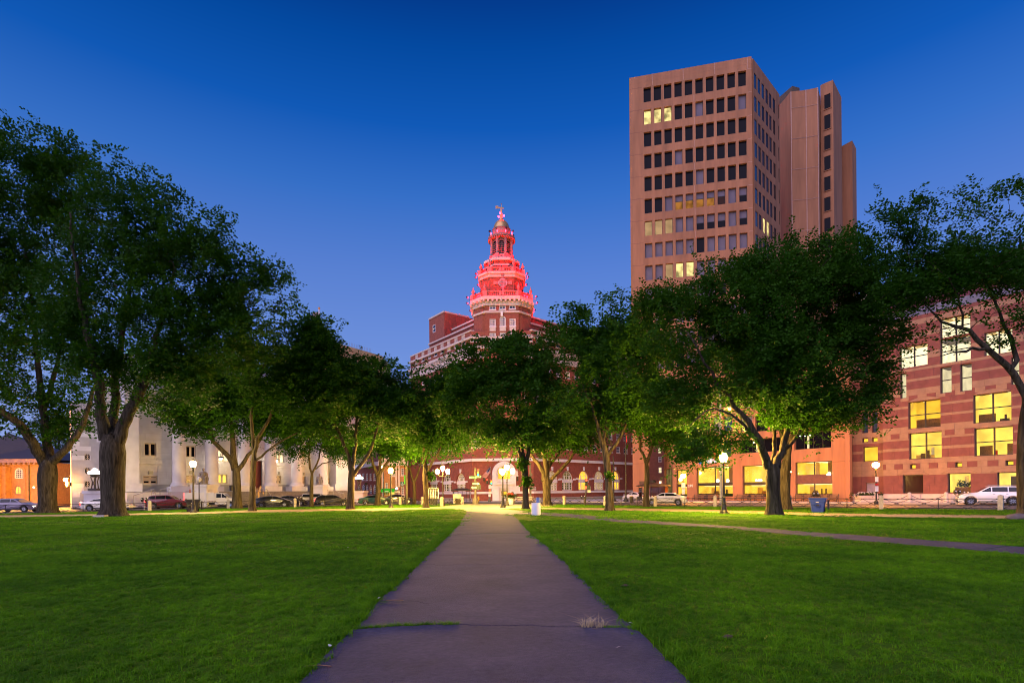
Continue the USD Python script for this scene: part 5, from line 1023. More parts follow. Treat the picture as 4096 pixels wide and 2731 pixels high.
# upper stages of the bank tower
def arm(z, ang, r0, r1, m_='red_flood'):
    """A floodlight on an arm: it shines back on the building."""
    d = np.array([math.sin(ang), -math.cos(ang)]); p0 = np.r_[tc + d * r0, z]; p1 = np.r_[tc + d * r1, z + .05]
    f_ = part(uni, 'floodlight', MB().tube([p0, p1, p1 + [0, 0, .28]], .045, 5).box(p1 + np.r_[d * .10, .36], (.22, .22, .26), ang), 'black_iron')
    part(f_, 'bulb', MB().ball(p1 + np.r_[-d * .09, .36], .085, 0), m_)
def balustrade(f, dpt, z0, h, mat_='tower_trim'):
    P8 = octo(f, dpt)
    for i in range(8):
        a, b = P8[i], P8[(i + 1) % 8]
        if (a[1] + b[1]) / 2 > tc[1] + dpt * .8: continue
        d = b - a; L = np.linalg.norm(d); d = d / L; fr = Fr(a, d); fr.n = np.array([d[1], -d[0]])
        pd = part(uni, 'pedestal', MB().fbox(fr, -.38, .38, z0, z0 + h, -.38, .38), mat_); c = np.r_[a, z0 + h]
        part(uni, 'urn', MB().lathe([(.0, 0), (.16, 0), (.10, .18), (.26, .5), (.28, .75), (.16, .98), (.05, 1.15), (.09, 1.3), (0, 1.5)], 10, c), mat_, True)
        mids = [L / 2] if L > 4 else []
        for x in mids: part(uni, 'pedestal', MB().fbox(fr, x - .45, x + .45, z0, z0 + h - .02, -.2, .2), mat_)
        part(uni, 'handrail', MB().fbox(fr, .385, L - .385, z0 + h - .2, z0 + h - .03, -.22, .22), mat_); part(uni, 'base_rail', MB().fbox(fr, .385, L - .385, z0, z0 + .18, -.2, .2), mat_)
        m = MB(); n = int((L - .8) / .34)
        for k in range(n):
            x = .4 + (L - .8) * (k + .5) / n
            if any(abs(x - y) < .5 for y in mids): continue
            m.lathe([(.06, z0 + .18), (.11, z0 + .4), (.05, z0 + h - .35), (.09, z0 + h - .2)], 6, (*fr.P(x, 0)[:2], 0))
        part(uni, 'balusters', m, mat_)
f1 = hw * 1.05; d1 = DT * 1.06; ce = tz(*qt(805, 852), d1)
band(hw + .15, DT + .15, z_c - .9, z_c - .06, 'cream_stone', 'frieze'); band(f1 * 1.03, d1 * 1.05, ce - .55, ce, 'cream_stone', 'cornice')
P8 = octo(hw + .5, DT + .5)
for i in range(8):
    a, b = P8[i], P8[(i + 1) % 8]
    if (a[1] + b[1]) / 2 > tc[1]+ 2: continue
    d = b - a; L = np.linalg.norm(d); fr = Fr(a, d); fr.n = np.array([d[1], -d[0]]) / L; m = MB(); n = int(L / .75)
    for k in range(n): m.fbox(fr, L * (k + .2) / n, L * (k + .6) / n, ce - .95, ce - .555, -.5, .22)
    part(uni, 'modillions', m, 'cream_stone', kind='stuff')
rl1 = tz(*qt(805, 807), d1) ; balustrade(hw * 1.0, DT * 1.02, ce + .005, max(1.0, rl1 - ce))
s2 = 49 * (tc[1] - 4) / F; d2 = 84 * tc[1] / F; z2 = tz(*qt(805, 662), d2)
band(s2, d2, ce - .3, z2 - .9, 'red_brick', 'tower_stage'); band(s2 + .15, d2 + .15, z2 - .895, z2 - .35, 'cream_stone', 'frieze'); band(s2 + .35, d2 + .4, z2 - .345, z2, 'cream_stone', 'cornice')
T2 = Fr(octo(s2, d2)[0], (1, 0)); cu, czz = T2.uv(*qt(805, 748))
part(uni, 'roundel', MB().fpoly(T2, Point(cu, czz).buffer(.78, 16), .0, .12), 'marble_dark')
g_ = MB()
for k in range(-2, 3): g_.fbox(T2, cu + k * .25 - .03, cu + k * .25 + .03, czz - .6, czz + .6, .125, .16); g_.fbox(T2, cu - .6, cu + .6, czz + k * .25 - .03, czz + k * .25 + .03, .125, .155)
part(uni, 'roundel_grid', g_, 'red_brick')
for a_ in range(4):
    c_, s_ = round(math.cos(a_ * PI / 2)), round(math.sin(a_ * PI / 2)); m = affinity.rotate(Polygon([(.82, -.20), (1.65, -.34), (1.65, .34), (.82, .20)]), a_ * 90, origin=(0, 0)); part(uni, 'keystone', MB().fpoly(T2, affinity.translate(m, cu, czz), .0, .16), 'tower_trim')
rl2 = tz(*qt(805, 624), d2); balustrade(s2 * .98, d2 * .98, z2 + .005, max(.9, rl2 - z2))
s3 = 27 * tc[1] / F; d3 = 64 * tc[1] / F; z3 = tz(*qt(805, 545), d3)
band(s3, d3, z2 - .2, z3 - .6, 'red_brick', 'tower_stage'); band(s3 + .1, d3 + .1, z3 - 1.5, z3 - 1.25, 'cream_stone', 'string_course'); band(s3 + .25, d3 + .3, z3 - .595, z3 - .2, 'cream_stone', 'cornice'); band(s3 + .1, d3 + .1, z3 - .195, z3, 'cream_stone', 'coping')
R = 44 * tc[1] / F; zl0 = tz(*qt(805, 540), R); zl1 = tz(*qt(805, 385), R)
C3 = (tc[0], tc[1], 0); LC = Point(0, 0)
part(uni, 'lantern_core', MB().lathe([(R * .80, z3), (R * .80, zl1 + .2)], 24, C3), 'tower_trim', True)
for i in range(8):
    th = (i + .5) * PI / 4; d = np.array([math.sin(th), -math.cos(th)]); c = np.r_[tc + d * R * .96, 0]
    p_ = part(uni, 'lantern_column', MB().lathe([(.27, z3 + 1.15), (.25, zl1 - .3), (.33, zl1 - .2), (.33, zl1 + .1)], 12, c), 'tower_trim', True); part(p_, 'pedestal', MB().box((c[0], c[1], z3 + .58), (.75, .75, 1.14), th), 'tower_trim')
for i in range(8):
    th = i * PI / 4; d = np.array([math.sin(th), -math.cos(th)]); e = np.array([math.cos(th), math.sin(th)]); fr = Fr(tc + d * R * .80 - e * .55, e); fr.n = d
    o = archpoly(0, 1.1, z3 + 1.1, zl1 - .45); w_ = part(uni, 'lantern_window', MB().fpoly(fr, o.buffer(.16).difference(o), .0, .16), 'tower_trim'); part(w_, 'pane', MB().fpoly(fr, o, .03, .06), 'dark_glass')
    m = MB()
    for k in range(1, 4): m.fbox(fr, 1.1 * k / 4 - .02, 1.1 * k / 4 + .02, z3 + 1.1, zl1 - .8, .06, .09)
    for k in range(1, 7): z = z3 + 1.1 + (zl1 - z3 - 1.6) * k / 7; m.fbox(fr, 0, 1.1, z - .02, z + .02, .06, .088)
    part(w_, 'glazing_bars', m, 'tower_trim')
    b_ = MB()
    for k in range(6): b_.fbox(fr, -.05 + k * .22, .05 + k * .22, z3 + .1, z3 + .85, .25, .35)
    b_.fbox(fr, -.2, 1.3, z3 + .855, z3 + 1.0, .22, .4); part(uni, 'balusters', b_, 'cream_stone')
R2 = 54 * tc[1] / F; ze = tz(*qt(805, 352), R2)
part(uni, 'lantern_entablature', MB().lathe([(R * .8, zl1 + .1), (R * 1.06, zl1 + .1), (R * 1.06, zl1 + .55), (R * 1.12, zl1 + .6), (R2 * .97, ze - .35), (R2, ze - .3), (R2, ze), (R * .8, ze + .05)], 32, C3), 'tower_trim', 50)
m = MB()
for i in range(36): th = i * PI / 18; m.box((tc[0] + R2 * .95 * math.sin(th), tc[1] - R2 * .95 * math.cos(th), ze - .5), (.18, .3, .22), th)
part(uni, 'dentils', m, 'tower_trim', kind='stuff')
R4 = 35 * tc[1] / F; zd0 = tz(*qt(805, 302), R4)
part(uni, 'drum', MB().lathe([(R4, ze), (R4, zd0 - .15), (R4 * 1.06, zd0 - .12), (R4 * 1.06, zd0)], 24, C3), 'tower_trim', 40)
RD = 32.5 * tc[1] / F; hD = (tz(*qt(805, 256), 0) - zd0)
part(uni, 'dome', MB().lathe([(RD * math.cos(a), zd0 + hD * math.sin(a)) for a in np.linspace(0, PI / 2 * .97, 10)], 24, C3), 'gold', True)
zf = zd0 + hD; zt_ = tz(*qt(805, 128), 0)
part(uni, 'finial', MB().lathe([(.30, zf - .1), (.36, zf + .2), (.2, zf + .4), (.28, zf + .9), (.12, zf + 1.5), (.2, zf + 1.8), (.07, zf + 2.2), (.035, zt_)], 10, C3), 'gold', True)
part(uni, 'weather_vane', MB().box((tc[0] - .25, tc[1], zt_ - .75), (1.4, .05, .22), .15).box((tc[0] - .8, tc[1] - .08, zt_ - .68), (.5, .05, .5), .15).ball((tc[0], tc[1], zt_), .1), 'gold')
for dg in (-120, -60, -30, 30, 60, 120): arm(ce + .1, math.radians(dg), d1 * 1.02, d1 * 1.32, 'red_flood_low'); arm(z2 - .2, math.radians(dg), d2, d2 * 1.36)
for dg in (-90, -45, 0, 45, 90): arm(ce + .3, math.radians(dg), d1 * .92, d1 * 1.20, 'red_flood_low'); arm(z2 + .2, math.radians(dg), d2 * .9, d2 * 1.24)
for i in range(8):
    th = (i + .5) * PI / 4 + .25; d = np.array([math.sin(th), -math.cos(th)])
    b_ = part(uni, 'floodlight', MB().box(np.r_[tc + d * (R + .75), z3 + .12], (.3, .3, .16), th), 'black_iron'); part(b_, 'bulb', MB().ball(np.r_[tc + d * (R + .70), z3 + .30], .07, 0), 'red_flood')
    d = np.array([math.sin(th - .25), -math.cos(th - .25)]); b_ = part(uni, 'floodlight', MB().tube([np.r_[tc + d * R2 * .9, ze], np.r_[tc + d * R2 * .9, ze + .9]], .05, 5).box(np.r_[tc + d * R2 * .93, ze + 1.0], (.3, .3, .25), th), 'black_iron'); part(b_, 'bulb', MB().ball(np.r_[tc + d * R2 * .84, ze + .55], .14, 1, (1, 1, 2.0)), 'red_bulb')
    if i % 2: b_ = part(uni, 'lamp', MB().ball(np.r_[tc + d * .52, zf + .75 + .3 * (i % 4 > 1)], .20, 1), 'red_bulb')

# --- pale office block far behind
yb = thing('far_office_block', 'distant flat roofed yellow office block behind the left trees', 'building', at(1465, 1990, 150))
Yf = through(at(1300, 1300, 140), at(1535, 1300, 158)); zt = Yf.z(1370, 1378)
wl = [sbox(Yf.u(1300) + 2 + 3.2 * i, zt - 5 - 3.4 * j, Yf.u(1300) + 3.6 + 3.2 * i, zt - 3 - 3.4 * j) for i in range(5) for j in range(8)]
wall(yb, Yf, sbox(0, 0, Yf.u(1535), zt).difference(unary_union(wl)), 'yellow_stone', .5)
for o in wl: window(yb, Yf, o, 'dark_frame', 'dark_glass', .08, depth=.2)
Y2 = through(Yf.P(Yf.u(1535), 0), at(1568, 1300, 170)); part(yb, 'wall', MB().fbox(Y2, .02, 10, 0, zt - .4, -.5, 0), 'yellow_stone', label='right hand end wall'); part(yb, 'core', MB().fbox(Yf, .3, Yf.u(1535) - .3, 0, zt - .2, -14, -1), 'yellow_stone')
m = MB()
for i in range(26): p = Yf.P(Yf.u(1370) * .2 + i * .6, 0, -.2); m.tube([np.r_[p[:2], zt], np.r_[p[:2], zt + 1.2]], .04, 4)
part(yb, 'railing', m, 'steel_gray')
# --- orange brick building at the left edge
ob = Fr(at(-80, 1990, 88), (1, .02)); orb = thing('orange_brick_building', 'orange lit brick building with a dark slate roof at the left edge', 'building', ob.P(6, 0))
zt = ob.z(60, 1842); ur = ob.u(166)
wl = [('a', archpoly(ob.u(57.5), ob.u(92.5), ob.z(75, 1913), ob.z(75, 1871))), ('l', archpoly(ob.u(57), ob.u(84), ob.z(70, 1976), ob.z(70, 1942)))]
wall(orb, ob, sbox(0, 0, ur, zt).difference(unary_union([o for _, o in wl])), 'orange_brick', .5)
window(orb, ob, wl[0][1], 'white_trim', 'blue_glass', .14, nx=4, nz=5, depth=.15, bar=.08); window(orb, ob, wl[1][1], 'tower_trim', 'lit_yellow', .14, nx=2, nz=4, depth=.15, bar=.05)
part(orb, 'brick_arch', MB().fpoly(ob, archpoly(ob.u(44), ob.u(104), 0, ob.z(75, 1857)).difference(archpoly(ob.u(47), ob.u(101), 0, ob.z(75, 1861))).intersection(sbox(-99, 0, 99, 99)), .0, .09), 'orange_brick')
part(orb, 'bay', MB().fbox(ob, -4, ob.u(28), 0, ob.z(15, 1862), .02, 1.6), 'orange_brick'); part(orb, 'bay', MB().fbox(ob, ob.u(28) + .01, ob.u(44), 0, ob.z(35, 1866), .02, 1.0), 'orange_brick')
part(orb, 'cornice', MB().fbox(ob, -.3, ur + .4, zt - .35, zt + .25, .0, .7), 'tower_trim')
m = MB()
for i in range(14): m.fbox(ob, i * .8, i * .8 + .35, zt - .65, zt - .36, .0, .55)
part(orb, 'dentils', m, 'tower_trim', kind='stuff'); part(orb, 'downpipe', MB().tube([ob.P(ob.u(119), .2, .12), ob.P(ob.u(119), zt - .4, .12)], .07, 6), 'black_iron')
zr_ = ob.z(120, 1796) + .8; rv = [ob.P(-.4, zt + .26, .75), ob.P(ur + .5, zt + .26, .75), ob.P(ur + .5, zt + .26, -12), ob.P(-.4, zt + .26, -12), ob.P(-.4, zr_ + 2.5, -5.5), ob.P(ur - 4.5, zr_, -5.0)]
part(orb, 'roof', MB().add(rv, [[0, 1, 5], [0, 5, 4], [1, 2, 5], [2, 3, 4], [2, 4, 5], [3, 0, 4]]), 'roof_slate')
part(orb, 'core', MB().fbox(ob, .2, ur - .05, 0, zt - .2, -11, -.6), 'orange_brick')
wlamp = at(263, 1918, 80); la = thing('alley_lamp', 'glaring white alley lamp behind the shrub at the left gate', 'lamp', wlamp); part(la, 'bulb', MB().ball(wlamp, .26, 1), 'sodium_strong'); part(la, 'bracket', MB().tube([wlamp + [0, 0, .2], wlamp + [.5, 0, .5], wlamp + [1.4, .3, .5]], .06, 5), 'black_iron'); part(la, 'hood', MB().lathe([(.38, .18), (.1, .42), (0, .45)], 10, wlamp), 'black_iron')
wl2 = at(284, 1930, 71); la = thing('wall_light', 'strong wall light flooding the courthouse corner beside the shrub', 'lamp', wl2); part(la, 'bulb', MB().ball(wl2 + [-.3, -.3, 0], .22, 1, (.6, .6, 2.4)), 'sodium_corner'); part(la, 'bracket', MB().box(wl2 + [-.05, -.1, -.2], (.2, .3, .5)), 'black_iron')
wl3 = at(135, 1948, 84); la = thing('porch_light', 'small white porch light on the orange brick wall', 'lamp', wl3); part(la, 'bulb', MB().ball(wl3, .12, 1), 'bulb'); part(la, 'bracket', MB().tube([wl3, wl3 + [0, .6, .1]], .04, 5), 'black_iron')
gp = G(98, 2016); gt = thing('gate_pillar', 'white stone gate pillar with a low pyramid cap', 'gate pillar', gp); Yg = gp[1]; hp = Hz(98, 1944, Yg); wg = 36 * Yg / F
for k in range(4): part(gt, 'stone', MB().box((gp[0], gp[1], (k + .5) * hp / 4), (wg, wg, hp / 4 - .012), .1), 'marble')
part(gt, 'cap', MB().lathe([(wg * .80, hp), (wg * .80, hp + .15), (0, hp + .45)], 4, (gp[0], gp[1], 0), PI / 4 + .1), 'marble')
gw_ = thing('garden_wall', 'low iron gate and wall behind the gate pillar', 'wall', (gp[0] - 4, gp[1] + 2, 0)); part(gw_, 'wall', MB().box((gp[0] - 8, gp[1] + 2, .6), (14, .4, 1.2)), 'granite'); part(gw_, 'wall', MB().box((gp[0] + 5.2, gp[1] + 2, .6), (6, .4, 1.2)), 'granite')
# ------------------------------------------------------------------ street lamps
def park_lamp(label, base, globe_y, heads=1, arm_px=0, group=None, glow='globe_glow'):
    g = G(*base); h = Hz(base[0], globe_y, g[1]); t = thing('street_lamp', label, 'street lamp', g, group=group); c = g
    part(t, 'base', MB().lathe([(.30, 0), (.30, .06), (.25, .10), (.25, .16), (.19, .24), (.16, .55), (.13, .62), (.15, .68), (.12, .74), (.11, 1.0), (.095, 1.04), (.12, 1.10), (.085, 1.16)], 14, c), 'black_iron', 30)
    hp = h - (.34 if heads == 1 else .95)
    part(t, 'pole', MB().lathe([(.078, 1.16), (.062, hp - .28), (.10, hp - .24), (.07, hp - .18), (.055, hp - .06), (.13, hp), (.15, hp + .04), (0, hp + .05)], 12, c), 'black_iron', 30)
    spots = [(0, 0, 0)] if heads == 1 else [(-arm_px, 0, 0), (arm_px, 0, 0), (0, 0, .42)]
    if heads > 1: part(t, 'cross_arm', MB().tube([c + [-arm_px, 0, h - .38], c + [-arm_px * .5, 0, h - .55], c + [0, 0, h - .60], c + [arm_px * .5, 0, h - .55], c + [arm_px, 0, h - .38]], .035, 6).tube([c + [0, 0, hp], c + [0, 0, h + .05]], .05, 8), 'black_iron')
    for sx, sy, sz in spots:
        p = c + [sx, sy, h + sz]
        gl = part(t, 'globe', MB().lathe([(.11, -.30), (.20, -.18), (.255, .02), (.235, .16), (.15, .26), (.05, .30)], 12, p), glow if heads == 1 else 'globe_cluster', True)
        part(gl, 'fitter', MB().lathe([(.05, -.40), (.13, -.36), (.14, -.305), (0, -.302)], 10, p), 'black_iron'); part(gl, 'cap', MB().lathe([(.12, .285), (.10, .36), (.03, .40), (.04, .45), (0, .52)], 10, p), 'black_iron')
    return t
park_lamp('black park lamp with one glowing globe beside the dark bin at left', (774, 2049), 1856, glow='globe_left')
park_lamp('black park lamp with one glowing globe in front of the green awning', (1564, 2031), 1882)
park_lamp('three globed park lamp by the fence left of the plaza', (1772, 2021.5), 1886, 3, .62)
park_lamp('single globed black park lamp nearest the end of the path', (2012, 2030), 1886)
park_lamp('three globed park lamp standing by the flower planter', (2029, 2023), 1884, 3, .62)
park_lamp('tall black park lamp with one glowing globe left of the widest elm', (2896, 2054), 1830)
def post_lamp(label, px, base_y, globe_y, col='sodium_glow', r=.30, signs=True, frosted=True):
    g = G(px, base_y, -.005); h = Hz(px, globe_y, g[1]); t = thing('pavement_lamp', label, 'street lamp', g)
    part(t, 'pole', MB().tube([g, g + [0, 0, h - r]], .07, 8), 'dark_frame'); part(t, 'base', MB().lathe([(.2, 0), (.2, .25), (.1, .4)], 10, g), 'dark_frame')
    part(t, 'globe', MB().lathe([(.10, -r), (r * .95, -r * .6), (r * 1.1, 0), (r * .9, r * .55), (.1, r * .8)], 12, g + [0, 0, h]), col, True)
    return t, g, h
t_, g_, h_ = post_lamp('orange glowing lamp on a post in front of the bank with number 195', 2733, 2008, 1902)
for z, m_, w_ in ((2.2, 'paint_white', .5), (1.4, 'paint_white', .4)): part(t_, 'parking_sign', MB().box(g_ + [0, -.1, z], (w_, .03, .7)), m_)
t_, g_, h_ = post_lamp('orange glowing lamp on a post with white and red parking signs at the sandstone building', 3505, 2016, 1858)
for z, m_, w_, hh in ((h_ - 1.45, 'paint_white', .32, .5), (h_ - 1.95, 'cloth_red', .32, .16), (h_ - 2.4, 'paint_white', .32, .55)): part(t_, 'parking_sign', MB().box(g_ + [0, -.1, z], (w_, .03, hh)), m_)
t_, g_, h_ = post_lamp('small flame shaped orange lamp on a thin post behind the widest elm', 3157, 2012, 1886, 'sodium_glow', .2)
t_, g_, h_ = post_lamp('orange street light glowing behind the leaves above the green awning', 1535, 2012, 1868, 'sodium_glow', .26)
post_lamp('sodium lamp just outside the left edge, flooding the orange brick building', -50, 2034, 1870, 'sodium_strong', .3)
g_ = G(2885, 2018, -.005); ht = Hz(2885, 1560, g_[1]); t = thing('light_pole', 'tall grey light pole with an orange banner in front of the bank', 'light pole', g_)
part(t, 'pole', MB().lathe([(.17, 0), (.15, 3), (.10, ht)], 10, g_), 'steel_gray', True); hl = Hz(2917, 1637, g_[1]); xl = at(2917, 1637, g_[1])
part(t, 'arm', MB().tube([g_ + [0, 0, hl - .6], g_ + [.5, 0, hl + .15], xl + [-.2, 0, .22]], .05, 6), 'steel_gray'); hd = part(t, 'lamp_head', MB().box(xl + [0, 0, .2], (.7, .3, .14)), 'steel_gray'); part(hd, 'bulb', MB().ball(xl + [0, 0, .06], .14, 1), 'sodium_glow')
part(t, 'banner', MB().box(g_ + [-.55, 0, Hz(2875, 1805, g_[1])], (.7, .03, 1.6)), 'cloth_orange')
for x, y0, y1, lb in ((2455, 2005, 1822, 'dark street light mast behind the two tone elm trunk'), (2504, 2005, 1737, 'tall dark flag mast at the right end of the brick bank')):
    g_ = G(x, y0, -.005); t = thing('mast', lb, 'mast', g_); part(t, 'pole', MB().lathe([(.17, 0), (.17, .5), (.11, .6), (.08, Hz(x, y1, g_[1]))], 10, g_), 'black_iron'); part(t, 'base', MB().lathe([(.4, 0), (.4, .2), (.2, .5)], 8, g_), 'black_iron')
    if x > 2500: part(t, 'flag', MB().box(g_ + [.12, 0, Hz(x, 1750, g_[1])], (.18, .05, 1.4)), 'cloth_red')
# tripod lamps on the courthouse steps
def tripod(label, px, y_top, y_globe, y_foot, Y, wpx):
    c = at(px, y_foot, Y); s = Y / F; h = (y_foot - y_globe) * s; t = thing('tripod_lamp', label, 'lamp', c); r = wpx * s / 2
    m = MB()
    for k in range(4):
        a = PI / 4 + k * PI / 2; d = np.array([math.cos(a), math.sin(a), 0]); part(t, 'leg', MB().tube([c + d * r * .75, c + d * r * .5 + [0, 0, h * .5], c + d * r * .8 + [0, 0, h * .80]], .06, 6), 'bronze')
    part(t, 'cross_brace', MB().tube([c + [-r * .5, -r * .55, h * .1], c + [r * .5, -r * .55, h * .75]], .035, 5).tube([c + [r * .5, -r * .55, h * .1], c + [-r * .5, -r * .55, h * .75]], .035, 5), 'bronze'); part(t, 'bowl', MB().lathe([(r * .4, h * .74), (r * 1.05, h * .86), (r * 1.15, h * .92), (0, h * .93)], 14, c), 'bronze'); part(t, 'foot', MB().box(c + [0, 0, .12], (r * 2, r * 2, .24)), 'bronze')
    part(t, 'globe', MB().ball(c + [0, 0, h * 1.12], r * .62, 2), 'globe_small', True)
    for k in range(4): a = k * PI / 2 + .4; part(t, 'globe', MB().ball(c + [math.cos(a) * r * .95, math.sin(a) * r * .95, h], r * .44, 1), 'globe_small', True)
def pedestal(label, x0, x1, y_top, Y, mat_='marble', deep=2.6):
    c = at((x0 + x1) / 2, y_top, Y); w = (x1 - x0) * Y / F; t = thing('pedestal', label, 'pedestal', (c[0], c[1], 0)); z = c[2]
    part(t, 'block', MB().box((c[0], c[1] + deep / 2 - .6, (z - .35) / 2), (w, deep, z - .35)), mat_); part(t, 'cap', MB().box((c[0], c[1] + deep / 2 - .6, z - .17), (w + .25, deep + .25, .34)), mat_); return c
pedestal('white stone block under the lamp at the left of the courthouse', 350, 416, 1962, 66)
tripod('bronze legged lamp with a cluster of globes at the left of the courthouse', 380, 1880, 1891, 1961, 65.6, 33)
pedestal('white stone block under the lamp at the right end of the courthouse', 1416, 1457, 1962, 90)
tripod('bronze legged lamp behind the V shaped elm at the right end of the courthouse', 1437, 1900, 1911, 1961, 89.6, 22)
c1 = pedestal('pale stone pedestal under the left seated statue', 777, 836, 1937, 71.5)
c2 = pedestal('pale stone pedestal under the right seated statue', 1254, 1296, 1939, 87.0)
import manifold3d as m3d
def hull_chain(pts):
    out = m3d.Manifold()
    for a, b in zip(pts[:-1], pts[1:]):
        sp_ = [m3d.Manifold.sphere(p[3], 16).translate(tuple(p[:3])) for p in (a, b)]; out += m3d.Manifold.batch_hull(sp_)
    return out
def statue(label, c, height, face):
    """A seated figure in long drapery, hands in the lap."""
    k = height / 2.3; t = thing('statue', label, 'statue', c, rz=face); 
    P_ = lambda *ps: [tuple(x * k for x in p) for p in ps]
    body = hull_chain(P_((0, 0, .75, .30), (0, -.02, 1.1, .27), (0, -.02, 1.42, .30))) + hull_chain(P_((-.26, 0, 1.48, .14), (.26, 0, 1.48, .14))) + hull_chain(P_((0, 0, 1.55, .10), (0, -.03, 1.74, .09))) + m3d.Manifold.sphere(.165 * k, 20).scale((.85, 1, 1.2)).translate((0, -.05 * k, 1.95 * k)) + hull_chain(P_((0, .04, 1.98, .15), (0, .10, 1.90, .13)))
    body += hull_chain(P_((0, -.20, 1.93, .03), (0, -.235, 1.90, .03)))
    for s in (-1, 1):
        body += hull_chain(P_((s * .16, -.05, .78, .21), (s * .20, -.55, .80, .18), (s * .18, -.58, .12, .14), (s * .18, -.78, .07, .08)))
        body += hull_chain(P_((s * .36, 0, 1.45, .12), (s * .44, -.08, 1.1, .10), (s * .22, -.42, 1.0, .075), (s * .12, -.52, .98, .06)))
    for x in (-.18, -.06, .06, .18): body += hull_chain(P_((x, -.60, .82, .06), (x * 1.4, -.66, .10, .08)))
    body = body.refine_to_length(.12 * k); m = body.to_mesh(); tm = trimesh.Trimesh(m.vert_properties[:, :3], m.tri_verts); trimesh.smoothing.filter_taubin(tm, iterations=6)
    part(t, 'figure', tm, 'statue_stone', True)
    part(t, 'chair', MB().box((0, .12 * k, .30 * k), (1.0 * k, .9 * k, .55 * k)).box((0, .50 * k, .75 * k), (1.0 * k, .16 * k, 1.4 * k)).box((-.52 * k, .1 * k, .75 * k), (.14 * k, .8 * k, .4 * k)).box((.52 * k, .1 * k, .75 * k), (.14 * k, .8 * k, .4 * k)), 'statue_stone'); part(t, 'plinth', MB().box((0, -.1 * k, .03 * k), (1.4 * k, 1.7 * k, .10 * k)), 'statue_stone')
statue('grey seated robed statue on the pedestal nearest the left park lamp', (c1[0], c1[1] + .4, c1[2]), 2.35, .45)
statue('grey seated robed statue half hidden by leaves near the right end of the courthouse', (c2[0], c2[1] + .4, c2[2]), 2.0, .45)
lp = at(796, 1918, 69); t = thing('hex_lamp', 'small unlit white lantern on a thin post in front of the left statue', 'lamp', (lp[0], lp[1], 0)); part(t, 'post', MB().tube([(lp[0], lp[1], 0), lp - [0, 0, .3]], .06, 6), 'black_iron'); part(t, 'lantern', MB().lathe([(.12, -.3), (.30, -.05), (.30, .2), (.1, .38), (0, .4)], 6, lp), 'plastic_white')
# hand rails on the courthouse steps
def railing(label, pts, Y, mat_='steel_gray'):
    p = [at(x, y, Y) for x, y in pts]; t = thing('handrail', label, 'handrail', (p[0][0], p[0][1], 0)); part(t, 'rail', MB().tube(p, .045, 6), mat_)
    for a in p[:: max(1, len(p) // 3)]: part(t, 'upright', MB().tube([a, (a[0], a[1], max(0, a[2] - 1.0))], .035, 5), mat_)
railing('grey handrail climbing the terrace behind the maroon car', [(535, 1981), (585, 1965), (606, 1957), (618, 1957), (622, 1964), (614, 1972)], 70)
railing('grey handrail by the left giant column', [(640, 1958), (675, 1952), (680, 1956)], 72)
railing('brass handrail left of the courthouse door', [(1022, 1957), (1028, 1952), (1034, 1962), (1036, 1976)], 80, 'gold')
railing('brass handrail on the middle of the courthouse steps', [(1036, 1952), (1042, 1942), (1052, 1958), (1054, 1972)], 82, 'gold')
railing('grey handrail at the right of the courthouse steps', [(1062, 1956), (1066, 1955), (1080, 1974), (1084, 1984)], 81)
railing('handrail beside the right statue', [(1310, 1958), (1334, 1958), (1360, 1970), (1376, 1974)], 86)
for x0, x1, y0, y1, Yb, lb in ((918, 934, 1943, 1961, 78, 'black litter bin on the courthouse steps left of the door'), (1206, 1220, 1943, 1958, 88, 'black litter bin on the courthouse steps right of the door')):
    c = at((x0 + x1) / 2, y1, Yb); w = (x1 - x0) * Yb / F; t = thing('litter_bin', lb, 'bin', c); part(t, 'body', MB().lathe([(w * .42, 0), (w * .5, (y1 - y0) * Yb / F), (w * .4, (y1 - y0) * Yb / F)], 12, c), 'plastic_black'); part(t, 'lid', MB().lathe([(w * .53, (y1 - y0) * Yb / F), (w * .5, (y1 - y0) * Yb / F + .08), (0, (y1 - y0) * Yb / F + .1)], 12, c), 'plastic_black')

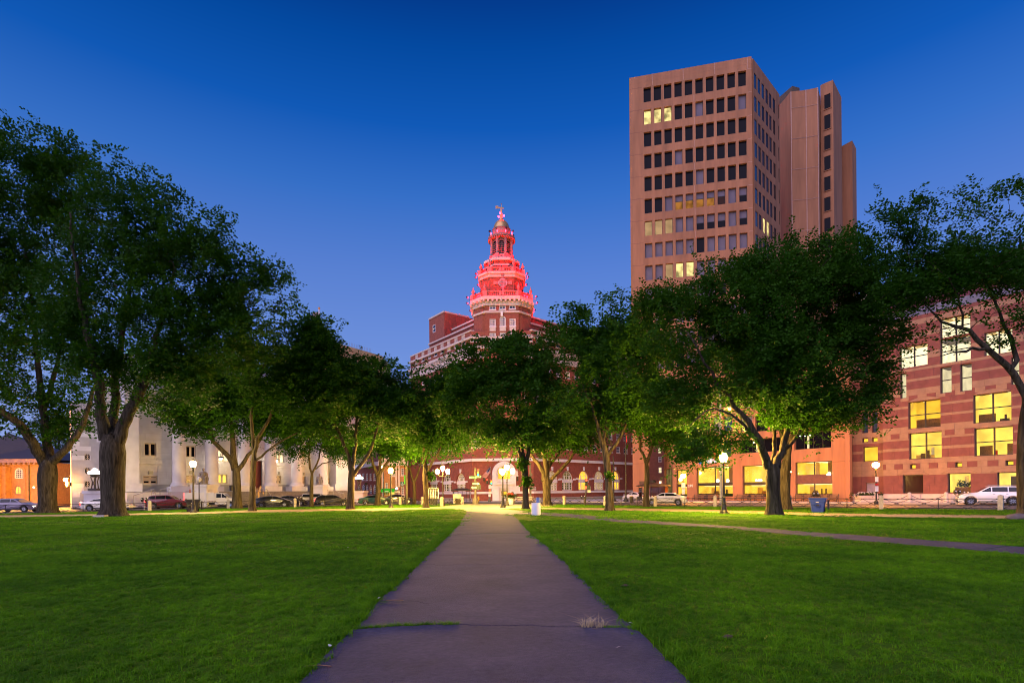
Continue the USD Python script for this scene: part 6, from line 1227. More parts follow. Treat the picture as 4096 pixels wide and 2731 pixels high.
# ------------------------------------------------------------------ cars
SHAPES = {
 'sedan': (4.85, 1.80, [(-2.40, .50), (-2.42, .78), (-2.36, .98), (-2.2, 1.04), (-1.72, 1.07), (-1.0, 1.40), (-.3, 1.47), (.4, 1.42), (1.22, 1.02), (1.95, .90), (2.28, .74), (2.42, .58), (2.42, .36)], (-1.42, 1.46), .345, .98, (.02,)),
 'suv': (4.7, 1.86, [(-2.28, .5), (-2.32, .85), (-2.26, 1.12), (-2.12, 1.22), (-1.92, 1.60), (-1.5, 1.69), (0, 1.72), (.35, 1.66), (1.08, 1.16), (1.95, 1.04), (2.25, .86), (2.34, .66), (2.34, .4)], (-1.38, 1.42), .375, 1.12, (-.05, -1.15)),
 'big_suv': (5.1, 1.98, [(-2.5, .5), (-2.54, .95), (-2.48, 1.2), (-2.36, 1.3), (-2.12, 1.70), (-1.7, 1.80), (-.2, 1.82), (.2, 1.76), (1.05, 1.24), (2.0, 1.12), (2.4, .95), (2.52, .72), (2.52, .42)], (-1.5, 1.55), .40, 1.19, (.0, -1.2)),
 'wagon': (4.75, 1.80, [(-2.36, .5), (-2.38, .85), (-2.30, 1.0), (-2.16, 1.15), (-1.86, 1.44), (-1.5, 1.50), (0, 1.51), (.4, 1.44), (1.18, 1.02), (1.95, .90), (2.28, .74), (2.38, .58), (2.38, .36)], (-1.38, 1.42), .34, .98, (.05, -1.0)),
 'hatch': (4.5, 1.75, [(-2.2, .5), (-2.24, .8), (-2.2, 1.05), (-2.06, 1.17), (-1.0, 1.42), (-.2, 1.49), (.35, 1.44), (1.45, 1.04), (1.95, .88), (2.18, .70), (2.25, .55), (2.25, .36)], (-1.32, 1.40), .335, .98, (.0,)),
 'minivan': (5.0, 1.92, [(-2.46, .5), (-2.5, .95), (-2.46, 1.2), (-2.38, 1.3), (-2.2, 1.66), (-1.8, 1.74), (.1, 1.75), (.6, 1.66), (1.4, 1.12), (2.1, 1.0), (2.42, .82), (2.5, .6), (2.5, .38)], (-1.5, 1.5), .36, 1.10, (.3, -.9)),
}
def car_body(L, W, top, wheels, rw, belt, H):
    bottom = .22; pts = list(top)
    pts = [(top[0][0] + .04, bottom + .1)] + pts + [(top[-1][0] - .04, bottom + .08)]
    poly = Polygon(pts + [(top[-1][0] - .25, bottom), (top[0][0] + .3, bottom)]).buffer(0)
    smooth_ = poly.buffer(.10).buffer(-.20).buffer(.10)
    for x in wheels: smooth_ = smooth_.difference(Point(x, rw).buffer(rw + .06, 10))
    if smooth_.geom_type != 'Polygon': smooth_ = max(smooth_.geoms, key=lambda g: g.area)
    return smooth_.simplify(.006)
def make_car(name, label, x, y, rz, shape, paint, cat='car', tail=1.0, head=False, driver=False, rack=False, group=None, z=-.13):
    L, W, top, wheels, rw, belt, pill = SHAPES[shape]; H = max(p[1] for p in top); t = thing(name, label, cat, (x, y, z), rz=rz, group=group)
    def ym(px, pz):
        a = W / 2 * np.where(pz > belt, 1 - .20 * (pz - belt) / (H - belt), 1 - .05 * np.maximum(0, (.55 - pz) / .35)); return a * (1 - .13 * np.maximum(0, (np.abs(px) / (L / 2) - .62) / .38) ** 2)
    poly = car_body(L, W, top, wheels, rw, belt, H); ring = np.array(poly.exterior.coords)[:-1]
    seg = np.linalg.norm(np.roll(ring, -1, 0) - ring, axis=1); dense = []
    for p, q_, s_ in zip(ring, np.roll(ring, -1, 0), seg): n = max(1, int(s_ / .22)); dense += [p + (q_ - p) * k / n for k in range(n)]
    ring = np.array(dense); nrm = np.roll(ring, -1, 0) - np.roll(ring, 1, 0); nrm /= np.linalg.norm(nrm, axis=1, keepdims=True) + 1e-9; nin = np.stack([-nrm[:, 1], nrm[:, 0]], 1)
    if Polygon(ring).exterior.is_ccw is False: nin = -nin
    lay = [(-1, .07), (-.975, .025), (-.9, 0), (-.45, 0), (.45, 0), (.9, 0), (.975, .025), (1, .07)]; V = []
    for ty, inset in lay:
        p = ring + nin * inset; V.append(np.column_stack([p[:, 0], ty * ym(p[:, 0], p[:, 1]), p[:, 1]]))
    n = len(ring); v = np.vstack(V); i, j = np.meshgrid(np.arange(len(lay) - 1), np.arange(n), indexing='ij'); mb = MB().add(v, np.stack([i * n + j, i * n + (j + 1) % n, (i + 1) * n + (j + 1) % n, (i + 1) * n + j], -1).reshape(-1, 4))
    pv, pf = trimesh.creation.triangulate_polygon(Polygon(ring + nin * .07).buffer(0), engine='earcut')
    for sgn_y in (-1, 1): mb.add(np.column_stack([pv[:, 0], sgn_y * ym(pv[:, 0], pv[:, 1]), pv[:, 1]]), pf)
    body = part(t, 'body', mb, 'car_' + paint, 28); part(t, 'underbody', MB().box((0, 0, .42), (L * .92, W * .80, .36)), 'plastic_black')
    gh = Polygon(list(top) + [(top[-1][0], .2), (top[0][0], .2)]).buffer(0).intersection(sbox(-9, belt + .03, 9, 9)).buffer(-.085, join_style='mitre')
    cutp = unary_union([sbox(px - .045, 0, px + .045, 3) for px in pill]); gg = gh.difference(cutp)
    for g in getattr(gg, 'geoms', [gg]):
        if g.area < .03: continue
        gv, gf = trimesh.creation.triangulate_polygon(g.segmentize(.3), engine='earcut')
        for s_ in (-1, 1): part(t, 'side_window', MB().add(np.column_stack([gv[:, 0], s_ * (ym(gv[:, 0], gv[:, 1]) + .008), gv[:, 1]]), gf), 'car_glass')
    gs = [(a, b) for a, b in zip(top[:-1], top[1:]) if max(a[1], b[1]) > belt + .2 and abs(b[1] - a[1]) > .12]
    for (a, b), nm in ((min(gs, key=lambda s: s[0][0]), 'rear_window'), (max(gs, key=lambda s: s[0][0]), 'windscreen')):
        a, b = np.array(a), np.array(b); d = (b - a) / np.linalg.norm(b - a); nn = np.array([-d[1], d[0]]); nn = nn if nn[1] > 0 else -nn; p, q_ = a + d * .10 + nn * .012, b - d * .08 + nn * .012
        yp, yq = float(ym(p[0], p[1])) - .10, float(ym(q_[0], q_[1])) - .08
        part(t, nm, MB().add([(p[0], -yp, p[1]), (p[0], yp, p[1]), (q_[0], yq, q_[1]), (q_[0], -yq, q_[1])], [[0, 1, 2, 3]]), 'car_glass')
    for wx in wheels:
        for s_ in (-1, 1):
            yc = s_ * (W / 2 - .13); m = MB().lathe([(rw * .62, -.11), (rw * .93, -.115), (rw, -.07), (rw, .07), (rw * .93, .115), (rw * .62, .11)], 18); v = np.vstack(m.v); v = np.column_stack([v[:, 0] + wx, v[:, 2] + yc, v[:, 1] + rw]); wheel = part(t, 'wheel', MB().add(v, np.vstack(m.f)), 'rubber', 30)
            r_ = MB(); yo = yc + s_ * .10
            for k in range(7):
                a = k * 2 * PI / 7; c_, s2_ = math.cos(a), math.sin(a); e = np.array([-s2_, 0, c_]) * .035; c0_ = np.array([wx, yo, rw]); dr_ = np.array([c_, 0, s2_]); r_.add([c0_ + dr_ * .05 - e, c0_ + dr_ * .05 + e, c0_ + dr_ * rw * .64 + e * 1.3, c0_ + dr_ * rw * .64 - e * 1.3], [[0, 1, 2, 3]])
            v2 = [np.array([wx + math.cos(a) * rr, yo + s_ * .004, rw + math.sin(a) * rr]) for rr in (rw * .60, rw * .68) for a in np.linspace(0, 2 * PI, 19)[:-1]]; r_.add(v2, [[k, (k + 1) % 18, 18 + (k + 1) % 18, 18 + k] for k in range(18)]); part(wheel, 'rim', r_, 'chrome')
            dv = [np.array([wx, yo - s_ * .03, rw])] + [np.array([wx + math.cos(a) * rw * .62, yo - s_ * .03, rw + math.sin(a) * rw * .62]) for a in np.linspace(0, 2 * PI, 17)[:-1]]; part(wheel, 'disc', MB().add(dv, [[0, 1 + k, 1 + (k + 1) % 16] for k in range(16)]), 'plastic_black')
    xr, xf = top[1][0], top[-2][0]; zt = top[2][1] - .10; zh = top[-2][1] + .06
    for s_ in (-1, 1):
        yt = s_ * (float(ym(xr, zt)) - .20); part(t, 'tail_light', MB().box((xr + .12, yt, zt - .06), (.36, .40, .20)), 'tail_red' if tail else 'cloth_red'); part(t, 'headlight', MB().box((xf - .16, s_ * (float(ym(xf, zh)) - .16), zh - .02), (.30, .34, .14)), 'head_white' if head else 'chrome')
        mz = belt + .06; mx = top[-4][0] - .25 if shape != 'hatch' else .95; part(t, 'mirror', MB().ball((mx, s_ * (W / 2 + .09), mz), .10, 1, (.7, 1.1, .75)), 'car_' + paint)
        for hx in (pill[0] - .16, (pill[1] if len(pill) > 1 else pill[0] - .95) + .10): part(t, 'door_handle', MB().box((hx, s_ * (W / 2 - .005), belt - .10), (.17, .03, .03)), 'chrome')
        part(t, 'trim', MB().box((0, s_ * (W / 2 - .02), .36), (2.0, .05, .10)), 'plastic_black')
        if rack: part(t, 'roof_rail', MB().tube([(-1.6, s_ * W * .36, H + .0), (-1.4, s_ * W * .36, H + .06), (.0, s_ * W * .36, H + .06), (.2, s_ * W * .36, H - .02)], .025, 5), 'steel_gray')
    part(t, 'number_plate', MB().box((top[1][0] - .005, 0, .78), (.03, .5, .13)), 'paint_white'); part(t, 'bumper', MB().box((xf + .05, 0, .42), (.16, W * .84, .14)).box((top[0][0] - .0, 0, .45), (.14, W * .84, .14)), 'plastic_black' if 'suv' in shape else 'car_' + paint)
    return t
def park_car(x0, x1, base_y, rz, *a, **k):
    """A car between two pixel columns with its near wheels on the pixel row base_y."""
    g = G((x0 + x1) / 2, base_y, -.13); n = np.array([-math.sin(rz), math.cos(rz)]); n = n if n[1] > 0 else -n; w = .85; return make_car(a[0], a[1], g[0] + n[0] * w, g[1] + n[1] * w, rz, *a[2:], **k)
LS_ = math.radians(14)      # the left street runs to the right and away
park_car(-70, 147, 2048, math.radians(6), 'parked_car', 'silver purple car at the far left edge, passing the gate pillar', 'wagon', 'purple', tail=0, head=True)
park_car(278, 549, 2043.5, math.radians(8), 'parked_car', 'white sedan half hidden by the thickest trunk', 'sedan', 'white', tail=1)
park_car(589, 738, 2034.5, LS_, 'parked_car', 'dark maroon sport utility car with glowing tail lights beside the work truck', 'suv', 'maroon', tail=1)
park_car(1012, 1168, 2029, LS_, 'parked_car', 'black hatchback behind the straight pale trunk', 'hatch', 'black', tail=0)
park_car(1100, 1216, 2022.5, LS_ * 1.4, 'parked_car', 'black sedan just right of the black hatchback', 'sedan', 'black', tail=0)
park_car(1010, 1096, 2016, LS_ * 1.6, 'parked_car', 'pale blue car whose roof shows behind the black hatchback', 'wagon', 'sky_blue', tail=0)
park_car(930, 1010, 2018, LS_ * 1.6, 'parked_car', 'dark sedan behind the scarred leaning trunk with one bright headlight', 'sedan', 'navy', tail=0, head=True)
park_car(1218, 1330, 2019, LS_ * 1.4, 'parked_car', 'silver minivan with red tail lights behind the black estate car', 'minivan', 'silver', tail=1)
park_car(1272, 1392, 2022.5, LS_ * 1.4, 'parked_car', 'black estate car with roof rails and red tail lights', 'wagon', 'black', tail=1, rack=True)
park_car(1428, 1578, 2019.3, LS_, 'parked_car', 'dark green sedan behind the dark elm trunk', 'sedan', 'green', tail=0)
park_car(1440, 1536, 2011, LS_ * 1.8, 'parked_car', 'bright red car showing above the green sedan', 'sedan', 'red', tail=1)
park_car(1455, 1545, 2007.5, LS_ * 1.8, 'parked_car', 'dark blue estate car behind the bright red car', 'wagon', 'navy', tail=0)
park_car(1540, 1650, 2014.5, LS_ * 1.4, 'parked_car', 'dark blue sedan with red tail lights behind the single park lamp', 'sedan', 'navy', tail=1)
park_car(2570, 2750, 2020.5, math.radians(180 - 22), 'parked_car', 'silver white sedan parked behind the iron fence at right', 'sedan', 'silver', tail=0)
park_car(3823, 4110, 2020, math.radians(180 - 32), 'parked_car', 'white sport utility car parked in front of the lit sandstone building', 'big_suv', 'white', tail=0, rack=True)
park_car(2514, 2541, 2003.5, math.radians(120), 'parked_car', 'small white car beyond the black bin near the masts', 'sedan', 'white', tail=0, head=False)
# white work truck with a locker body and ladder rack
g_ = G(840, 2030.5, -.13); t = make_car('work_truck', 'white work truck with a locker body, ladder rack and amber beacon', g_[0] - .2, g_[1] + .9, LS_, 'suv', 'white', cat='truck', tail=1)
for ch in list(t.prim.GetChildren()):
    if ch.GetName().startswith(('body', 'side_window', 'rear_window', 'roof_rail', 'windscreen', 'door_handle', 'underbody', 'wheel', 'tail_light', 'mirror', 'headlight', 'trim', 'bumper', 'number')): stage.RemovePrim(ch.GetPath())
for k_ in [k for k in COUNT if k.startswith(t.path + '/')]: del COUNT[k_]
SHAPES['_cab'] = None
cab = Polygon([(.55, .45), (.50, 1.85), (.65, 1.93), (1.35, 1.93), (1.55, 1.86), (2.15, 1.30), (3.0, 1.18), (3.18, 1.0), (3.22, .45)]).buffer(-.05).buffer(.05).difference(Point(2.35, .40).buffer(.48))
def side_plate(poly, w): 
    m = trimesh.creation.extrude_polygon(poly, w, engine='earcut'); v = np.array(m.vertices); return MB().add(np.column_stack([v[:, 0], v[:, 2] - w / 2, v[:, 1]]), m.faces)
part(t, 'cab', side_plate(cab, 1.86), 'car_white'); part(t, 'chassis', MB().box((0, 0, .55), (6.0, 1.0, .25)), 'plastic_black')
for s_ in (-1, 1):
    for pl_ in (Polygon([(.72, 1.32), (.74, 1.82), (1.28, 1.82), (1.28, 1.32)]), Polygon([(1.36, 1.32), (1.36, 1.82), (1.52, 1.80), (1.98, 1.34)])): gv, gf = trimesh.creation.triangulate_polygon(pl_, engine='earcut'); part(t, 'side_window', MB().add(np.column_stack([gv[:, 0], np.full(len(gv), s_ * .94), gv[:, 1]]), gf), 'car_glass')
    part(t, 'mirror', MB().box((1.9, s_ * 1.08, 1.42), (.10, .22, .34)), 'plastic_black'); part(t, 'tail_light', MB().box((-3.02, s_ * .82, .95), (.06, .16, .36)), 'tail_red'); part(t, 'headlight', MB().box((3.16, s_ * .72, .92), (.16, .30, .20)), 'chrome')
    for k in range(4): part(t, 'locker_door', MB().box((-2.45 + k * .88, s_ * .985, 1.22), (.80, .03, .86 if k != 2 else .42)), 'car_white')
part(t, 'windscreen', MB().add([(1.66, -.80, 1.80), (1.66, .80, 1.80), (2.14, .86, 1.34), (2.14, -.86, 1.34)], [[0, 1, 2, 3]]), 'car_glass')
part(t, 'locker_body', side_plate(Polygon([(-3.0, .7), (-3.0, 2.0), (.46, 2.0), (.46, .7), (-1.35, .7)]).difference(Point(-1.8, .40).buffer(.52)), 1.95), 'car_white')
for wx in (-1.8, 2.35):
    for s_ in (-1, 1):
        m = MB().lathe([(.24, -.12), (.38, -.12), (.41, -.07), (.41, .07), (.38, .12), (.24, .12)], 18); v = np.vstack(m.v); wh_ = part(t, 'wheel', MB().add(np.column_stack([v[:, 0] + wx, v[:, 2] + s_ * .83, v[:, 1] + .41]), np.vstack(m.f)), 'rubber', 30); m = MB().lathe([(0, 0), (.22, .02), (.25, -.02)], 14); v = np.vstack(m.v); part(wh_, 'rim', MB().add(np.column_stack([v[:, 0] + wx, s_ * (v[:, 2] + .90), v[:, 1] + .41]), np.vstack(m.f)), 'chrome')
rk_ = MB()
for s_ in (-.7, .7): rk_.tube([(-2.9, s_, 2.0), (-2.9, s_, 2.22), (-.1, s_, 2.22), (-.1, s_, 2.0)], .03, 5)
for x in (-2.4, -1.5, -.6): rk_.tube([(x, -.7, 2.22), (x, .7, 2.22)], .025, 5)
part(t, 'ladder_rack', rk_, 'steel_gray'); part(t, 'beacon', MB().lathe([(.12, 2.0), (.12, 2.28), (.08, 2.36), (0, 2.38)], 10, (-2.7, .3, 0)), 'cloth_orange'); part(t, 'tail_light', MB().box((-3.03, -.86, 1.55), (.05, .10, .8)), 'tail_red')
m = meshkit.text_mesh('1-800-FRONTIER', .13, .006, True); v = np.array(m.vertices); part(t, 'lettering', MB().add(np.column_stack([v[:, 0] - .9, -1.003 - v[:, 2], v[:, 1] + .80]), m.faces), 'car_maroon')
# ------------------------------------------------------------------ street furniture
def wpx(px, Y): return px * Y / F
def box_part(t, name, c, sz, m, rz=0.0, label=None): return part(t, name, MB().box(c, sz, rz), m, label=label)
# pay telephones
for i, x in enumerate((1724, 1734, 1745)):
    g = G(x, 2021, -.005); h = 2.15; t = thing('pay_telephone', ['left', 'middle', 'right'][i] + ' pay telephone kiosk of the three left of the plaza', 'telephone', g)
    box_part(t, 'post', g + [0, .1, .45], (.25, .2, .9), 'dark_frame'); box_part(t, 'back', g + [0, .22, 1.5], (.58, .05, 1.3), 'steel_gray')
    for s in (-.28, .28): box_part(t, 'side', g + [s, 0, 1.5], (.04, .45, 1.2), 'plastic_white')
    box_part(t, 'header', g + [0, 0, 2.1], (.6, .5, .22), 'sign_black'); box_part(t, 'telephone', g + [0, .1, 1.45], (.26, .14, .5), 'plastic_black'); part(t, 'handset', MB().tube([g + [-.08, .0, 1.62], g + [-.10, -.03, 1.45], g + [-.08, 0, 1.28]], .03, 6), 'plastic_white'); box_part(t, 'header_text', g + [0, -.255, 2.1], (.40, .01, .07), 'paint_white')
# bus shelters
def shelter(label, x0, x1, y_roof, y_foot, deep, ads=False):
    a, b = G(x0, y_foot, -.005), G(x1, y_foot, -.005); Y = (a[1] + b[1]) / 2; a[1] = b[1] = Y; h = Hz((x0 + x1) / 2, y_roof, Y); t = thing('bus_shelter', label, 'bus shelter', (a + b) / 2); L = b[0] - a[0]; n = 4
    for yy in (0, deep):
        for k in range(n + 1):
            if yy == 0 and k in (1, 2, 3): continue
            box_part(t, 'post', a + [L * k / n, yy, h / 2], (.07, .07, h), 'dark_frame')
    for k in range(n): p_ = box_part(t, 'panel', a + [L * (k + .5) / n, deep, h * .53], (L / n - .1, .02, h * .78), 'clear_glass'); box_part(t, 'rail', a + [L * (k + .5) / n, deep, .28], (L / n, .05, .06), 'dark_frame')
    for s in (0, L): box_part(t, 'panel', a + [s, deep / 2, h * .53], (.02, deep - .1, h * .78), 'clear_glass')
    v = [(a[0] - .3, a[1] - .3, h), (b[0] + .3, a[1] - .3, h), (b[0] + .3, a[1] + deep + .3, h), (a[0] - .3, a[1] + deep + .3, h)]; v = v + [(x_, y_, h + .14) for x_, y_, _ in v] + [((a[0] + b[0]) / 2 - L * .2, a[1] + deep / 2, h + .45), ((a[0] + b[0]) / 2 + L * .2, a[1] + deep / 2, h + .45)]
    f = [[0, 1, 5], [0, 5, 4], [1, 2, 6], [1, 6, 5], [2, 3, 7], [2, 7, 6], [3, 0, 4], [3, 4, 7], [0, 2, 1], [0, 3, 2], [4, 5, 9], [4, 9, 8], [5, 6, 9], [6, 7, 8], [6, 8, 9], [7, 4, 8]]; part(t, 'roof', MB().add(v, f), 'dark_frame')
    box_part(t, 'bench', a + [L * .45, deep - .4, .48], (L * .6, .4, .06), 'wood'); box_part(t, 'advert', a + [L, deep / 2, 1.3], (.10, 1.0, 1.5), 'cloth_orange' if ads else 'plastic_white'); return t
shelter('small dark bus shelter with a hipped roof in front of the brick bank', 1814, 1878, 1962, 2006, 1.5)
shelter('long dark bus shelter beside the pink pier under the tower', 2562, 2680, 1944, 2008, 1.7, True)
# stone block and bin by the plaza
g = G(1829, 2014, -.005); t = thing('news_stand', 'square pale stone kiosk block behind the rubbish bin at the plaza', 'kiosk', g); w = wpx(33, g[1]); h = Hz(1829, 1978, g[1])
for k in range(3):
    for j in range(2): box_part(t, 'stone', g + [(j - .5) * w / 2, .5, h * (k + .5) / 3], (w / 2 - .015, 1.2, h / 3 - .015), 'cream_stone')
box_part(t, 'cap', g + [0, .5, h + .04], (w * 1.05, 1.3, .10), 'cream_stone')
g = G(1832, 2018.5); w = wpx(21, g[1]); h = Hz(1832, 1993, g[1]); t = thing('rubbish_bin', 'slatted tapered rubbish bin at the left edge of the plaza', 'bin', g)
part(t, 'body', MB().lathe([(w * .36, .05), (w * .40, .06), (w * .48, h * .86), (w * .44, h * .86)], 14, g), 'bronze')
for k in range(14): a = k * PI / 7; d = np.array([math.cos(a), math.sin(a), 0]); part(t, 'slat', MB().tube([g + d * w * .42 + [0, 0, .06], g + d * w * .50 + [0, 0, h * .86]], .04, 4), 'bronze')
part(t, 'lid', MB().lathe([(w * .52, h * .86), (w * .5, h * .93), (w * .2, h), (0, h)], 14, g), 'plastic_black')
# traffic signals and street name post
def signal(t, c, lit=('signal_red', 'signal_amber', 'signal_green'), s=1.0, cols=1):
    hd = box_part(t, 'signal_head', c, (.34 * s, .24 * s, 1.0 * s), 'sign_dark')
    for k, m_ in enumerate(lit):
        p = c + np.array([0, -.13 * s, (.32 - .32 * k) * s]); part(hd, 'lens', MB().lathe([(0, -.02), (.12 * s, 0), (.10 * s, .02), (0, .03)], 12).ball((0, 0, 0), .001, 0) if False else MB().ball(p, .125 * s, 1, (1, .4, 1)), m_ or 'plastic_black'); part(hd, 'visor', MB().tube([p + [-.14 * s, -.02, .02], p + [-.10 * s, -.12 * s, .12 * s], p + [.10 * s, -.12 * s, .12 * s], p + [.14 * s, -.02, .02]], .02, 4, False), 'sign_dark')
    return hd
def flat_text(t, text, c, h, m_, name='lettering'):
    """Lettering facing the park, centred on c."""
    m = meshkit.text_mesh(text, h, .01, True); v = np.array(m.vertices); v[:, 0] -= (v[:, 0].max() + v[:, 0].min()) / 2; part(t, name, MB().add(np.column_stack([v[:, 0], -v[:, 2], v[:, 1] - h / 2]) + np.array(c), m.faces), m_)
def one_way(t, c, right, s=1.0):
    p_ = box_part(t, 'one_way_sign', c, (1.05 * s, .03, .42 * s), 'sign_black'); a = Polygon([(-.46, -.10), (.22, -.10), (.22, -.18), (.48, 0), (.22, .18), (.22, .10), (-.46, .10)])
    if not right: a = affinity.scale(a, -1, 1, origin=(0, 0))
    gv, gf = trimesh.creation.triangulate_polygon(a, engine='earcut'); part(p_, 'arrow', MB().add(np.column_stack([gv[:, 0] * s, np.full(len(gv), -.02), gv[:, 1] * s]) + c, gf), 'paint_white'); flat_text(p_, 'ONE WAY', np.array(c) + [(-.08 if right else .08) * s, -.025, 0], .11 * s, 'sign_black')
g = G(1902, 2016); Y = g[1]; t = thing('signal_post', 'pale post with a traffic signal, street name signs and arrow signs at the plaza', 'traffic signal', g); h = Hz(1902, 1872, Y)
part(t, 'pole', MB().lathe([(.42, 0), (.40, .35), (.30, .75), (.17, .95), (.15, 1.1), (.13, h), (.17, h + .02), (0, h + .1)], 10, g), 'pole_paint', 30)
signal(t, at(1912.5, 1889, Y - .2)); c = at(1902, 1907, Y - .18); nb = box_part(t, 'street_name_sign', c + [-.35, 0, -.05], (.95, .03, .34), 'sign_green'); flat_text(nb, 'Church St', c + [-.35, -.02, -.05], .15, 'paint_white'); nb = box_part(t, 'street_name_sign', c + [.45, .02, .05], (.62, .03, .34), 'sign_green'); flat_text(nb, 'Elm St', c + [.45, 0, .05], .15, 'paint_white')
one_way(t, at(1904, 1934, Y - .2), True); one_way(t, at(1899, 1949, Y - .22), False); box_part(t, 'control_box', at(1915, 1948, Y - .05), (.55, .4, .6), 'sign_dark')
g = G(1958, 2006, -.005); Y = g[1]; t = thing('pedestrian_signal', 'white pedestrian signal post with two red lit heads beside the bank door', 'traffic signal', g); h = Hz(1958, 1920, Y)
part(t, 'pole', MB().lathe([(.28, 0), (.25, .3), (.09, .6), (.07, h)], 8, g), 'pole_paint'); part(t, 'cross_arm', MB().tube([at(1949, 1932, Y), at(1958, 1936, Y), at(1965, 1932, Y)], .05, 6), 'dark_frame'); signal(t, at(1949, 1924, Y - .2), ('signal_red', None, None), .8); signal(t, at(1965, 1926, Y - .2), ('signal_red', 'signal_amber', 'signal_green'), .8)
box_part(t, 'sign_plate', at(1959, 1946, Y - .15), (.42, .03, .62), 'paint_white'); w_ = box_part(t, 'walk_signal', at(1961, 1959, Y - .2), (.45, .25, .42), 'sign_dark'); part(w_, 'hand', MB().ball(at(1960, 1959, Y - .36), .15, 1, (.7, .2, 1)), 'signal_red'); box_part(t, 'sign_plate', at(1958, 1970, Y - .15), (.36, .03, .42), 'paint_white'); box_part(t, 'sign_plate', at(1958, 1981, Y - .15), (.40, .03, .40), 'paint_white')
g = G(1588, 2009, -.005); Y = g[1]; t = thing('walk_signal', 'glowing white and red crossing signal with an arrow sign beside the green awning', 'traffic signal', g); part(t, 'pole', MB().tube([g, g + [0, 0, Hz(1588, 1948, Y)]], .06, 6), 'dark_frame'); h_ = box_part(t, 'signal_head', at(1590, 1953, Y - .1), (.9, .25, .5), 'sign_dark'); part(h_, 'lens', MB().ball(at(1587, 1953, Y - .3), .2, 1, (1, .3, 1)), 'head_white'); part(h_, 'lens', MB().ball(at(1593, 1953, Y - .3), .14, 1, (1, .3, 1)), 'signal_red'); one_way(t, at(1590, 1966, Y - .1), True, .95)
g = G(1627, 2017); Y = g[1]; t = thing('wooden_pole', 'pale leaning street pole with a green banner left of the slim forked tree', 'pole', g); part(t, 'pole', MB().lathe([(.20, 0), (.18, 1), (.14, Hz(1623, 1860, Y))], 10, g), 'pole_paint'); box_part(t, 'banner', at(1620, 1918, Y), (.25, .04, 1.2), 'cloth_green'); box_part(t, 'collar', g + [0, 0, Hz(1626, 1883, Y)], (.42, .42, .3), 'pole_paint')
g = G(2122, 2011, -.005); Y = g[1]; t = thing('street_pole', 'plain pale street pole standing behind the trunk with leafy shoots', 'pole', g); part(t, 'pole', MB().lathe([(.22, 0), (.2, .4), (.15, .6), (.12, Hz(2119, 1850, Y))], 10, g), 'pole_paint'); box_part(t, 'box', at(2124, 1898, Y - .15), (.36, .25, .4), 'pole_paint'); box_part(t, 'sign_plate', at(2112, 1962, Y - .15), (.30, .03, .55), 'paint_white')
g = G(2340, 2020); Y = g[1]; t = thing('leaning_signal', 'dark leaning signal post with red lights at the right street', 'traffic signal', g); part(t, 'pole', MB().tube([g, at(2345, 1950, Y), at(2350, 1918, Y)], [.09, .07, .05], 8), 'dark_frame'); signal(t, at(2345, 1930, Y - .1), ('signal_red', None, None), .9); w_ = box_part(t, 'walk_signal', at(2350, 1949, Y - .05), (.55, .3, .45), 'sign_dark'); part(w_, 'hand', MB().ball(at(2343, 1949, Y - .25), .16, 1, (.8, .3, 1)), 'signal_red'); box_part(t, 'sign_plate', at(2355, 1957, Y + .1), (.4, .03, .7), 'paint_white')
# hydrant
g = G(1913, 2007, -.005); t = thing('fire_hydrant', 'yellow fire hydrant beside the signal post at the plaza', 'hydrant', g); part(t, 'body', MB().lathe([(.22, 0), (.22, .06), (.14, .08), (.14, .62), (.18, .64), (.18, .70), (.12, .82), (.05, .88), (.05, .94), (0, .94)], 12, g), 'hydrant', 30)
for s in (-1, 1): part(t, 'nozzle', MB().tube([g + [s * .12, 0, .5], g + [s * .26, 0, .5]], .06, 8), 'hydrant')
# flags
def us_flag(t, pts, sag=.15, label=None):
    """pts: hoist top, hoist bottom, fly top, fly bottom."""
    ht, hb, ft, fb = [np.array(p, float) for p in pts]
    def S(u, v): p = (ht * (1 - v) + hb * v) * (1 - u) + (ft * (1 - v) + fb * v) * u; return p + np.array([0, .12 * math.sin(u * 7 + v * 2), -sag * math.sin(u * PI * .9)])
    for k in range(13):
        u0 = .4 if k < 7 else 0.0; us_ = np.linspace(u0, 1, 7); v = [S(u, vv) for u in us_ for vv in (k / 13, (k + 1) / 13)]; part(t, 'stripe', MB().add(v, [[2 * i, 2 * i + 2, 2 * i + 3, 2 * i + 1] for i in range(6)]), 'cloth_red' if k % 2 == 0 else 'cloth_white')
    v = [S(u, vv) for u in np.linspace(0, .4, 4) for vv in (0, 7 / 13)]; part(t, 'canton', MB().add(v, [[2 * i, 2 * i + 2, 2 * i + 3, 2 * i + 1] for i in range(3)]), 'cloth_blue')
    st_ = MB()
    for i in range(5):
        for j in range(4): st_.ball(S(.04 + .08 * i, .06 + .12 * j) + [0, -.02, 0], .035 * np.linalg.norm(hb - ht) / 1.0, 0, (1, .2, 1))
    part(t, 'stars', st_, 'paint_white', kind='stuff')
Yf_ = ZU - 2.2; t = thing('wall_flag', 'american flag drooping from an angled pole left of the bank door', 'flag', at(1964, 1910, Yf_)); part(t, 'pole', MB().tube([at(1965, 1915, ZU), at(1961, 1866, Yf_ - .8)], .05, 6), 'steel_gray'); us_flag(t, (at(1959, 1867, Yf_ - .6), at(1962, 1888, Yf_), at(1922, 1905, Yf_), at(1944, 1911, Yf_)), .1)
t = thing('wall_flag', 'white and red flag hanging from a pole right of the bank door', 'flag', at(2069, 1905, Yf_)); part(t, 'pole', MB().tube([at(2071, 1915, ZU), at(2067, 1862, Yf_ - .8)], .05, 6), 'steel_gray')
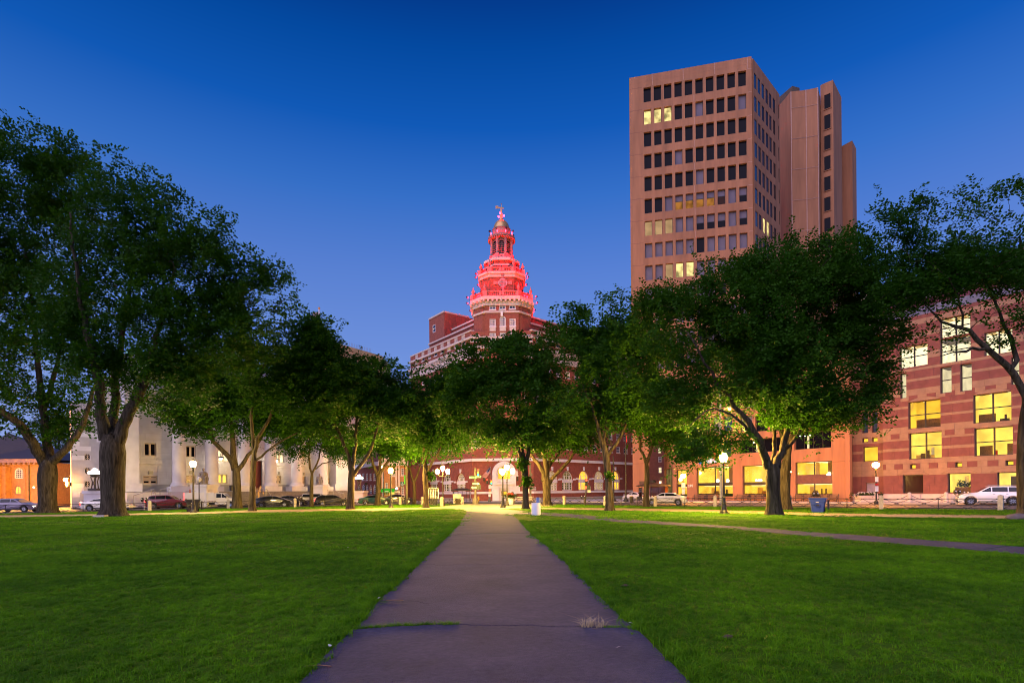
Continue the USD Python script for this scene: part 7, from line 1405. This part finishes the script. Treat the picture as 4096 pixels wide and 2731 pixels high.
for k, m_ in enumerate(('cloth_red', 'cloth_white', 'cloth_white')): part(t, 'cloth', MB().add([at(2066 - k * .6, 1868 + 12 * k, Yf_), at(2069 + k * .8, 1868 + 12 * k, Yf_ + .2), at(2072 + k, 1880 + 12 * k, Yf_ + .2), at(2063 - k * .7, 1880 + 12 * k, Yf_)], [[0, 1, 2, 3]]), m_)
g = G(635, 2010, -.005); Y = g[1]; t = thing('flag_pole', 'white flag pole with a small american flag before the giant columns', 'flag pole', g); part(t, 'pole', MB().tube([g, at(635, 1828, Y)], .06, 8), 'plastic_white'); part(t, 'ball', MB().ball(at(635, 1824, Y), .12, 1), 'gold'); us_flag(t, (at(637, 1838, Y), at(637, 1866, Y), at(668, 1846, Y), at(664, 1870, Y)), .2)
Y = 92.0; c = at(1276, 1440, Y); t = thing('roof_flag_pole', 'flag pole with an american flag rising above the courthouse roof', 'flag pole', c); part(t, 'pole', MB().tube([c, at(1276, 1236, Y)], .09, 8), 'plastic_white'); part(t, 'ball', MB().ball(at(1276, 1233, Y), .2, 1), 'gold'); us_flag(t, (at(1275, 1240, Y), at(1275, 1258, Y), at(1250, 1250, Y), at(1256, 1268, Y)), .2)
# flower planter, benches, barrels at the right of the plaza
g = G(2042, 2017); Y = g[1]; t = thing('flower_planter', 'white stone planter overflowing with yellow and red flowers behind the lamp', 'planter', g); w = wpx(13, Y)
part(t, 'tub', MB().lathe([(w * .75, 0), (w * .78, .1), (w, .85), (w * 1.05, .9), (w * .9, .9)], 8, g, PI / 8), 'plastic_white'); rg = np.random.default_rng(3); v_, f_ = leaves(g + np.array([0, 0, 1.05]) + rg.normal(size=(130, 3)) * [w * .8, w * .7, .16], rg, .2, .08, 6); part(t, 'foliage', MB().add(v_, f_), 'leaf_bush', kind='stuff')
m = MB()
for _ in range(45): m.ball(g + [rg.normal() * w * .6, rg.normal() * w * .6 - .2, 1.2 + rg.uniform(0, .25)], .07, 0)
part(t, 'blossoms', m, 'flowers_red', kind='stuff')
def bench(label, c, L, rz, m_='wood', group=None):
    t = thing('bench', label, 'bench', c, rz=rz, group=group)
    for k in range(4): part(t, 'seat_slat', MB().box((0, -.18 + k * .12, .45), (L, .09, .035)), m_)
    for k in range(4): part(t, 'back_slat', MB().box((0, .26 + k * .03, .55 + k * .11), (L, .03, .08)), m_)
    for x in np.linspace(-L / 2 + .12, L / 2 - .12, 3 if L > 2.2 else 2): part(t, 'leg', MB().tube([(x, -.2, 0), (x, -.18, .42), (x, .22, .42), (x, .36, .95)], .035, 6).tube([(x, .30, 0), (x, .22, .42)], .035, 6), 'black_iron'); part(t, 'arm_rest', MB().tube([(x, -.2, .43), (x, -.2, .64), (x, .28, .66)], .03, 6), 'black_iron')
    return t
for x, y, lb, rz in ((2078, 2013.5, 'pale lamp lit bench left of the trunk with leafy shoots', .0), (2116, 2012.5, 'pale lamp lit bench right of the trunk with leafy shoots', .3)): bench(lb, G(x, y), 1.5, rz, 'cream_stone')
aP = math.atan2(PF.d[1], PF.d[0]); aP = aP if abs(aP) < PI / 2 else aP - PI * math.copysign(1, aP)
for x, lb in ((2812, 'dark bench facing the street left of the tall light pole'), (2866, 'dark bench right behind the tall light pole'), (2985, 'dark bench just left of the widest elm'), (3035, 'dark bench half hidden by the lit side of the widest elm'), (3225, 'brown bench left of the blue cart'), (3327, 'brown bench right of the blue cart by the pink pier')):
    a, b = PF.uv(x, 2000); bench(lb, PF.P(a, -.005, .9), 2.3, aP)
def barrel(name, label, c, r, h, m_, lid):
    t = thing(name, label, 'barrel', c); part(t, 'drum', MB().lathe([(r * .93, 0), (r * .95, .02), (r, h * .12), (r * 1.015, h * .30), (r * .99, h * .33), (r * 1.02, h * .5), (r * .99, h * .66), (r * 1.01, h * .70), (r * .96, h * .96), (r * .97, h), (r * .9, h), (r * .88, h * .9), (0, h * .88)], 24, c), m_, 35); part(t, 'rim', MB().lathe([(r * .985, h * .965), (r * 1.0, h * .985), (r * .985, h * 1.005), (r * .9, h * 1.006)], 24, c), lid); return t
g = G(2144.5, 2059); Y = g[1]; barrel('plastic_barrel', 'white plastic barrel standing by the fork of the paths', g, wpx(18.6, Y), Hz(2144, 2010, Y), 'plastic_white', 'plastic_white')
g2 = g + [.18, .62, 0]; barrel('plastic_barrel', 'tall blue barrel standing right behind the white barrel', g2, wpx(9.3, g2[1]), Hz(2155, 1989, g2[1]), 'barrel_blue', 'barrel_blue')
# wheeled carts
def cart(label, px0, px1, y0, y1, m_, text=False):
    g = G((px0 + px1) / 2, y1); Y = g[1]; w = wpx(px1 - px0, Y); h = Hz((px0 + px1) / 2, y0, Y); t = thing('wheeled_cart', label, 'bin', g, rz=-math.atan2(g[0], g[1])); g = np.zeros(3)
    rings = [(.66, 0), (.70, h * .05), (.86, h * .70), (.87, h * .72), (.98, h * .74), (1.0, h * .90), (.98, h * .92)]; v, n = [], 0
    for k, z in rings:
        a, b = w * k / 2, w * .46 * (.8 + .2 * k); v += [g + [x, y, z] for x, y in ((-a * .86, -b), (a * .86, -b), (a, -b * .8), (a, b * .8), (a * .86, b), (-a * .86, b), (-a, b * .8), (-a, -b * .8))]
    part(t, 'body', MB().add(v, [[i * 8 + j, i * 8 + (j + 1) % 8, i * 8 + 8 + (j + 1) % 8, i * 8 + 8 + j] for i in range(len(rings) - 1) for j in range(8)]), m_)
    part(t, 'lid', MB().add([g + [s * w * .54, y, z] for z, y0_ in ((h * .92, 0), (h, 0)) for s, y in ((-1, -w * .5), (1, -w * .5), (.95, w * .5), (-.95, w * .5))], [[0, 1, 5, 4], [1, 2, 6, 5], [2, 3, 7, 6], [3, 0, 4, 7], [4, 5, 6, 7], [0, 3, 2, 1]]), m_)
    part(t, 'handle', MB().tube([g + [-w * .4, -w * .44, h * .50], g + [-w * .12, -w * .48, h * .52], g + [-w * .12, -w * .46, h * .36], g + [w * .12, -w * .46, h * .36], g + [w * .12, -w * .48, h * .52]], .025, 5), m_); box_part(t, 'grip_recess', g + [0, -w * .44, h * .50], (w * .16, .06, h * .12), 'plastic_black'); box_part(t, 'label_plate', g + [-w * .02, -w * .462, h * .72], (w * .16, .03, h * .03), 'paint_white')
    for s in (-1, 1): m = MB().lathe([(.05, -.04), (.16, -.05), (.17, 0), (.16, .05), (.05, .04)], 14); v = np.vstack(m.v); part(t, 'wheel', MB().add(np.column_stack([v[:, 2] + s * w * .38, v[:, 0] + w * .44, v[:, 1] + .17]) + g, np.vstack(m.f)), 'rubber')
    part(t, 'hanging_lid', MB().lathe([(0, -.05), (.30, -.05), (.32, 0), (.30, .05), (0, .05)], 14, (0, 0, 0)).box((0, 0, 0), (.01, .01, .01)) if False else MB().box(g + [w * .60, w * .2, h * .52], (.12, w * .5, h * .66)), 'plastic_black'); return t
cart('large blue wheeled recycling cart standing right of the widest elm', 3240, 3302, 1990, 2047, 'plastic_blue'); cart('black wheeled rubbish cart behind the left park lamp', 746, 797, 1996, 2047, 'plastic_black')
g = G(2526, 2010); t = thing('litter_bin', 'small black litter bin on the fence line near the masts', 'bin', g); w = wpx(8, g[1]); h = Hz(2526, 1983, g[1]); part(t, 'body', MB().lathe([(w * .8, 0), (w, h * .8), (w * 1.1, h * .82), (w * 1.1, h * .9), (w * .8, h * .9)], 12, g), 'plastic_black'); part(t, 'lid', MB().lathe([(w * .9, h * .9), (w * .5, h), (0, h)], 12, g), 'hydrant')
# parking meters
def meters(label, px, y_top, y_foot, z=-.005):
    g = G(px, y_foot, z); Y = g[1]; h = Hz(px, y_top, Y); t = thing('parking_meter', label, 'parking meter', g); part(t, 'post', MB().tube([g, g + [0, 0, h - .55]], .05, 8), 'steel_gray'); part(t, 'yoke', MB().tube([g + [-.2, 0, h - .45], g + [-.2, 0, h - .56], g + [.2, 0, h - .56], g + [.2, 0, h - .45]], .04, 6), 'dark_frame')
    for s in (-.2, .2): m_ = part(t, 'meter_head', MB().lathe([(.07, -.45), (.13, -.36), (.15, -.18), (.13, -.04), (.06, 0), (0, 0)], 10, g + [s, 0, h]), 'dark_frame', True); part(m_, 'dial', MB().ball(g + [s, -.12, h - .15], .075, 1, (1, .4, 1)), 'plastic_white')
meters('twin parking meters by the fence in front of the maroon car', 577, 1989, 2040); meters('twin parking meters in front of the silver minivan', 1199, 1984, 2024); meters('twin parking meters right behind the blue cart', 3262, 1967, 2018); meters('twin parking meters at the nose of the white sport utility car', 3829, 1958, 2014); meters('twin parking meters behind the tail of the silver white sedan', 2715, 1976, 2012); meters('twin parking meters beside the leaning signal', 2332, 1980, 2009); meters('twin parking meters beside the single park lamp and blue sedan', 1613, 1982, 2012)
# bollards with a chain before the sandstone building
B = []
for x, y0, lb in ((3524, 1972, 'leftmost of the three pale chained bollards'), (3656, 1968, 'middle one of the three pale chained bollards'), (3802, 1967, 'rightmost of the three pale chained bollards')):
    a_, z_ = CF.uv(x, y0); p = CF.P(a_, 0, 1.2); h = Hz(x, y0, p[1]); t = thing('bollard', lb, 'bollard', p, group='chained bollards'); part(t, 'post', MB().lathe([(.26, 0), (.26, .12), (.20, .16), (.19, h - .2), (.20, h - .15), (.12, h - .02), (0, h)], 12, p), 'cream_stone', 35); B.append((p, h))
for i in range(2):
    (p, h), (r, k) = B[i], B[i + 1]; a, b = p + [0, 0, h - .22], r + [0, 0, k - .22]; pts = [a + (b - a) * s - np.array([0, 0, .62 * 4 * s * (1 - s)]) for s in np.linspace(0, 1, 12)]; t = thing('chain', ['sagging chain between the left and middle bollards', 'sagging chain between the middle and right bollards'][i], 'chain', a); part(t, 'links', MB().tube(pts, .028, 5), 'dark_frame')
a_, z_ = CF.uv(3495, 2000); p = CF.P(a_, 0, 1.6); t = thing('flower_planter', 'square stone planter with white flowers under the sandstone building lamp', 'planter', p); part(t, 'tub', MB().box(p + [0, 0, .33], (2.4, 1.0, .66), .1).box(p + [0, 0, .70], (2.55, 1.1, .10), .1), 'cream_stone'); v_, f_ = leaves(p + np.array([0, 0, .85]) + rg.normal(size=(110, 3)) * [.7, .25, .10], rg, .22, .08, 6); part(t, 'foliage', MB().add(v_, f_), 'leaf_bush', kind='stuff'); m = MB()
for _ in range(50): m.ball(p + [rg.uniform(-1.1, 1.1), rg.uniform(-.4, .3), .95 + rg.uniform(0, .18)], .06, 0)
part(t, 'blossoms', m, 'flowers_white', kind='stuff')
# entrance canopy of the brick bank
aw0, aw1 = UL.uv(1690, 1960)[0], UL.uv(1645, 1960)[0]; aw0, aw1 = min(aw0, aw1), max(aw0, aw1); t = thing('red_awning', 'red entrance awning with small lights under it on the brick bank', 'awning', UL.P(aw0, 0)); zA = UL.z(1668, 1957)
part(t, 'canopy', MB().fpoly(UL, Polygon([(aw0, zA - .75), (aw1, zA - .75), (aw1, zA - .1), (aw1 - .3, zA + .15), (aw0 + .3, zA + .15), (aw0, zA - .1)]), .05, 2.2), 'awning_red')
for k in range(3): part(t, 'lamp', MB().ball(UL.P(aw0 + (aw1 - aw0) * (k + .5) / 3, zA - .85, 1.2), .10, 1), 'bulb')
# litter and stones on the lawn and path
for x, y, s, lb in ((1985 + 0, 2209, .05, None),): pass
LIT = [(1392, 2195, 'scrap of white litter far out on the left lawn'), (1320, 2598, 'scrap of white litter at the left edge of the path in front'), (1516, 2400, 'white scrap at the left edge halfway along the path'), (2523, 2506, 'white scrap beside the dry tuft at the right path edge'), (2473, 2605, 'flat white scrap on the right side of the nearest slab'), (1273, 2676, 'brown twig lying at the lower left path edge'), (1580, 2408, 'thin rusty twig across the left half of the path')]
rl = random.Random(8)
for x, y, lb in LIT:
    g = G(x, y); tw = 'twig' in lb; t = thing('twig' if tw else 'litter', lb, 'twig' if tw else 'litter', g)
    if tw: part(t, 'stick', MB().tube([g + [-.13, 0, .03], g + [0, .02, .035], g + [.12, .0, .03]], .006, 5), 'wood')
    else: a = rl.uniform(0, 3); part(t, 'paper', MB().add([g + np.array([math.cos(a + k * PI / 2) * .032 * rl.uniform(.6, 1.2), math.sin(a + k * PI / 2) * .022, .035 + rl.uniform(0, .03)]) for k in range(4)], [[0, 1, 2, 3]]), 'litter')
g = G(4072, 2076); t = thing('boulder', 'low brown stone at the foot of the right edge elm', 'stone', g); m = trimesh.creation.icosphere(3, .5); v = np.array(m.vertices); v *= (1 + .3 * (meshkit.noise(v * 3.1, 2) - .5))[:, None]; part(t, 'stone', MB().add(v * [1.1, .7, .42] + g + [0, 0, .08], m.faces), 'rock', True)
g = G(402, 2067); t = thing('stone_slab', 'flat pale slab lying at the foot of the thickest trunk', 'slab', g); part(t, 'slab', MB().box(g + [0, 0, .07], (.78, .5, .14), .1), 'cream_stone')
for x, y, lb in ((2501, 2346, 'brown clod of soil on the right lawn'), (2911, 2553, 'small clod of soil further right on the lawn')): g = G(x, y); t = thing('clod', lb, 'clod', g); part(t, 'soil', MB().add(np.array(m.vertices) * .7 * (1 + .5 * (meshkit.noise(np.array(m.vertices) * 4, 5) - .5))[:, None] * [.16, .10, .07] + g + [0, 0, .02], m.faces), 'soil', True)

# ------------------------------------------------------------------ grass
import shapely
from shapely import prepared
hard = unary_union([main_path.buffer(-.03), side_path.buffer(-.02), plaza, dirt_left, dirt_right]); shapely.prepare(hard)
gi = UsdGeom.PointInstancer.Define(stage, '/World/grass'); tag(gi.GetPrim(), 'mown green grass of the park lawn, drier in patches', 'grass', kind='stuff')
def blades(n, size, h, w, rng):
    nt = max(1, n // 9); tc_ = rng.uniform(-size / 2, size / 2, (nt, 2)); th_ = rng.uniform(.55, 1.5, nt); k_ = rng.integers(0, nt, n); p = np.column_stack([tc_[k_] + rng.normal(size=(n, 2)) * .018 * (size > 0) * max(1, size / .62), np.full(n, -.004)]); a = rng.uniform(0, 2 * PI, n); hh = h * (rng.uniform(.55, 1.2, n) * th_[k_])[:, None]; lean = rng.normal(size=(n, 2)) * .8
    sd = np.column_stack([np.cos(a), np.sin(a), np.zeros(n)]) * w * rng.uniform(.7, 1.3, n)[:, None]; d1_ = np.column_stack([lean * .35, np.ones(n)]) * hh * .55; d2_ = np.column_stack([lean * 1.2, np.ones(n) * .9]) * hh
    v = np.stack([p - sd, p + sd, p + d1_ + sd * .75, p + d1_ - sd * .75, p + d2_], 1).reshape(-1, 3); k = np.arange(n)[:, None] * 5
    return v, np.vstack([np.hstack([k, k + 1, k + 2]), np.hstack([k, k + 2, k + 3]), np.hstack([k + 3, k + 2, k + 4])])
rg = np.random.default_rng(21); protos = []
for i in range(14):
    near = i < 6; far = i > 9; v, f = blades(620 if near else 520 if not far else 700, .62 if near else 1.15 if not far else 3.2, .046 if near else .052, .0028 if near else .006 if not far else .016, rg)
    usdkit.mesh(stage, f'/World/grass/patch_{i + 1:03d}', (v, f), '/World/Looks/grass_blade'); protos.append(f'/World/grass/patch_{i + 1:03d}')
P_, I_, O_, S_ = [], [], [], []
lawn_in = lawn_poly.buffer(-1.2); shapely.prepare(lawn_in)
for near, y0, y1, st in ((True, 3.6, 15.5, .42), (False, 15.2, 31.0, .85), (None, 31.0, 84.0, 2.2)):
    ny = int((y1 - y0) / st)
    for iy in range(ny):
        y = y0 + iy * st; hw_ = y * 1.0 + 1.5; xs = np.arange(-hw_, hw_, st); xy = np.column_stack([xs + rg.uniform(-.2, .2, len(xs)) * st, y + rg.uniform(-.2, .2, len(xs)) * st])
        r_ = .24 if near else .45 if near is False else 1.0; ok = ~shapely.intersects(hard, shapely.points(xy)) & (np.array([True] * len(xy)))
        d_ = shapely.distance(hard, shapely.points(xy)); ok &= (d_ > r_ * (1.0 if near else .62)) & shapely.contains(lawn_in, shapely.points(xy))
        for p in xy[ok]: P_.append((p[0], p[1], 0.0)); I_.append(int(rg.integers(0, 6) if near else rg.integers(6, 10) if near is False else rg.integers(10, 14))); a = rg.uniform(0, 2 * PI); O_.append(Gf.Quath(math.cos(a / 2), 0, 0, math.sin(a / 2))); s = rg.uniform(.85, 1.2); S_.append(Gf.Vec3f(s, s, s * rg.uniform(.75, 1.25)))
# the fringe along the paths
for y in np.arange(4.2, 30, .13):
    hit = main_path.intersection(LineString([(-30, y), (30, y)]))
    if hit.is_empty or not hit.length: continue
    x0, _, x1, _ = hit.bounds
    for x, s in ((x0, -1), (x1, 1)):
        for _ in range(2): P_.append((x + s * rg.uniform(.09, .24), y + rg.uniform(-.06, .06), 0.0)); I_.append(14); a = rg.uniform(0, 2 * PI); O_.append(Gf.Quath(math.cos(a / 2), 0, 0, math.sin(a / 2))); sc_ = rg.uniform(.8, 1.3); S_.append(Gf.Vec3f(sc_, sc_, sc_ * rg.uniform(.8, 1.5)))
v, f = blades(95, .26, .065, .0030, rg); usdkit.mesh(stage, '/World/grass/tuft', (v, f), '/World/Looks/grass_blade'); protos.append('/World/grass/tuft')
gi.CreatePositionsAttr(Vt.Vec3fArray([Gf.Vec3f(*map(float, p)) for p in P_])); gi.CreateProtoIndicesAttr(Vt.IntArray(I_)); gi.CreateOrientationsAttr(Vt.QuathArray(O_)); gi.CreateScalesAttr(Vt.Vec3fArray(S_)); gi.CreatePrototypesRel().SetTargets([Sdf.Path(p) for p in protos])
def tuft(name, label, line, t0, t1, n, h, m_):
    pts = []; rng = np.random.default_rng(n)
    for _ in range(n):
        p = line.interpolate(rng.uniform(t0, t1), normalized=True); pts.append((p.x + rng.normal() * .02, p.y + rng.normal() * .022))
    v, f = blades(n * 6, .0, h, .0030, rng); v = v.reshape(-1, 5, 3) + np.repeat(np.column_stack([np.array(pts), np.zeros(n)]), 6, 0)[:, None]; t = thing(name, label, 'weeds', (pts[0][0], pts[0][1], 0)); part(t, 'blades', MB().add(v.reshape(-1, 3), f), m_, kind='stuff')
tuft('crack_weeds', 'strip of green weeds filling the left part of the nearest path crack', crack_near, .03, .37, 260, .045, 'grass_blade')
tuft('dry_tuft', 'pale dry grass tuft in the right part of the nearest path crack', crack_near, .77, .86, 22, .12, 'dry_grass')
tuft('crack_weeds', 'short green weeds at the right end of the nearest path crack', crack_near, .86, .98, 70, .035, 'grass_blade')
tuft('crack_weeds', 'low weeds in the far crack across the path', crack_far, .2, .9, 90, .03, 'grass_blade')

# ------------------------------------------------------------------ groups of alike things
GROUPS = {'parked_car': 'cars standing along the two streets', 'street_lamp': 'black park lamps with glowing globes', 'pavement_lamp': 'orange lamps along the pavements', 'elm_tree': 'elms of the park', 'shrub': 'shrubs by the left gate', 'park_fence': 'iron fence runs round the park', 'parking_meter': 'twin parking meters along the kerbs', 'bench': 'benches along the right street and plaza', 'handrail': 'handrails on the courthouse steps', 'pay_telephone': 'pay telephones left of the plaza', 'litter': 'scraps of litter on the grass and path', 'twig': 'twigs on the path', 'clod': 'clods of soil on the right lawn', 'statue': 'seated statues before the courthouse', 'pedestal': 'stone blocks before the courthouse', 'tripod_lamp': 'bronze legged lamps of the courthouse', 'litter_bin': 'black litter bins', 'wheeled_cart': 'wheeled carts', 'wall_flag': 'flags on the brick bank', 'mast': 'dark masts by the brick bank', 'bus_shelter': 'bus shelters', 'chain': 'chains between the bollards', 'crack_weeds': 'weeds in the path cracks', 'plastic_barrel': 'plastic barrels by the path', 'flower_planter': 'flower planters'}
for pm in stage.GetPrimAtPath('/World').GetChildren():
    nm = pm.GetName(); nm = nm[:-4] if nm[-4:-3] == '_' and nm[-3:].isdigit() else nm
    if nm in GROUPS and not pm.GetCustomDataByKey('group'): pm.SetCustomDataByKey('group', GROUPS[nm])
